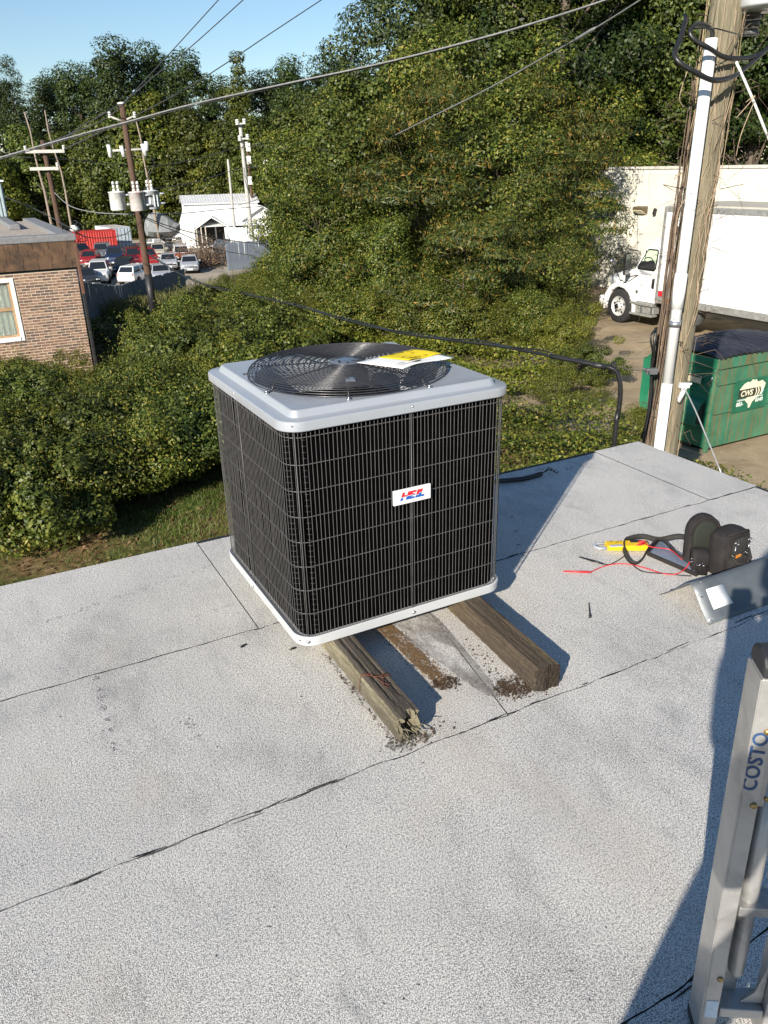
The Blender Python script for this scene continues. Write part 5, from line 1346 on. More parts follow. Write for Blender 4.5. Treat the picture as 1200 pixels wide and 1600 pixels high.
for (x0_, x1_, z_) in ((-1.06, -.76, 1.34), (-1.12, -.72, 1.275), (-1.08, -.76, 1.215)):
    x = x0_
    while x < x1_:
        w_ = rd.uniform(.018, .05); q.lim(x, min(x+w_, x1_), 1.1285, 1.1315, z_, z_+.028); x += w_+.012
q.lim(-1.04, -.78, 1.1285, 1.1315, 1.555, 1.567); q.lim(-.92, -.90, 1.1285, 1.1315, 1.42, 1.53); q.lim(-.92, -.86, 1.1285, 1.1315, 1.52, 1.535); q.lim(-1.045, -1.035, 1.1285, 1.1315, 1.44, 1.55)
q.build('lettering', M_decal, door)
# mirrors
q = MB(); q.tube([(-.62, 1.12, 2.18), (-.55, 1.42, 2.24), (-.53, 1.46, 2.20), (-.53, 1.46, 1.50), (-.56, 1.42, 1.46), (-.70, 1.12, 1.50)], .018, 6); mir = q.build('mirror_arm', M_black, tk)
q = MB(); q.box((-.53, 1.46, 1.94), (.07, .20, .40)); q.box((-.53, 1.46, 1.60), (.07, .20, .17)); q.build('mirror_head', M_black, mir, .02)
q = MB(); q.box((-.568, 1.46, 1.94), (.004, .16, .34)); q.box((-.568, 1.46, 1.60), (.004, .15, .13)); q.build('mirror_glass', M_chrome, mir)
q = MB(); q.tube([(.10, 1.05, 1.30), (.42, 1.10, 1.70)], .014, 6); q.tube([(.44, 1.06, 1.15), (.42, 1.10, 1.70)], .010, 6); hm = q.build('hood_mirror_arm', M_black, tk)
q = MB(); q.lathe([(.0001, -.02), (.10, -.01), (.11, .02), (.08, .06), (.0001, .07)], (.42, 1.10, 1.80), 16, 'x'); q.build('hood_mirror', M_chrome, hm)
q = MB(); q.tube([(-.60, 1.10, 1.62), (-.48, 1.16, 3.0)], .008, 5); q.build('aerial', M_greyp, tk)
q = MB(); q.lim(-1.02, -.94, .40, .52, 2.53, 2.58); q.build('marker_light', M_amberlens, cabo)
q = MB(); q.box((-.20, 1.125, 1.25), (.18, .02, .04), (0, .5, 0)); q.build('fender_vent', M_greyp, tk)
# wheels
def truck_wheel(x, sy, dual=False):
    q = MB(); y0, y1 = (.83, 1.13) if not dual else (.55, 1.16)
    q.lathe([(.30, y0), (.46, y0+.01), (.505, y0+.05), (.510, (y0+y1)/2), (.505, y1-.05), (.46, y1-.005), (.30, y1)] if sy > 0 else [(.30, -y1), (.46, -y1+.005), (.505, -y1+.05), (.510, -(y0+y1)/2), (.505, -y0-.05), (.46, -y0-.01), (.30, -y0)], (0, 0, 0), 32, 'y', cap=False)
    # lathe axis y maps profile z to -y: mirror back
    for i in range(len(q.v)): a_ = q.v[i]; q.v[i] = (a_[0]+x, -a_[1], a_[2]+.51)
    wh = q.build('wheel', M_tyre, tk)
    yy = y1 if sy > 0 else -y1; s_ = 1 if sy > 0 else -1
    q = MB(); prof_ = [(.30, -.01), (.295, .0), (.285, -.005), (.275, -.06), (.16, -.03), (.115, .0), (.105, .05), (.05, .06), (.0001, .06)]
    q.lathe(prof_, (0, 0, 0), 32, 'y', cap=False)
    for i in range(len(q.v)): a_ = q.v[i]; q.v[i] = (a_[0]+x, yy-s_*a_[1], a_[2]+.51)
    q.build('rim', M_rim, wh)
    q = MB()
    for k in range(5):
        a_ = 2*PI*k/5+.3; q.lathe([(.0001, 0), (.036, 0), (.036, .012), (.0001, .012)], (x+.215*math.cos(a_), yy-s_*.035, .51+.215*math.sin(a_)), 10, 'y')
    for k in range(10):
        a_ = 2*PI*k/10; q.lathe([(.0001, -.02), (.016, -.02), (.016, .02), (.0001, .02)], (x+.145*math.cos(a_), yy-s_*.0, .51+.145*math.sin(a_)), 6, 'y')
    q.lathe([(.0001, -.03), (.075, -.03), (.075, .03), (.0001, .03)], (x, yy+s_*.045, .51), 12, 'y')
    q.build('hub', M_black, wh)
for sy in (1, -1): truck_wheel(0, sy); truck_wheel(-6.4, sy, True)
# steps, tank
q = MB(); q.lim(-1.45, -.55, .95, 1.20, .36, .42); q.lim(-1.42, -.50, .95, 1.17, .66, .74); st_ = q.build('step', M_alusill, tk, .012)
q = MB(); q.lim(-1.38, -.62, .80, 1.08, .425, .655); q.build('battery_box', M_alusill, tk, .02)
q = MB()
for x in (-1.36, -.95): q.lim(x-.02, x+.02, 1.10, 1.14, .42, .66)
q.build('step_bracket', M_greyp, st_)
q = MB(); q.lathe([(.0001, -.6), (.25, -.6), (.28, -.56), (.28, .56), (.25, .6), (.0001, .6)], (-2.35, .88, .60), 20, 'x'); q.build('fuel_tank', M_greyp, tk)

# ================================================================== DUMPSTER
def dump_mat():
    k = NT('dumpster_green'); k.set(.5, 0, .4)
    c = k.ramp(k.noise(2.2, 5, .6), [(.3, (.018, .135, .078)), (.7, (.050, .22, .13))])
    drip = k.noise(3.4, 7, .75, co=k.mapping((4.5, 4.5, .22)))
    c = k.mix(k.ramp(drip, [(.45, 0.0), (.61, .85)]), c, (.16, .115, .05))
    drip2 = k.noise(6, 6, .7, co=k.mapping((5, 5, .3), (0, 0, .4)))
    c = k.mix(k.ramp(drip2, [(.58, 0.0), (.72, .7)]), c, (.30, .25, .12))
    k.color(c); k.bump(k.noise(5, 4), .2, .02); return k.m
def dump_clean():
    return plain('dumpster_green_side', (.018, .17, .085), .5, var=.25, scale=1.6, dirt=(.10, .20, .12), dirt_amt=.5)
M_dgreen, M_dclean = dump_mat(), dump_clean()
M_lidp = plain('dumpster_lid', (.022, .024, .034), .45, var=.3, scale=3)
dm = thing('dumpster', 'rust streaked green dumpster with a ribbed black lid beside the near pole', 'dumpster', W(10.77, 8.73, G+.04), AZ)
# local x along the long face, y depth, z up
DX, DY, DZ = 2.1, 1.62, 1.60
q = MB(); prof_ = [(0, .06), (DY-.25, .06), (DY, .50), (DY, DZ-.28), (DY-.38, DZ), (0, DZ)]
q.prism(prof_, 0, .012, DX-.012)
dbody = q.build('body', [M_dgreen], dm, .01)
q = MB(); q.prism([(0.0, .06), (DY-.25, .06), (DY, .50), (DY, DZ-.28), (DY-.38, DZ), (0.0, DZ)], 0, .0, .011); q.build('end_panel', M_dclean, dm)
q = MB(); q.lim(-.03, DX+.02, -.045, -.001, DZ-.16, DZ+.02); q.build('top_rim', M_dgreen, dm, .012)
q = MB()
for z in (.68, 1.18): q.prism([(-.001, z-.045), (-.030, z-.015), (-.030, z+.015), (-.001, z+.025)], 0, .0, DX)
q.build('rib', M_dgreen, dbody)
q = MB(); q.lim(-.04, .05, -.03, .03, .0, DZ-.15); q.build('corner_post', M_dgreen, dm, .012)
q = MB(); q.lim(-.035, -.001, .04, DY-.38, DZ-.17, DZ+.015); q.lim(-.028, -.001, .10, DY-.30, 1.02, 1.06); q.build('end_rib', M_dclean, dm, .01)
# fork pocket
q = MB(); q.prism([(-.001, .42), (-.20, .46), (-.20, .66), (-.10, .86), (-.001, .90)], 1, .14, 1.05); q.build('fork_pocket', M_dclean, dm, .012)
q = MB(); q.prism([(-.01, .46), (-.17, .49), (-.17, .64), (-.09, .80), (-.01, .84)], 1, .130, .139); q.build('pocket_opening', M_dark, dm)
q = MB(); q.lim(-.012, .012, .30, .75, .02, .058); q.lim(DX-.1, DX, .3, .75, .02, .058); q.lim(.1, .2, .05, 1.2, -.03, .058); q.lim(DX-.3, DX-.2, .05, 1.2, -.03, .058); q.build('skid', M_dark, dm)
# lid: domed panels with ribs
for k, (xa, xb) in enumerate(((-.04, DX/2-.01), (DX/2+.01, DX+.04))):
    q = MB(); V = []; nx_, ny_ = 34, 10
    for i in range(nx_+1):
        x = xa+(xb-xa)*i/nx_
        for j in range(ny_+1):
            y = -.08+(DY-.30+.16)*j/ny_; t = i/nx_
            z = DZ+.03+.055*math.sin(PI*min(1, max(0, (y+.08)/(DY-.14))))**.8+.03*math.sin(PI*t)+(.026 if i % 4 in (1, 2) else 0)
            V.append((x, y, z))
    F = [(i*(ny_+1)+j, (i+1)*(ny_+1)+j, (i+1)*(ny_+1)+j+1, i*(ny_+1)+j+1) for i in range(nx_) for j in range(ny_)]
    o = q.add(V, F, False).build('lid', M_lidp, dm); o.modifiers.new('thick', 'SOLIDIFY').thickness = .02
q = MB(); q.box((-.055, .42, 1.22), (.004, .36, .13)); wsn = q.build('warning_sticker', plain('sticker', (.62, .55, .36), .5, var=.25, scale=30), dm)
q = MB(); q.box((-.0585, .42, 1.265), (.003, .33, .022)); q.build('printed_line', M_ink, wsn)
q = MB(); q.box((-.06, .06, 1.18), (.05, .05, .05)); q.tube([(-.05, .05, 1.2), (-.06, .02, 1.32)], .012, 5); q.build('latch', M_chrome, dm)
# sign: green panel, cream map shape, black plate with letters, chevrons, number
M_cream = plain('cream_print', (.72, .70, .52), .5, var=.05); M_sgreen = plain('sign_green', (.010, .12, .065), .45); M_wprint = plain('white_print', (.72, .76, .72), .5); M_bluew = plain('pale_blue_print', (.50, .66, .68), .5)
sx0, sz0, sw, sh_ = .48, .62, .84, .56
q = MB(); q.lim(sx0, sx0+sw, -.0345, -.0312, sz0, sz0+sh_); sign = q.build('sign_panel', M_sgreen, dm)
cx, cz = sx0+.42, sz0+.30
mapp = [(-.30, .10), (-.20, .19), (-.12, .215), (-.06, .20), (.0, .245), (.05, .22), (.09, .235), (.12, .19), (.20, .19), (.24, .20), (.34, .13), (.30, .0), (.20, -.08), (.12, -.12), (.06, -.16), (.02, -.25), (-.02, -.26), (-.04, -.18), (-.10, -.14), (-.14, -.10), (-.06, -.05), (-.20, .0)]
q = MB(); q.prism([(cx+a_, cz+b_) for a_, b_ in mapp], 1, -.0375, -.0346); q.build('map_shape', M_cream, sign)
q = MB(); q.prism([(cx-.31, cz-.06), (cx+.09, cz-.06), (cx+.12, cz+.015), (cx+.09, cz+.09), (cx-.31, cz+.09)], 1, -.0395, -.0376); q.build('name_plate', M_ink, sign)
M3 = Matrix.Rotation(PI/2, 4, 'X')
text_obj('CWS', .135, M_cream, sign, Matrix.Translation((cx-.115, -.0400, cz+.012)) @ M3, shear=.12, bold=.004, ext=.0006)
for k in range(3):
    q = MB(); x = cx+.115+k*.065; q.prism([(x, cz-.06), (x+.030, cz-.06), (x+.066, cz+.015), (x+.030, cz+.09), (x, cz+.09), (x+.036, cz+.015)], 1, -.0400, -.0377); q.build('chevron', M_ink if k < 2 else M_bluew, sign)
text_obj('CAROLINA', .042, M_wprint, sign, Matrix.Translation((cx-.235, -.0400, cz-.093)) @ M3, bold=.001, ext=.0004)
text_obj('803-', .095, M_wprint, sign, Matrix.Translation((cx-.255, -.0400, cz-.165)) @ M3, shear=.12, bold=.003, ext=.0004)
text_obj('0040', .095, M_wprint, sign, Matrix.Translation((cx+.225, -.0400, cz-.145)) @ M3, shear=.12, bold=.003, ext=.0004)
q = MB()
for i in range(7): q.lim(cx+.10+i*.032, cx+.122+i*.032, -.0400, -.0380, cz-.085, cz-.070)
q.build('small_print', M_wprint, sign)

# ================================================================== CARS
def paint(name, c, metal=.25): 
    k = plain('paint_'+name, c, .28, metal, var=.06, scale=2, dirt=tuple(.6*x+.08 for x in c), dirt_amt=.3); return k
PAINTS = {n_: paint(n_, c) for n_, c in dict(white=(.74, .74, .73), charcoal=(.035, .038, .045), navy=(.018, .035, .085), black=(.020, .022, .028), maroon=(.13, .012, .020), red=(.34, .022, .022), silver=(.42, .44, .47), tan=(.50, .46, .36), orange=(.36, .085, .030), grey=(.16, .17, .18), brown=(.10, .055, .04)).items()}
M_carglass = plain('car_glass', (.014, .017, .020), .05, var=.1, spec=.9)
M_tail = plain('tail_lens', (.42, .015, .02), .2); M_hl = plain('headlight_lens', (.60, .62, .62), .08)
def car(kind, colour, roofc=None):
    """x forward; returns list of (name, mesh, sub) """
    S = dict(sedan=(4.6, 1.76, .98, 1.44, [(-1.75, -.9), (.55, 1.25)], .62), hatch=(4.2, 1.72, .98, 1.50, [(-1.95, -1.55), (.45, 1.15)], .60), suv=(4.7, 1.84, 1.12, 1.74, [(-2.15, -1.85), (.55, 1.10)], .66), pickup=(5.2, 1.86, 1.12, 1.78, [(-.75, -.5), (.85, 1.35)], .66), van=(5.0, 1.9, 1.15, 1.95, [(-2.4, -2.2), (1.0, 1.65)], .66))[kind]
    L, Wd, hb, ht, ((rb0, rt0), (ft1, fb1)), wr_ = S
    hw = Wd/2; parts = []
    q = MB(); xs_ = [(-L/2, .72, .45, hb-.10), (-L/2+.12, .93, .28, hb-.01), (-L*.25, 1.0, .24, hb), (0, 1.0, .24, hb), (fb1-.05, 1.0, .24, hb), (L*.36, .97, .25, hb-.09), (L/2-.14, .90, .28, hb-.20), (L/2, .70, .42, hb-.34)]
    LL = []
    for x, s_, zb, zt in xs_:
        w_ = hw*s_; LL.append([Vector((x, -w_*.92, zb)), Vector((x, -w_, zb+.25)), Vector((x, -w_*.97, zt-.08)), Vector((x, -w_*.86, zt)), Vector((x, w_*.86, zt)), Vector((x, w_*.97, zt-.08)), Vector((x, w_, zb+.25)), Vector((x, w_*.92, zb))])
    q.loft(LL, (True, True), True); body = q; 
    c = MB(); bw, tw = hw*.88, hw*.70; zt = ht; zb = hb-.02
    P = [Vector((rb0, -bw, zb)), Vector((fb1, -bw, zb)), Vector((fb1, bw, zb)), Vector((rb0, bw, zb)), Vector((rt0, -tw, zt)), Vector((ft1, -tw, zt)), Vector((ft1, tw, zt)), Vector((rt0, tw, zt))]
    c.add(P, [(4, 5, 6, 7), (0, 1, 5, 4), (2, 3, 7, 6), (1, 2, 6, 5), (3, 0, 4, 7)])
    g = MB()
    def inset(a_, b_, c_, d_, m0=.07, m1=.10, off=.006):
        n_ = (b_-a_).cross(d_-a_).normalized(); mid = (a_+b_+c_+d_)/4
        if n_.dot(mid-Vector((mid.x*.3, 0, zb))) < 0: n_ = -n_
        def bl(s_, t_): return a_*(1-s_)*(1-t_)+b_*s_*(1-t_)+c_*s_*t_+d_*(1-s_)*t_
        V = [bl(m0, m1), bl(1-m0, m1), bl(1-m0, 1-m1), bl(m0, 1-m1)]
        g.add([p+n_*off for p in V]+[p-n_*.01 for p in V], [(0, 1, 2, 3), (0, 4, 5, 1), (1, 5, 6, 2), (2, 6, 7, 3), (3, 7, 4, 0)])
    inset(P[1], P[2], P[6], P[5], .06, .08); inset(P[3], P[0], P[4], P[7], .08, .14)
    for a_, b_, c_, d_ in ((P[0], P[1], P[5], P[4]), (P[2], P[3], P[7], P[6])):
        m1 = (a_+b_)/2; m2 = (c_+d_)/2
        inset(a_, m1, m2, d_, .09, .12); inset(m1, b_, c_, m2, .07, .12)
    return body, c, g, L, hw, hb, wr_/2
M_under = plain('car_underside', (.012, .012, .013), .8)
WH = {}
def wheel_mesh(r_):
    if r_ in WH: return WH[r_]
    q = MB(); q.lathe([(r_*.6, -.11), (r_*.95, -.11), (r_, -.07), (r_, .07), (r_*.95, .11), (r_*.6, .11)], n=20, axis='y'); a_ = q.mesh('wheel', M_tyre)
    q = MB()
    q.lathe([(r_*.62, -.112), (r_*.56, -.105), (.05, -.09), (.0001, -.095)], n=20, axis='y'); q.lathe([(.0001, .095), (.05, .09), (r_*.56, .105), (r_*.62, .112)], n=20, axis='y'); b_ = q.mesh('rim', M_alusill)
    WH[r_] = (a_, b_); return WH[r_]
def make_car(kind, colour, label, p, heading, group='cars parked in the lot', roofc=None):
    t = thing('parked_car' if kind != 'pickup' else 'parked_pickup', label, 'car' if kind != 'pickup' else 'pickup', p, heading, group)
    body, c, g, L, hw, hb, wr_ = car(kind, colour)
    bo = body.build('body', PAINTS[colour], t); md = bo.modifiers.new('split', 'EDGE_SPLIT'); md.split_angle = R(38)
    co = c.build('cabin', PAINTS[roofc or colour], t, .04); g.build('windows', M_carglass, co)
    if kind == 'pickup':
        q = MB(); q.lim(-2.45, -.75, -hw*.76, hw*.76, hb-.001, hb+.012); q.build('bed', M_under, t)
    q = MB()
    for s_ in (-1, 1):
        h_ = MB(); h_.box((L/2-.13, s_*hw*.66, hb-.30), (.16, hw*.34, .14), (0, .5, s_*.35)); h_.build('headlight', M_hl, t, .02)
        h_ = MB(); h_.box((-L/2+.09, s_*hw*.72, hb-.15), (.10, hw*.25, .20)); h_.build('tail_light', M_tail, t, .02)
        m_ = MB(); m_.box((.75, s_*(hw+.06), hb+.06), (.10, .18, .13)); m_.build('mirror', PAINTS[colour], t, .03)
    q.lim(L/2-.20, L/2-.005, -hw*.40, hw*.40, hb-.40, hb-.28); q.build('grille', M_greyp, t, .02)
    for xa, xb, za in ((L/2-.25, L/2+.03, .30), (-L/2-.03, -L/2+.15, .34)):
        q = MB(); q.lim(xa, xb, -hw*.80, hw*.80, za, za+.16); q.build('bumper', M_greyp if colour not in ('white',) else PAINTS['white'], t, .03)
    q = MB(); q.box((L/2+.035, 0, .42), (.01, .5, .12)); q.build('number_plate', M_white, t)
    for x in (-L*.30, L*.31):
        a_ = MB()
        for s_ in (-1, 1): a_.lathe([(.0001, -.02), (wr_+.07, -.02), (wr_+.07, .0), (.0001, .0)], (x, s_*(hw-.012)+(.016 if s_ > 0 else .004), wr_), 20, 'y')
        a_.build('wheel_arch', M_under, t)
        for s_ in (-1, 1):
            me_t, me_r = wheel_mesh(wr_); w_ = link('wheel', me_t, t); w_.location = (x, s_*(hw-.09), wr_); r2 = link('rim', me_r, w_)
    return t
def lot(px, py): 
    p = on_ground(px, py); return Vector((p.x, p.y, p.z+.06))
toward = lambda deg: R(-90+deg)      # heading: 0 faces the viewer
cars = [('suv', 'white', 'white SUV facing the roof in the front row of the lot', 158, 441, 14), ('sedan', 'charcoal', 'dark grey sedan half hidden behind the brick building corner', 134, 448, 32), ('hatch', 'black', 'black hatchback right of the white SUV', 196, 430, 8),
        ('suv', 'navy', 'dark blue SUV behind the black hatchback', 182, 414, 14), ('hatch', 'red', 'red hatchback behind the white SUV', 143, 416, 10), ('suv', 'maroon', 'maroon SUV left of the transformer pole', 211, 416, 20), ('suv', 'red', 'red car right behind the transformer pole', 232, 417, 25),
        ('hatch', 'white', 'white hatchback with red tail lights left of the transformer pole base', 216, 442, 168), ('sedan', 'silver', 'silver sedan with a long bonnet right of the transformer pole base', 252, 441, 20), ('sedan', 'silver', 'pale silver sedan facing the roof before the orange car', 265, 421, 14),
        ('suv', 'orange', 'rust orange car with a white roof at the right of the lot', 285, 412, 16), ('hatch', 'tan', 'small tan car behind the silver sedan', 249, 404, 12), ('sedan', 'silver', 'silver sedan half hidden by the brush at the fence', 298, 425, 12), ('sedan', 'charcoal', 'charcoal sedan in the shade behind the tan car', 248, 393, 85),
        ('suv', 'grey', 'grey boxy van in front of the red container', 162, 407, 12), ('pickup', 'brown', 'dark pickup before the red container at its left end', 122, 408, 60)]
for kind, colr, lb, px, py, hd in cars:
    make_car(kind, colr, lb, lot(px, py), toward(hd), roofc='white' if colr == 'orange' else None)

# ================================================================== CONTAINERS, BOAT, YARD BUILDINGS
M_cred = plain('container_red', (.42, .032, .026), .5, var=.15, scale=1.2, dirt=(.25, .06, .04), dirt_amt=.4); M_cgrey = plain('container_grey', (.46, .54, .60), .5, var=.12, scale=1, dirt=(.30, .17, .09), dirt_amt=.5)
M_crust = plain('rusty_roof', (.50, .44, .38), .7, var=.2, scale=1, dirt=(.24, .12, .07), dirt_amt=.8)
def container(name, label, p, rz, L, m_, mr):
    t = thing(name, label, 'container', p, rz); H_, Wd = 2.6, 2.44
    q = MB(); q.lim(0, L, .03, Wd-.03, .12, H_-.06); q.build('body', m_, t)
    q = MB()
    for x in (0, L-.12):
        for y in (0, Wd-.12): q.lim(x, x+.12, y, y+.12, 0, H_)
    for y in (0, Wd-.12): q.lim(.12, L-.12, y, y+.12, 0, .16); q.lim(.12, L-.12, y, y+.12, H_-.12, H_)
    for x in (0, L-.12): q.lim(x, x+.12, .12, Wd-.12, 0, .16); q.lim(x, x+.12, .12, Wd-.12, H_-.12, H_)
    q.build('frame', m_, t)
    n_ = int((L-.3)/.28)
    rib_me = None
    for i in range(n_):
        q = MB(); x = .16+i*.28; q.prism([(x, .03), (x+.07, -.012), (x+.17, -.012), (x+.24, .03)], 2, .165, H_-.125); q.build('corrugation', m_, t)
    q = MB(); q.lim(.13, L-.13, .13, Wd-.13, H_-.055, H_-.02); q.build('roof', mr, t)
    # door end at x=L
    q = MB()
    for y in (.35, .75, 1.65, 2.05): q.tube([(L+.03, y, .2), (L+.03, y, H_-.15)], .025, 6)
    q.lim(L+.001, L+.02, 1.21, 1.23, .17, H_-.13); q.lim(L+.001, L+.03, .14, 2.3, .9, .93); q.lim(L+.001, L+.03, .14, 2.3, 1.75, 1.78); q.build('door_gear', M_greyp, t); return t
p0, p1 = on_ground(128, 401), on_ground(186, 397)
d_ = p1-p0; c0 = p1-d_.normalized()*6.06
container('shipping_container', 'red corrugated shipping container at the back of the lot', (c0.x, c0.y, p1.z+.06), math.atan2(d_.y, d_.x), 6.06, M_cred, M_cred)
p1 = on_ground(206, 393)
q0 = Vector((p1.x, p1.y, 0))+Vector((-.2, .3, 0)); 
container('shipping_container', 'pale blue grey container with a rusty roof behind the red one', (q0.x-2.44*math.cos(R(20))-6.06*math.cos(R(-55)), q0.y-2.44*math.sin(R(20))-6.06*math.sin(R(-55))+1.5, p1.z+.06), R(-55), 6.06, M_cgrey, M_crust)
M_tarp = plain('grey_tarp', (.24, .255, .26), .7, var=.2, scale=1.2, bump=.6, bscale=3)
bp_ = on_ground(252, 380); bt = thing('covered_boat', 'boat under a grey tarpaulin at the back of the lot', 'boat', (bp_.x, bp_.y+2, bp_.z+.06), R(25)); bt.scale = (.66, 1.1, .92)
LL = []
for x, w_, zt, zb in ((-3.4, 1.25, 3.0, .9), (-2.4, 1.35, 3.9, .75), (-.8, 1.4, 4.1, .7), (.8, 1.35, 3.6, .7), (2.2, 1.05, 2.9, .8), (3.3, .45, 2.3, 1.2), (3.7, .1, 2.1, 1.7)):
    LL.append([Vector((x, y_*w_, z_)) for y_, z_ in ((-.5, zb), (-1, zb+.7), (-.95, zb+1.1), (-.5, zt-.35), (0, zt), (.5, zt-.35), (.95, zb+1.1), (1, zb+.7), (.5, zb))])
q = MB(); q.loft(LL, (True, True), False); q.build('tarpaulin', M_tarp, bt)
q = MB(); q.lim(-2.6, 3.6, -.9, -.8, .35, .55); q.lim(-2.6, 3.6, .8, .9, .35, .55); q.lim(-1.2, -.4, -1.0, 1.0, .5, .75)
for y_ in (-1.05, 1.05): q.lathe([(.0001, -.1), (.34, -.1), (.34, .1), (.0001, .1)], (-.8, y_, .34), 16, 'y')
q.build('trailer', M_greyp, bt)
# white metal building
def corr_mat():
    k = NT('white_ribbed_roof'); k.set(.4, .2, .4)
    k.color(k.ramp(k.noise(.8, 4), [(.3, (.62, .63, .64)), (.7, (.76, .76, .76))])); return k.m
M_mroof = corr_mat()
wbp = on_ground(311, 389); WB = thing('white_metal_building', 'white metal building with a lean-to roof at the back of the lot', 'building', (wbp.x, wbp.y, wbp.z), AZ-R(12)); WB.scale = (.77, .77, .77)
q = MB(); q.lim(-1.5, 10.0, 1.5, 9, 0, 6.5); q.build('wall', M_white, WB)
q = MB(); q.prism([(1.1, 6.45), (5.2, 7.6), (9.3, 6.5), (9.3, 6.65), (5.2, 7.75), (1.1, 6.6)], 0, -1.8, 10.2); rf = q.build('roof', M_mroof, WB)
q = MB()
for i in range(30): q.prism([(1.1, 6.60), (5.2, 7.75), (5.2, 7.80), (1.1, 6.65)], 0, -1.7+i*.4, -1.64+i*.4)
tag(q.build('roof_rib', M_mroof, rf), kind='stuff')
q = MB(); q.prism([(-2.6, 3.35), (1.499, 4.7), (1.499, 4.82), (-2.6, 3.47)], 0, -.5, 9.0); lt = q.build('lean_to_roof', M_mroof, WB)
q = MB()
for i in range(26): q.prism([(-2.6, 3.47), (1.49, 4.82), (1.49, 4.88), (-2.6, 3.53)], 0, -.45+i*.365, -.38+i*.365)
tag(q.build('roof_rib', M_mroof, lt), kind='stuff')
q = MB()
for x in (-.4, 2.6, 5.2, 7.6): q.lim(x, x+.18, -2.45, -2.27, 0, 3.4)
q.build('post', M_greyp, WB)
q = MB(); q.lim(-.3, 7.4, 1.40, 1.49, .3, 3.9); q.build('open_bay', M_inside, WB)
q = MB(); q.prism([(-1.499, 0), (-1.499, 6.5), (-2.4, 4.0), (-2.4, 0)], 1, 1.6, 1.9); q.build('side_fin', M_white, WB)
# annex on the right with gable
q = MB(); q.lim(7.2, 13.2, -1.4, 6.4, 0, 4.0); an = q.build('annex_wall', M_white, WB)
q = MB(); q.prism([(6.9, 3.95), (10.2, 5.9), (13.6, 3.95), (13.6, 4.1), (10.2, 6.08), (6.9, 4.1)], 1, -1.9, 6.6); q.build('annex_roof', M_mroof, an)
q = MB(); q.prism([(7.2, 4.0), (10.2, 5.85), (13.2, 4.0)], 1, -1.38, -1.2); q.build('gable', M_white, an)
for x in (9.3, 11.6):
    q = MB(); q.lim(x, x+1.1, -1.44, -1.405, 2.0, 3.2); w_ = q.build('window', M_carglass, an)
    q = MB(); q.lim(x-.06, x, -1.46, -1.405, 1.94, 3.26); q.lim(x+1.1, x+1.16, -1.46, -1.405, 1.94, 3.26); q.lim(x, x+1.1, -1.46, -1.445, 2.57, 2.63); q.build('frame', M_white, w_)
q = MB(); q.lim(8.0, 12.8, -3.4, -1.45, 1.7, 1.82)
for i in range(9): q.lim(8.1+i*.55, 8.15+i*.55, -3.35, -3.3, 1.82, 2.7)
q.lim(8.0, 12.8, -3.38, -3.30, 2.7, 2.76); q.build('porch', M_white, an)
# small canopy tent
tp = on_ground(318, 388); TT = thing('canopy_shed', 'small white gabled carport with posts before the metal building', 'carport', (tp.x, tp.y-3, tp.z), AZ-R(20))
q = MB(); q.prism([(-.2, 2.3), (1.9, 3.6), (4.0, 2.3), (4.0, 2.4), (1.9, 3.72), (-.2, 2.4)], 1, 0, 4.5); q.build('roof', M_white, TT)
for x in (-.05, .5, 1.0, 3.7):
    for y in (.1, 4.3): q = MB(); q.lim(x, x+.12, y, y+.12, 0, 2.4 if x in (-.05, 3.7) else 2.6); q.build('post', plain('post_pale', (.45, .40, .33), .8), TT)
q = MB(); q.lim(.1, 3.7, 4.2, 4.28, 0, 2.3); q.build('back_panel', M_inside, TT)
for px, py, lb in ((279, 377, 'white appliance standing in the lot before the dark bay'), (284, 377, 'second white appliance right against the first one')):
    p = on_ground(px, py); t = thing('old_appliance', lb, 'appliance', (p.x, p.y, p.z+.05), AZ, 'white appliances in the lot'); q = MB(); q.lim(-.75, .75, 0, .8, .05, 1.35); q.build('cabinet', M_white, t, .04); q = MB(); q.lim(-.7, .7, -.03, -.001, .2, 1.3); q.lim(-.02, .02, -.05, -.031, .2, 1.3); q.build('door', M_white, t, .01)
p = on_ground(303, 384); t = thing('plastic_chair', 'white plastic chair by the small carport', 'chair', (p.x, p.y, p.z+.05), R(200)); q = MB()
q.lim(-.27, .27, -.25, .25, .42, .47); q.build('seat', M_white, t); q = MB(); q.lim(-.27, .27, .21, .26, .47, .95); q.build('backrest', M_white, t)
for x in (-.24, .24):
    for y in (-.22, .22): q = MB(); q.lim(x-.03, x+.03, y-.03, y+.03, 0, .42); q.build('leg', M_white, t)
p = on_ground(294, 384); t = thing('white_tub', 'white tub lying on the lot left of the plastic chair', 'tub', (p.x, p.y, p.z+.05)); q = MB(); q.lathe([(.5, 0), (.7, .55), (.74, .58), (.66, .5), (.46, .06), (.0001, .05)], n=20); q.build('basin', M_white, t)
# pale board panels and clutter round the annex
M_pboard = plain('pale_board', (.52, .56, .56), .8, var=.15, scale=1)
a0, a1 = on_ground(352, 392), on_ground(410, 402)
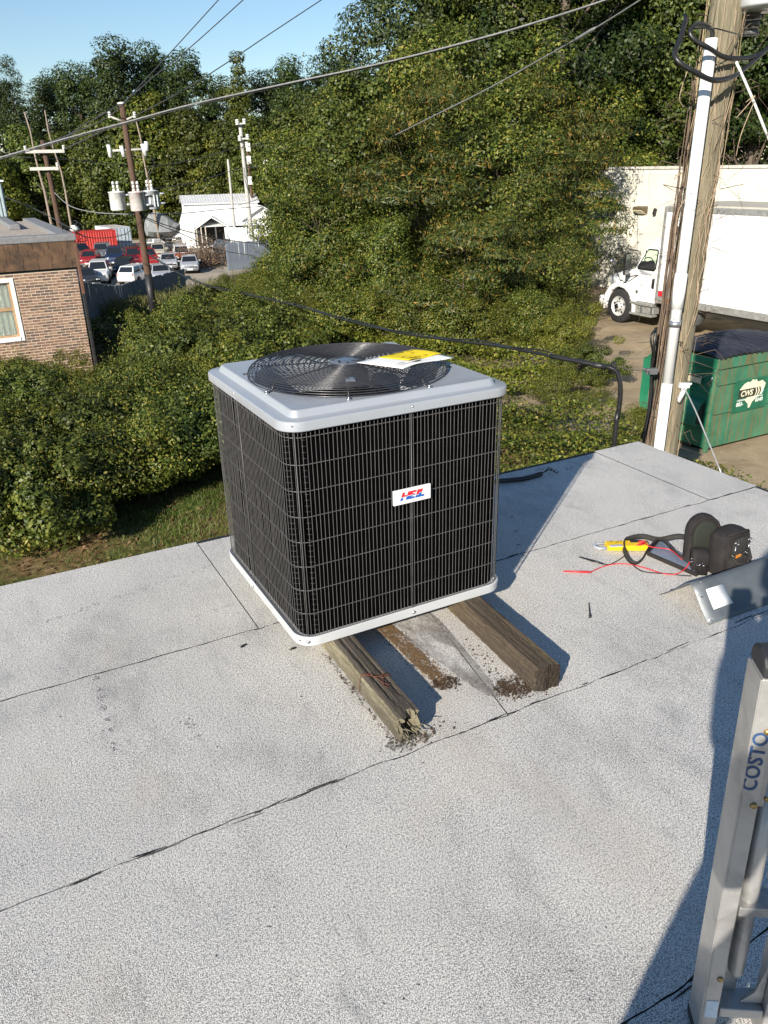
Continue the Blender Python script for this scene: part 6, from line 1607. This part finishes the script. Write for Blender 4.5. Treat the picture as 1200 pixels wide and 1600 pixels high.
# ================================================================== FENCES
M_fence = plain('blue_grey_board', (.17, .20, .245), .85, var=.2, scale=1.0, dirt=(.10, .11, .12), dirt_amt=.4)
def fence(label, pts, h, m_, bw=.30, name='board_fence'):
    t = thing(name, label, 'fence', (pts[0].x, pts[0].y, pts[0].z)); o_ = t.location.copy(); rgf = random.Random(9)
    me = MB().lim(-bw/2+.008, bw/2-.008, -.015, .015, 0, h).mesh('board', m_)
    for a_, b_ in zip(pts, pts[1:]):
        d = (b_-a_); L = math.hypot(d.x, d.y); n_ = int(L/bw); rz = math.atan2(d.y, d.x)
        for i in range(n_):
            c = a_+d*((i+.5)/n_); b = link('board', me, t); b.location = (c.x-o_.x, c.y-o_.y, ground_z(c.x, c.y)-.1-o_.z+rgf.uniform(-.04, .04)); b.rotation_euler = (rgf.uniform(-.01, .01), rgf.uniform(-.012, .012), rz)
        for i in range(0, n_, 8):
            c = a_+d*(i/n_); q = MB(); q.lim(-.06, .06, .02, .14, 0, h-.1); p_ = q.build('post', m_, t); p_.location = (c.x-o_.x, c.y-o_.y, ground_z(c.x, c.y)-.1-o_.z); p_.rotation_euler = (0, 0, rz)
    return t
f0, f1, f2 = on_ground(128, 507), on_ground(210, 484), on_ground(292, 458)
fence('blue grey board fence between the brick building and the transformer pole', [f0, f1, f2], 1.95, M_fence)
f3, f4 = on_ground(358, 424), on_ground(424, 417)
fence('blue grey board fence at the right of the car lot', [f3, f4], 2.6, M_fence)
f5, f6 = on_ground(336, 415), on_ground(362, 408)
fence('short white board fence left of the blue grey one', [f5, f6], 2.1, M_white)
f7, f8 = on_ground(355, 398), on_ground(398, 399)
fence('pale board fence in front of the white annex', [f7, f8], 3.0, M_pboard)
f9, f10 = on_ground(340, 402), on_ground(362, 399)
fence('small blue panel fence by the carport', [f9, f10], 1.9, M_fence)
# brush pile of bare twigs
M_twig = plain('twig', (.12, .085, .06), .9)
p = on_ground(322, 417); t = thing('brush_pile', 'brown brush pile at the fence beside the lot', 'brush pile', p); q = MB(); rgt = random.Random(77)
for i in range(420):
    c = Vector((rgt.gauss(0, 1.5), rgt.gauss(0, 1.2), abs(rgt.gauss(0, 1.0))*.9+.1)); d = Vector((rgt.gauss(0, .7), rgt.gauss(0, .7), rgt.gauss(.3, .5))); q.tube([c, c+d*.5+Vector((0, 0, .05)), c+d], [.035, .025, .008], 4)
tag(q.build('twigs', M_twig, t), kind='stuff')
rs7 = np.random.RandomState(4); P = rs7.normal(size=(1500, 3))*np.array([1.5, 1.2, .8])+np.array([0, 0, 1.1]); P[:, 2] = np.abs(P[:, 2])
tag(link('leaves', quads_mesh('leaves', leaf_quads(P, rs7.normal(size=P.shape)+np.array([0, 0, .6]), .16, rs7), L_dead), t), kind='stuff')

# ================================================================== NEAR UTILITY POLE
def pole_mat(name, c0, c1, c2):
    k = NT(name); k.set(.95, 0, .15)
    g = k.noise(9, 6, .7, co=k.mapping((6, 6, .35)), dist=.3); k.color(k.mix(k.ramp(k.noise(.8, 4), [(.4, 0.0), (.7, .6)]), k.ramp(g, [(.3, c0), (.5, c1), (.7, c2)]), c0)); k.bump(g, 1.0, .02); return k.m
M_polegrey = pole_mat('pole_weathered', (.12, .105, .070), (.24, .21, .145), (.36, .325, .235))
M_polebrown = pole_mat('pole_brown', (.055, .036, .026), (.12, .075, .055), (.19, .13, .10))
M_pvc = plain('white_pvc', (.80, .80, .79), .3, var=.03, scale=4, dirt=(.62, .60, .56), dirt_amt=.3)
M_vine = plain('dry_vine', (.125, .088, .062), .9, var=.4, scale=12); M_vinep = plain('pale_vine', (.36, .27, .18), .9, var=.3, scale=12)
M_strap = plain('steel_strap', (.45, .46, .48), .3, .8)
M_can = plain('transformer_grey', (.62, .64, .66), .4, .1, dirt=(.30, .30, .30), dirt_amt=.3); M_canw = plain('transformer_white', (.78, .78, .76), .4, dirt=(.5, .45, .4), dirt_amt=.3)
M_rustcan = plain('transformer_rust', (.60, .57, .55), .6, var=.1, scale=4, dirt=(.40, .13, .09), dirt_amt=.9)
M_porc = plain('porcelain', (.66, .66, .64), .25); M_armpale = plain('pale_crossarm', (.42, .41, .38), .8)
PY = 7.78
pa_, pb_ = at_y(1036, 690, PY), at_y(1137, 0, PY)
def on_axis(z): return pa_.lerp(pb_, (z-pa_.z)/(pb_.z-pa_.z))
pb0 = on_axis(G-.1)
npole = thing('utility_pole', 'weathered grey utility pole wrapped in dry vines at the roof corner', 'utility pole', pb0)
q = MB(); zs_ = [G-.1+i*.5 for i in range(16)]
q.tube([on_axis(z)-pb0 for z in zs_], [.160-.002*i for i in range(16)], 18); q.build('pole', M_polegrey, npole)
cb, ct = at_y(1030, 697, 7.56), at_y(1112, 60, 7.56)
def on_c(z): return cb.lerp(ct, (z-cb.z)/(ct.z-cb.z))
pvc = thing('pvc_conduit', 'white plastic conduit strapped up the near utility pole', 'conduit', on_c(G))
q = MB(); q.tube([on_c(z)-pvc.location for z in (G, -.35)]+[], .0525, 18); q.tube([on_c(z)-pvc.location for z in (-.40, ct.z)], .0505, 18); q.build('pipe', M_pvc, pvc)
q = MB(); zc = at_y(1054, 455, 7.56).z; q.tube([on_c(zc-.16)-pvc.location, on_c(zc+.16)-pvc.location], .0575, 18); q.build('coupling', M_pvc, pvc)
zs = at_y(1048, 506, 7.56).z; q = MB(); q.tube([on_c(zs-.028)-pvc.location, on_c(zs+.028)-pvc.location], .0555, 18); d_ = (on_axis(zs)-on_c(zs)).normalized(); q.box(on_c(zs)-pvc.location+d_*.10+Vector((.03, 0, 0)), (.14, .012, .05)); q.build('pipe_strap', M_strap, pvc)
# vines
rv = random.Random(31)
def vine_run(z0_, z1_, ang0, r, wander, rad):
    P = []; a_ = ang0; z = z0_; off = rv.uniform(.0, .012)
    while z < z1_:
        c = on_axis(z)-pb0; R_ = .156+off*.6+rv.uniform(0, .006); P.append(c+Vector((math.cos(a_)*R_, math.sin(a_)*R_, 0))); a_ += rv.gauss(0, wander); z += rv.uniform(.10, .22)
    q.tube(P, [r*(1-.5*i/len(P)) for i in range(len(P))], 5)
q = MB()
for i in range(34): z0_ = rv.uniform(-2.6, 2.2); vine_run(z0_, z0_+rv.uniform(.8, 3), rv.uniform(-3.6, .1), rv.uniform(.002, .0048), .16, .1)
tag(q.build('dry_vine', M_vinep, npole), kind='stuff')
q = MB()
for i in range(17):     # the thick reddish bundle up the left side
    a0 = rv.uniform(-3.5, -2.35); P = []; z = -2.9; a_ = a0; top_ = rv.uniform(.8, 2.9); ro = rv.uniform(.0, .05)
    while z < top_:
        c = on_axis(z)-pb0; R_ = .158+ro+rv.uniform(-.006, .012); P.append(c+Vector((math.cos(a_)*R_, math.sin(a_)*R_, 0))); a_ += rv.gauss(0, .06); z += .2
    r0_ = rv.uniform(.006, .013); q.tube(P, [r0_*(1-.5*j/len(P)) for j in range(len(P))], 5)
tag(q.build('thick_vine', M_vine, npole), kind='stuff')
q = MB()
for i in range(70):     # loose twigs curling off
    z = rv.uniform(-2.2, 3.0); a_ = rv.uniform(-3.6, .6); c = on_axis(z)-pb0; b = c+Vector((math.cos(a_)*.175, math.sin(a_)*.175, 0)); o_ = Vector((math.cos(a_), math.sin(a_), 0)); l = rv.uniform(.05, .28)
    q.tube([b, b+o_*l*.5+Vector((rv.gauss(0, .05), rv.gauss(0, .05), l*.2)), b+o_*l*.8+Vector((rv.gauss(0, .08), rv.gauss(0, .08), -l*.2)), b+o_*l*.75+Vector((rv.gauss(0, .1), rv.gauss(0, .1), -l*.9))], [.0035, .003, .002, .001], 4)
tag(q.build('twig', M_vine, npole), kind='stuff')
q = MB()
for (x0_, y0_, x1_, y1_, x2_, y2_) in ((1150, 185, 1100+80, 150, 1165, 160), (1078, 100, 1062, 150, 1068, 168), (1178, 160, 1158, 210, 1150, 245), (1082, 300, 1060, 330, 1052, 400), (1055, 275, 1068, 268, 1053, 280)):
    q.tube(smooth([at_y(x0_, y0_, 7.5)-pb0, at_y(x1_, y1_, 7.45)-pb0, at_y(x2_, y2_, 7.5)-pb0], 5), .004, 4)
tag(q.build('hanging_twig', M_vinep, npole), kind='stuff')
# black cables looping out of the conduit
def zc3(pts, Y): return [at_y(900+x/4, y/4, Y+dy) for x, y, dy in pts]
def wire_thing(name, label, cat, P, r, m_, part='cable', k=6, group=None):
    t = thing(name, label, cat, P[0], 0, group); S_ = smooth(P, k); n_ = len(S_)
    rr_ = r if not isinstance(r, tuple) else [r[0]+(r[1]-r[0])*i/(n_-1) for i in range(n_)]
    q = MB(); q.tube([p-P[0] for p in S_], rr_, 6); q.build(part, m_, t); return t
wire_thing('pole_cable', 'thick black cable looping left out of the top of the white conduit', 'cable', zc3([(690, 110, .1), (660, 220, 0), (618, 330, -.1), (650, 395, -.15), (750, 452, -.15), (850, 500, -.1), (960, 487, .05), (1050, 432, .2), (1200, 300, .4)], 7.45), .022, M_cable)
wire_thing('pole_cable', 'black cable bending over the open top of the white conduit', 'cable', zc3([(850, 236, .08), (850, 190, .05), (800, 155, 0), (740, 160, -.05), (712, 205, -.08), (745, 252, -.1), (830, 300, -.1), (915, 352, 0), (1010, 366, .1), (1120, 350, .25), (1220, 290, .4)], 7.5), .019, M_cable)
wire_thing('pole_cable', 'thin black cable hanging beside the loop at the pole', 'cable', zc3([(680, 90, .2), (665, 240, 0), (612, 335, 0), (640, 405, 0), (700, 430, .1)], 7.5), .009, M_cable)
wire_thing('pole_cable', 'thin dark wire crossing the pole near the top of the frame', 'cable', zc3([(740, 180, 0), (850, 175, -.2), (960, 200, -.1), (1040, 225, .3)], 7.45), .006, M_cable)
wire_thing('pole_cable', 'dark cable running down the left side of the pole to the green dumpster', 'cable', [at_y(1025, 512, 7.55), at_y(1022, 540, 7.5), at_y(1018, 575, 7.55), at_y(1016, 620, 7.55), at_y(1010, 660, 7.58), at_y(1002, 685, 7.6)], .014, M_cable)
wire_thing('pole_cable', 'black loop of cable beside the fork of the step under the conduit strap', 'cable', [at_y(1027, 512, 7.5), at_y(1017, 525, 7.45), at_y(1019, 545, 7.45), at_y(1022, 556, 7.5)], .010, M_cable)
q = MB(); c = at_y(1018, 580, 7.5); t = thing('cable_bracket', 'small grey cable bracket on the left side of the near pole', 'bracket', c); q.box((0, 0, 0), (.11, .05, .06)); q.tube([(-.05, 0, .01), (-.09, 0, .03)], .012, 6); q.build('body', M_greyp, t, .01)
wire_thing('tie_wire', 'thin wire tying the service riser to the near pole', 'wire', [at_y(962, 573, 5.97), at_y(990, 578, 6.8), at_y(1016, 581, 7.5)], .004, M_cable)
# guy wires
M_guy = plain('galvanised_strand', (.46, .46, .45), .4, .5)
g0 = at_y(1068, 603, 7.6); wire_thing('guy_wire', 'pale guy wire slanting down from the near pole before the dumpster', 'wire', [g0, at_y(1086, 640, 7.35), at_y(1104, 683, 7.1), at_y(1128, 742, 6.75)], .0075, M_guy, k=3)
t = thing('guy_clamp', 'white clamp holding the guy wire on the near pole', 'clamp', g0); q = MB(); q.tube([(-.03, 0, -.16), (.01, -.02, 0)], .026, 8); q.box((.0, -.01, .01), (.10, .04, .05)); q.tube([(.03, -.02, .0), (.07, -.02, .03)], .012, 6); q.build('body', M_porc, t)
wire_thing('guy_wire', 'pale strut of the guy slanting down right of the near pole top', 'wire', [at_y(1148, 92, 7.6), at_y(1174, 150, 7.55), at_y(1198, 210, 7.5)], .012, M_porc, k=3)
wire_thing('guy_wire', 'thin end of the upper guy wire at the right edge', 'wire', [at_y(1198, 210, 7.5), at_y(1215, 260, 7.45), at_y(1260, 380, 7.3)], .006, M_guy, k=3)
t = thing('pole_insulator', 'dark stacked insulator right of the near pole top', 'insulator', at_y(1172, 55, 7.9)); q = MB()
for i in range(3): q.lathe([(.0001, i*.06), (.075, i*.06), (.06, i*.06+.045), (.0001, i*.06+.05)], n=16)
q.build('disc', M_greyp, t)
q = MB(); q.tube([(0, 0, .06), (-.20, -.05, .10)], .012, 6); q.build('pin', M_strap, t)
tc_ = at_y(1202, 14, 7.7); t = thing('pole_transformer', 'grey transformer can cut off at the top right corner', 'transformer', tc_); q = MB(); q.lathe([(.0001, .0), (.24, .0), (.265, .02), (.265, .85), (.24, .88), (.0001, .90)], n=28); q.build('tank', M_can, t); q = MB(); q.tube([(0, 0, .9), (0, 0, 1.1)], .04, 8); q.build('bushing', M_porc, t); q = MB(); q.box((-.22, .02, .5), (.20, .10, .08)); q.build('bracket', M_strap, t)

# ================================================================== FAR POLES
def pole(label, pxb, pyb, pxt, pyt, Y, r, m_, cat='utility pole', name='utility_pole'):
    b, t_ = at_y(pxb, pyb, Y), at_y(pxt, pyt, Y); zb = ground_z(b.x, b.y); b2 = b+(b-t_)*((b.z-zb)/(t_.z-b.z))
    t = thing(name, label, cat, b2); q = MB(); n_ = 7
    q.tube([(b2.lerp(t_, i/n_)-b2) for i in range(n_+1)], [r*(1-.32*i/n_) for i in range(n_+1)], 12); q.build('pole', m_, t)
    return t, b2, t_
mp, mb_, mt_ = pole('brown utility pole carrying three grey transformers beside the car lot', 243, 505, 190, 163, 36.6, .17, M_polebrown)
YM = 36.6
zt_ = at_y(231, 428, 36.6); q = MB(); ax = (zt_.z-mb_.z)/(mt_.z-mb_.z); q.tube([Vector((0, 0, .0)), (mt_-mb_)*ax], [.178, .168], 14); q.build('painted_shade_base', M_dark, mp)  # dark sleeve: the buildings' shade on the lower pole, put in as colour
q = MB(); q.lathe([(.0001, 0), (.17, .0), (.17, .06), (.0001, .10)], mt_-mb_, 12); q.build('cap', M_porc, mp)
def insul(q, p, h, r): 
    for i in range(3): q.lathe([(.0001, i*h/3), (r, i*h/3), (r*.75, i*h/3+h*.25), (.0001, i*h/3+h*.3)], p, 10)
for (xa, ya, xb, yb_, r_) in ((174, 183, 190, 189, .045), (193, 189, 211, 181, .045), (170, 236, 229, 233, .055)):
    q = MB(); q.tube([at_y(xa, ya, YM)-mb_, at_y(xb, yb_, YM)-mb_], r_, 6); q.build('crossarm', M_armpale, mp)
for (x, y, h, r_) in ((172, 181, .24, .08), (211, 181, .24, .08)):
    q = MB(); insul(q, at_y(x, y+3, YM)-mb_, h, r_); q.build('insulator', M_porc, mp)
for (xa, ya, xb, yb_) in ((169, 226, 173, 246), (189, 228, 194, 245), (222, 225, 228, 243), (228, 221, 230, 236)):
    q = MB(); q.tube([at_y(xa, ya, YM-.1)-mb_, at_y(xb, yb_, YM-.1)-mb_], .085, 8); q.build('cutout', M_porc, mp)
wire_thing('jumper_wire', 'curled thin wire hanging from the crossarm right of the transformer pole', 'wire', [at_y(228, 243, YM), at_y(239, 250, YM), at_y(240, 262, YM), at_y(232, 275, YM), at_y(228, 283, YM)], .018, M_cable)
def can(px, py0, py1, Y, r, m_, label):
    c = at_y(px, py1, Y); top = at_y(px, py0, Y); h = top.z-c.z; t = thing('pole_transformer', label, 'transformer', c, 0, 'transformers on the brown pole')
    q = MB(); q.lathe([(.0001, 0), (r*.9, 0), (r, .04), (r, h*.93), (r*1.06, h*.94), (r*1.06, h*.98), (r*.7, h), (.0001, h+.02)], n=24); q.build('tank', m_, t)
    for dx in (-.09, .09): q = MB(); insul(q, (dx, 0, h), .42, .065); q.build('bushing', M_porc, t)
    q = MB(); q.tube([(r*.4, .0, h*.8), (r*1.7, .10, h*.8)], .05, 6); q.build('bracket', M_can, t); q = MB(); q.tube([(r*.4, 0, h*.3), (r*1.7, .10, h*.3)], .05, 6); q.build('bracket', M_can, t)
    q = MB()
    for k in range(10):
        a_ = -2.4+k*.5; q.lim(r*math.cos(a_)-.02, r*math.cos(a_)+.02, r*math.sin(a_)-.03, r*math.sin(a_)+.03, h*.15, h*.75)
    if 'fins' in label: q.build('fin', m_, t)
    return t
can(186, 299, 329, 36.3, .33, M_canw, 'plain white transformer can at the left of the brown pole')
can(217, 299, 330, 36.0, .32, M_rustcan, 'rust streaked middle transformer can on the brown pole')
can(238, 297, 327, 36.5, .34, M_can, 'grey transformer can with fins at the right of the brown pole')
for lb, pxb, pyb, pxt, pyt, Y, r in (('brown pole with two pale crossarms behind the brick building', 93, 352, 66, 219, 50, .19),):
    t, b2, t_ = pole(lb, pxb, pyb, pxt, pyt, Y, r, M_polebrown)
    for xa, ya, xb, yb_ in ((40, 237, 101, 236), (47, 264, 92, 263)):
        a_, c = at_y(xa, ya, Y-.3)-b2, at_y(xb, yb_, Y-.3)-b2; q = MB(); d = (c-a_); q.box((a_+c)/2, (d.length, .12, .17), (0, -math.atan2(d.z, math.hypot(d.x, d.y)), math.atan2(d.y, d.x))); q.build('crossarm', M_armpale, t)
    for x, y in ((40, 234), (100, 233), (90, 260)): q = MB(); insul(q, at_y(x, y, Y-.3)-b2, .22, .10); q.build('insulator', M_porc, t)
t, b2, t_ = pole('tall pale pole standing behind the blue grey fence at the right of the lot', 396, 398, 375, 194, 84, .24, M_armpale)
for xa, ya, xb, yb_ in ((370, 194, 383, 193), (374, 218, 388, 216)):
    q = MB(); q.tube([at_y(xa, ya, 83.7)-b2, at_y(xb, yb_, 83.7)-b2], .10, 6); q.build('crossarm', M_armpale, t)
for x, y in ((371, 193), (382, 192), (387, 216), (375, 218), (386, 228)): q = MB(); insul(q, at_y(x, y+2, 83.6)-b2, .5, .2); q.build('insulator', M_porc, t)
t, b2, t_ = pole('slim pale pole before the white metal building', 366, 352, 356, 249, 92, .17, M_armpale)
t, b2, t_ = pole('pole with small boxes right of the tall pale pole', 392, 290, 386, 224, 104, .22, M_polebrown)
for x, y in ((388, 230), (389, 250), (391, 282)): q = MB(); q.box(at_y(x, y, 103.6)-b2, (.5, .3, .9)); q.build('box', M_porc, t)
t, b2, t_ = pole('far slim pole with a white fixture in the trees', 417, 290, 415, 252, 106, .16, M_armpale)
q = MB(); q.box(at_y(416, 253, 105.8)-b2, (.7, .3, .5)); q.build('fixture', M_porc, t)
# ================================================================== POWER LINES
M_line = plain('line_pale', (.26, .26, .26), .5, .2); M_lined = plain('line_dark', (.05, .05, .055), .5)
def line(label, pts, r, m_=M_lined): return wire_thing('power_line', label, 'power line', [at_y(x, y, Y) for x, y, Y in pts], r, m_, 'wire')
line('thick pale cable crossing the whole left sky and tree line', [(-60, 262, 27), (0, 246, 26), (100, 217, 24), (200, 190, 22), (300, 163, 20.5), (450, 130, 18.5), (600, 98, 17), (750, 60, 15.5), (850, 31, 14.8), (945, 0, 14), (1010, -26, 13.6)], (.022, .013), M_line)
t_l = line('dark strand under the thick pale cable', [(-60, 264.5, 27.05), (0, 249, 26.05), (100, 220, 24.05), (200, 193, 22.05), (300, 166, 20.55), (450, 132.6, 18.55), (600, 100, 17.05), (750, 62, 15.55), (945, 2, 14.05), (1010, -24, 13.65)], (.014, .009), M_lined)
line('pale wire running from the top right down to the thicket before the lot', [(1040, -28, 12), (1000, 0, 12.6), (930, 44, 14), (860, 84, 16), (760, 140, 19), (660, 190, 23), (560, 240, 29), (480, 280, 36), (410, 309, 44), (370, 322, 52)], (.008, .022), M_line)
t = thing('cable_splice', 'grey splice sleeve on the pale wire at the top right', 'splice', at_y(925, 47, 14.1)); q = MB(); a_, b_ = at_y(897, 64, 14.8)-t.location, at_y(931, 43, 13.98)-t.location; q.tube([a_, a_.lerp(b_, .2), a_.lerp(b_, .8), b_], [.014, .028, .028, .014], 8); q.build('sleeve', M_line, t)
line('thin wire from the left insulator of the transformer pole up into the sky', [(352, -12, 20), (272, 76, 27), (222, 130, 32), (173, 180, 36.6), (120, 206, 41), (66, 226, 46)], (.010, .028))
line('second thin wire climbing from the transformer pole into the sky', [(395, -14, 20), (295, 76, 27), (240, 120, 31.5), (192, 160, 36.6), (130, 196, 41), (90, 222, 46)], (.010, .028))
line('thin wire from the right insulator of the transformer pole to the top middle', [(520, -12, 18), (420, 54, 23), (350, 101, 27.5), (280, 145, 32), (211, 181, 36.6), (150, 210, 42), (98, 234, 50)], (.009, .028))
line('thin wire crossing low from the left crossarm past the transformer pole', [(-30, 243, 50), (42, 246, 50), (110, 250, 52), (200, 258, 55)], .022)
line('sagging wire from the double crossarm pole to the transformer pole', [(84, 300, 50), (110, 322, 46), (150, 332, 42), (209, 335, 36.6)], .025, M_line)
line('drop wire sagging from the transformer pole over the lot to the fence', [(222, 337, 36.4), (260, 352, 44), (310, 366, 55), (360, 376, 68), (424, 382, 82)], (.02, .04))
line('second drop wire sagging from the transformer pole over the lot', [(224, 340, 36.4), (250, 352, 42), (290, 368, 50), (340, 390, 62), (400, 400, 80)], (.016, .03))
line('wire from the transformer pole level to the right over the white building', [(222, 334, 36.4), (290, 333, 48), (360, 326, 66), (470, 318, 90)], (.018, .04), M_line)
line('high wire over the trees from the tall pale pole to the right', [(225, 262, 70), (300, 250, 76), (383, 229, 84), (460, 231, 80), (540, 238, 76)], .03)
line('lower wire over the trees from the transformer pole to the right', [(225, 296, 60), (300, 286, 70), (383, 262, 84), (470, 262, 80), (540, 270, 74)], .028)
line('wire from the left edge to the brick building corner', [(-20, 298, 40), (40, 320, 34), (90, 345, 28), (117, 362, 21.4)], .013)
line('wire from the brick building corner to the transformer pole', [(117, 364, 21.4), (150, 372, 26), (195, 366, 32), (226, 342, 36.4)], .013)
# tangle of wires at the brick building corner
c = at_y(114, 358, 20.6); t = thing('wire_bundle', 'tangle of wires at the top corner of the brick building', 'wires', c); q = MB(); rw = random.Random(6)
for i in range(9): q.tube(smooth([Vector((0, 0, 0)), Vector((rw.uniform(-.35, .35), rw.uniform(-.2, .1), rw.uniform(.0, .22))), Vector((rw.uniform(-.3, .4), rw.uniform(-.2, .1), rw.uniform(-.25, .05))), Vector((rw.uniform(-.1, .15), -.05, -.3))], 5), .009, 4)
q.build('wire', M_cable, t); q = MB(); q.lathe([(.0001, 0), (.10, 0), (.12, .06), (.06, .14), (.0001, .15)], (.04, 0, -.05), 12); q.build('weather_cap', M_porc, t)

# ================================================================== THE PERSON WHOSE SHADOW FALLS ON THE RIGHT OF THE ROOF
M_skin = plain('skin', (.42, .26, .19), .5, var=.06); M_shirt = plain('navy_shirt', (.03, .04, .07), .85, var=.15, bump=.2); M_trous = plain('work_trousers', (.10, .085, .065), .85, var=.2, bump=.2); M_boot = plain('work_boot', (.05, .032, .022), .6); M_hair = plain('dark_hair', (.02, .014, .010), .7)
def skin(name, verts, edges, rad, mats, parent, sub=2, pick=None):
    me = bpy.data.meshes.new(name); me.from_pydata(verts, edges, []); o = link(name, me, None)
    md = o.modifiers.new('skin', 'SKIN'); md.use_smooth_shade = True
    for i, r_ in enumerate(rad):
        me.skin_vertices[0].data[i].radius = r_ if isinstance(r_, tuple) else (r_, r_); me.skin_vertices[0].data[i].use_root = (i == 0)
    s_ = o.modifiers.new('sub', 'SUBSURF'); s_.levels = sub; s_.render_levels = sub
    dg = bpy.context.evaluated_depsgraph_get(); m2 = bpy.data.meshes.new_from_object(o.evaluated_get(dg)); bpy.data.objects.remove(o); bpy.data.meshes.remove(me)
    m2.materials.clear()
    for m_ in mats: m2.materials.append(m_)
    if pick:
        for p in m2.polygons: p.material_index = pick(p.center)
    for p in m2.polygons: p.use_smooth = True
    m2.name = name; return link(name, m2, parent)
pr = thing('person', 'standing person whose shadow falls on the roof and the bent flashing', 'person', (.225, -.30, 0.001), R(-4))
V = [(0, 0, .95), (0, .0, 1.10), (0, .005, 1.27), (0, 0, 1.42), (-.01, .01, 1.50), (-.03, .03, 1.58), (-.05, .035, 1.70),
     (-.15, 0, .90), (-.33, .08, .55), (-.38, .02, .10), (-.40, .16, .045), (.10, 0, .90), (.12, .02, .50), (.14, -.01, .10), (.15, .13, .045),
     (-.17, 0, 1.42), (-.23, .0, 1.36), (-.235, .02, 1.13), (-.10, .24, 1.16), (.17, 0, 1.42), (.23, 0, 1.36), (.255, -.02, 1.12), (.235, .10, .90)]
E_ = [(0, 1), (1, 2), (2, 3), (3, 4), (4, 5), (5, 6), (0, 7), (7, 8), (8, 9), (9, 10), (0, 11), (11, 12), (12, 13), (13, 14), (3, 15), (15, 16), (16, 17), (17, 18), (3, 19), (19, 20), (20, 21), (21, 22)]
rad_ = [(.165, .12), (.15, .115), (.17, .125), (.13, .10), (.062, .062), (.07, .085), (.078, .098), (.105, .105), (.072, .078), (.055, .06), (.048, .045), (.105, .105), (.072, .078), (.055, .06), (.048, .045), (.075, .075), (.066, .066), (.046, .046), (.032, .032), (.075, .075), (.066, .066), (.046, .046), (.032, .032)]
def pick(c):
    if c.z < .12: return 3
    if c.z < .96 and abs(c.x) < .215: return 2
    if c.z > 1.475: return 0
    if (c.x > .20 and c.z < 1.14) or (c.y > .15 and c.z > 1): return 0
    return 1
skin('body', V, E_, rad_, [M_skin, M_shirt, M_trous, M_boot], pr, 2, pick)
for s_ in (1,):
    wv = [(s_*.235, .11, .895), (s_*.232, .135, .855), (s_*.232, .16, .815)]; ed = [(0, 1), (1, 2)]; rr_ = [(.030, .020), (.040, .018), (.036, .015)]
    for k, (dx, l) in enumerate(((-.030, .068), (-.010, .078), (.010, .072), (.028, .055))):
        b = len(wv); wv += [(s_*.232+dx*.9, .163+abs(dx)*.1, .803), (s_*.232+dx*1.05, .182, .803-l*.5), (s_*.230+dx*1.0, .178, .803-l)]; ed += [(2, b), (b, b+1), (b+1, b+2)]; rr_ += [.0095, .0088, .0075]
    b = len(wv); wv += [(s_*.232-s_*.045, .150, .835), (s_*.232-s_*.060, .172, .800), (s_*.232-s_*.058, .185, .775)]; ed += [(1, b), (b, b+1), (b+1, b+2)]; rr_ += [.012, .0105, .009]
    skin('hand', wv, ed, rr_, [M_skin], pr, 1)
wv = [(-.10, .245, 1.163), (-.075, .285, 1.172), (-.055, .315, 1.18)]; ed = [(0, 1), (1, 2)]; rr_ = [(.022, .030), (.018, .040), (.016, .036)]
for k, (dz, l) in enumerate(((.028, .060), (.010, .075), (-.010, .070), (-.028, .052))):
    b = len(wv); wv += [(-.050, .322, 1.181+dz), (-.022, .322+l*.45, 1.183+dz), (-.002, .318+l*.55, 1.178+dz)]; ed += [(2, b), (b, b+1), (b+1, b+2)]; rr_ += [.0095, .0088, .0075]
b = len(wv); wv += [(-.07, .275, 1.215), (-.05, .300, 1.242), (-.035, .318, 1.256)]; ed += [(1, b), (b, b+1), (b+1, b+2)]; rr_ += [.012, .0105, .009]
skin('hand', wv, ed, rr_, [M_skin], pr, 1)
q = MB(); q.lathe([(.0001, .165), (.05, .155), (.09, .10), (.102, .03), (.100, -.02), (.098, -.025), (.088, .02), (.0001, .10)], (0, .022, 1.665), 20); q.build('hair', M_hair, pr)
q = MB(); q.loft([[Vector((x*s_, y, z)) for x, z in ((-.014, 1.625), (.014, 1.625), (.006, 1.68), (-.006, 1.68))] for y, s_ in ((.11, 1), (.135, .6))], (True, True), True); q.build('nose', M_skin, pr, .004)
q = MB()
for s_ in (-1, 1): q.lathe([(.0001, -.012), (.010, -.008), (.012, 0), (.010, .008), (.0001, .012)], (s_*.032, .118, 1.675), 10)
q.build('eye', M_white, pr)
q = MB(); q.box((0, .118, 1.605), (.045, .012, .008)); q.build('mouth', M_redlens, pr, .003)
q = MB()
for s_ in (-1, 1): q.lathe([(.0001, -.03), (.012, -.02), (.015, .01), (.010, .03), (.0001, .035)], (s_*.080, .02, 1.655), 10)
q.build('ear', M_skin, pr)

for o_ in pr.children:
    if o_.name.split('.')[0] in ('hair', 'nose', 'eye', 'mouth', 'ear'): o_.location.x -= .05
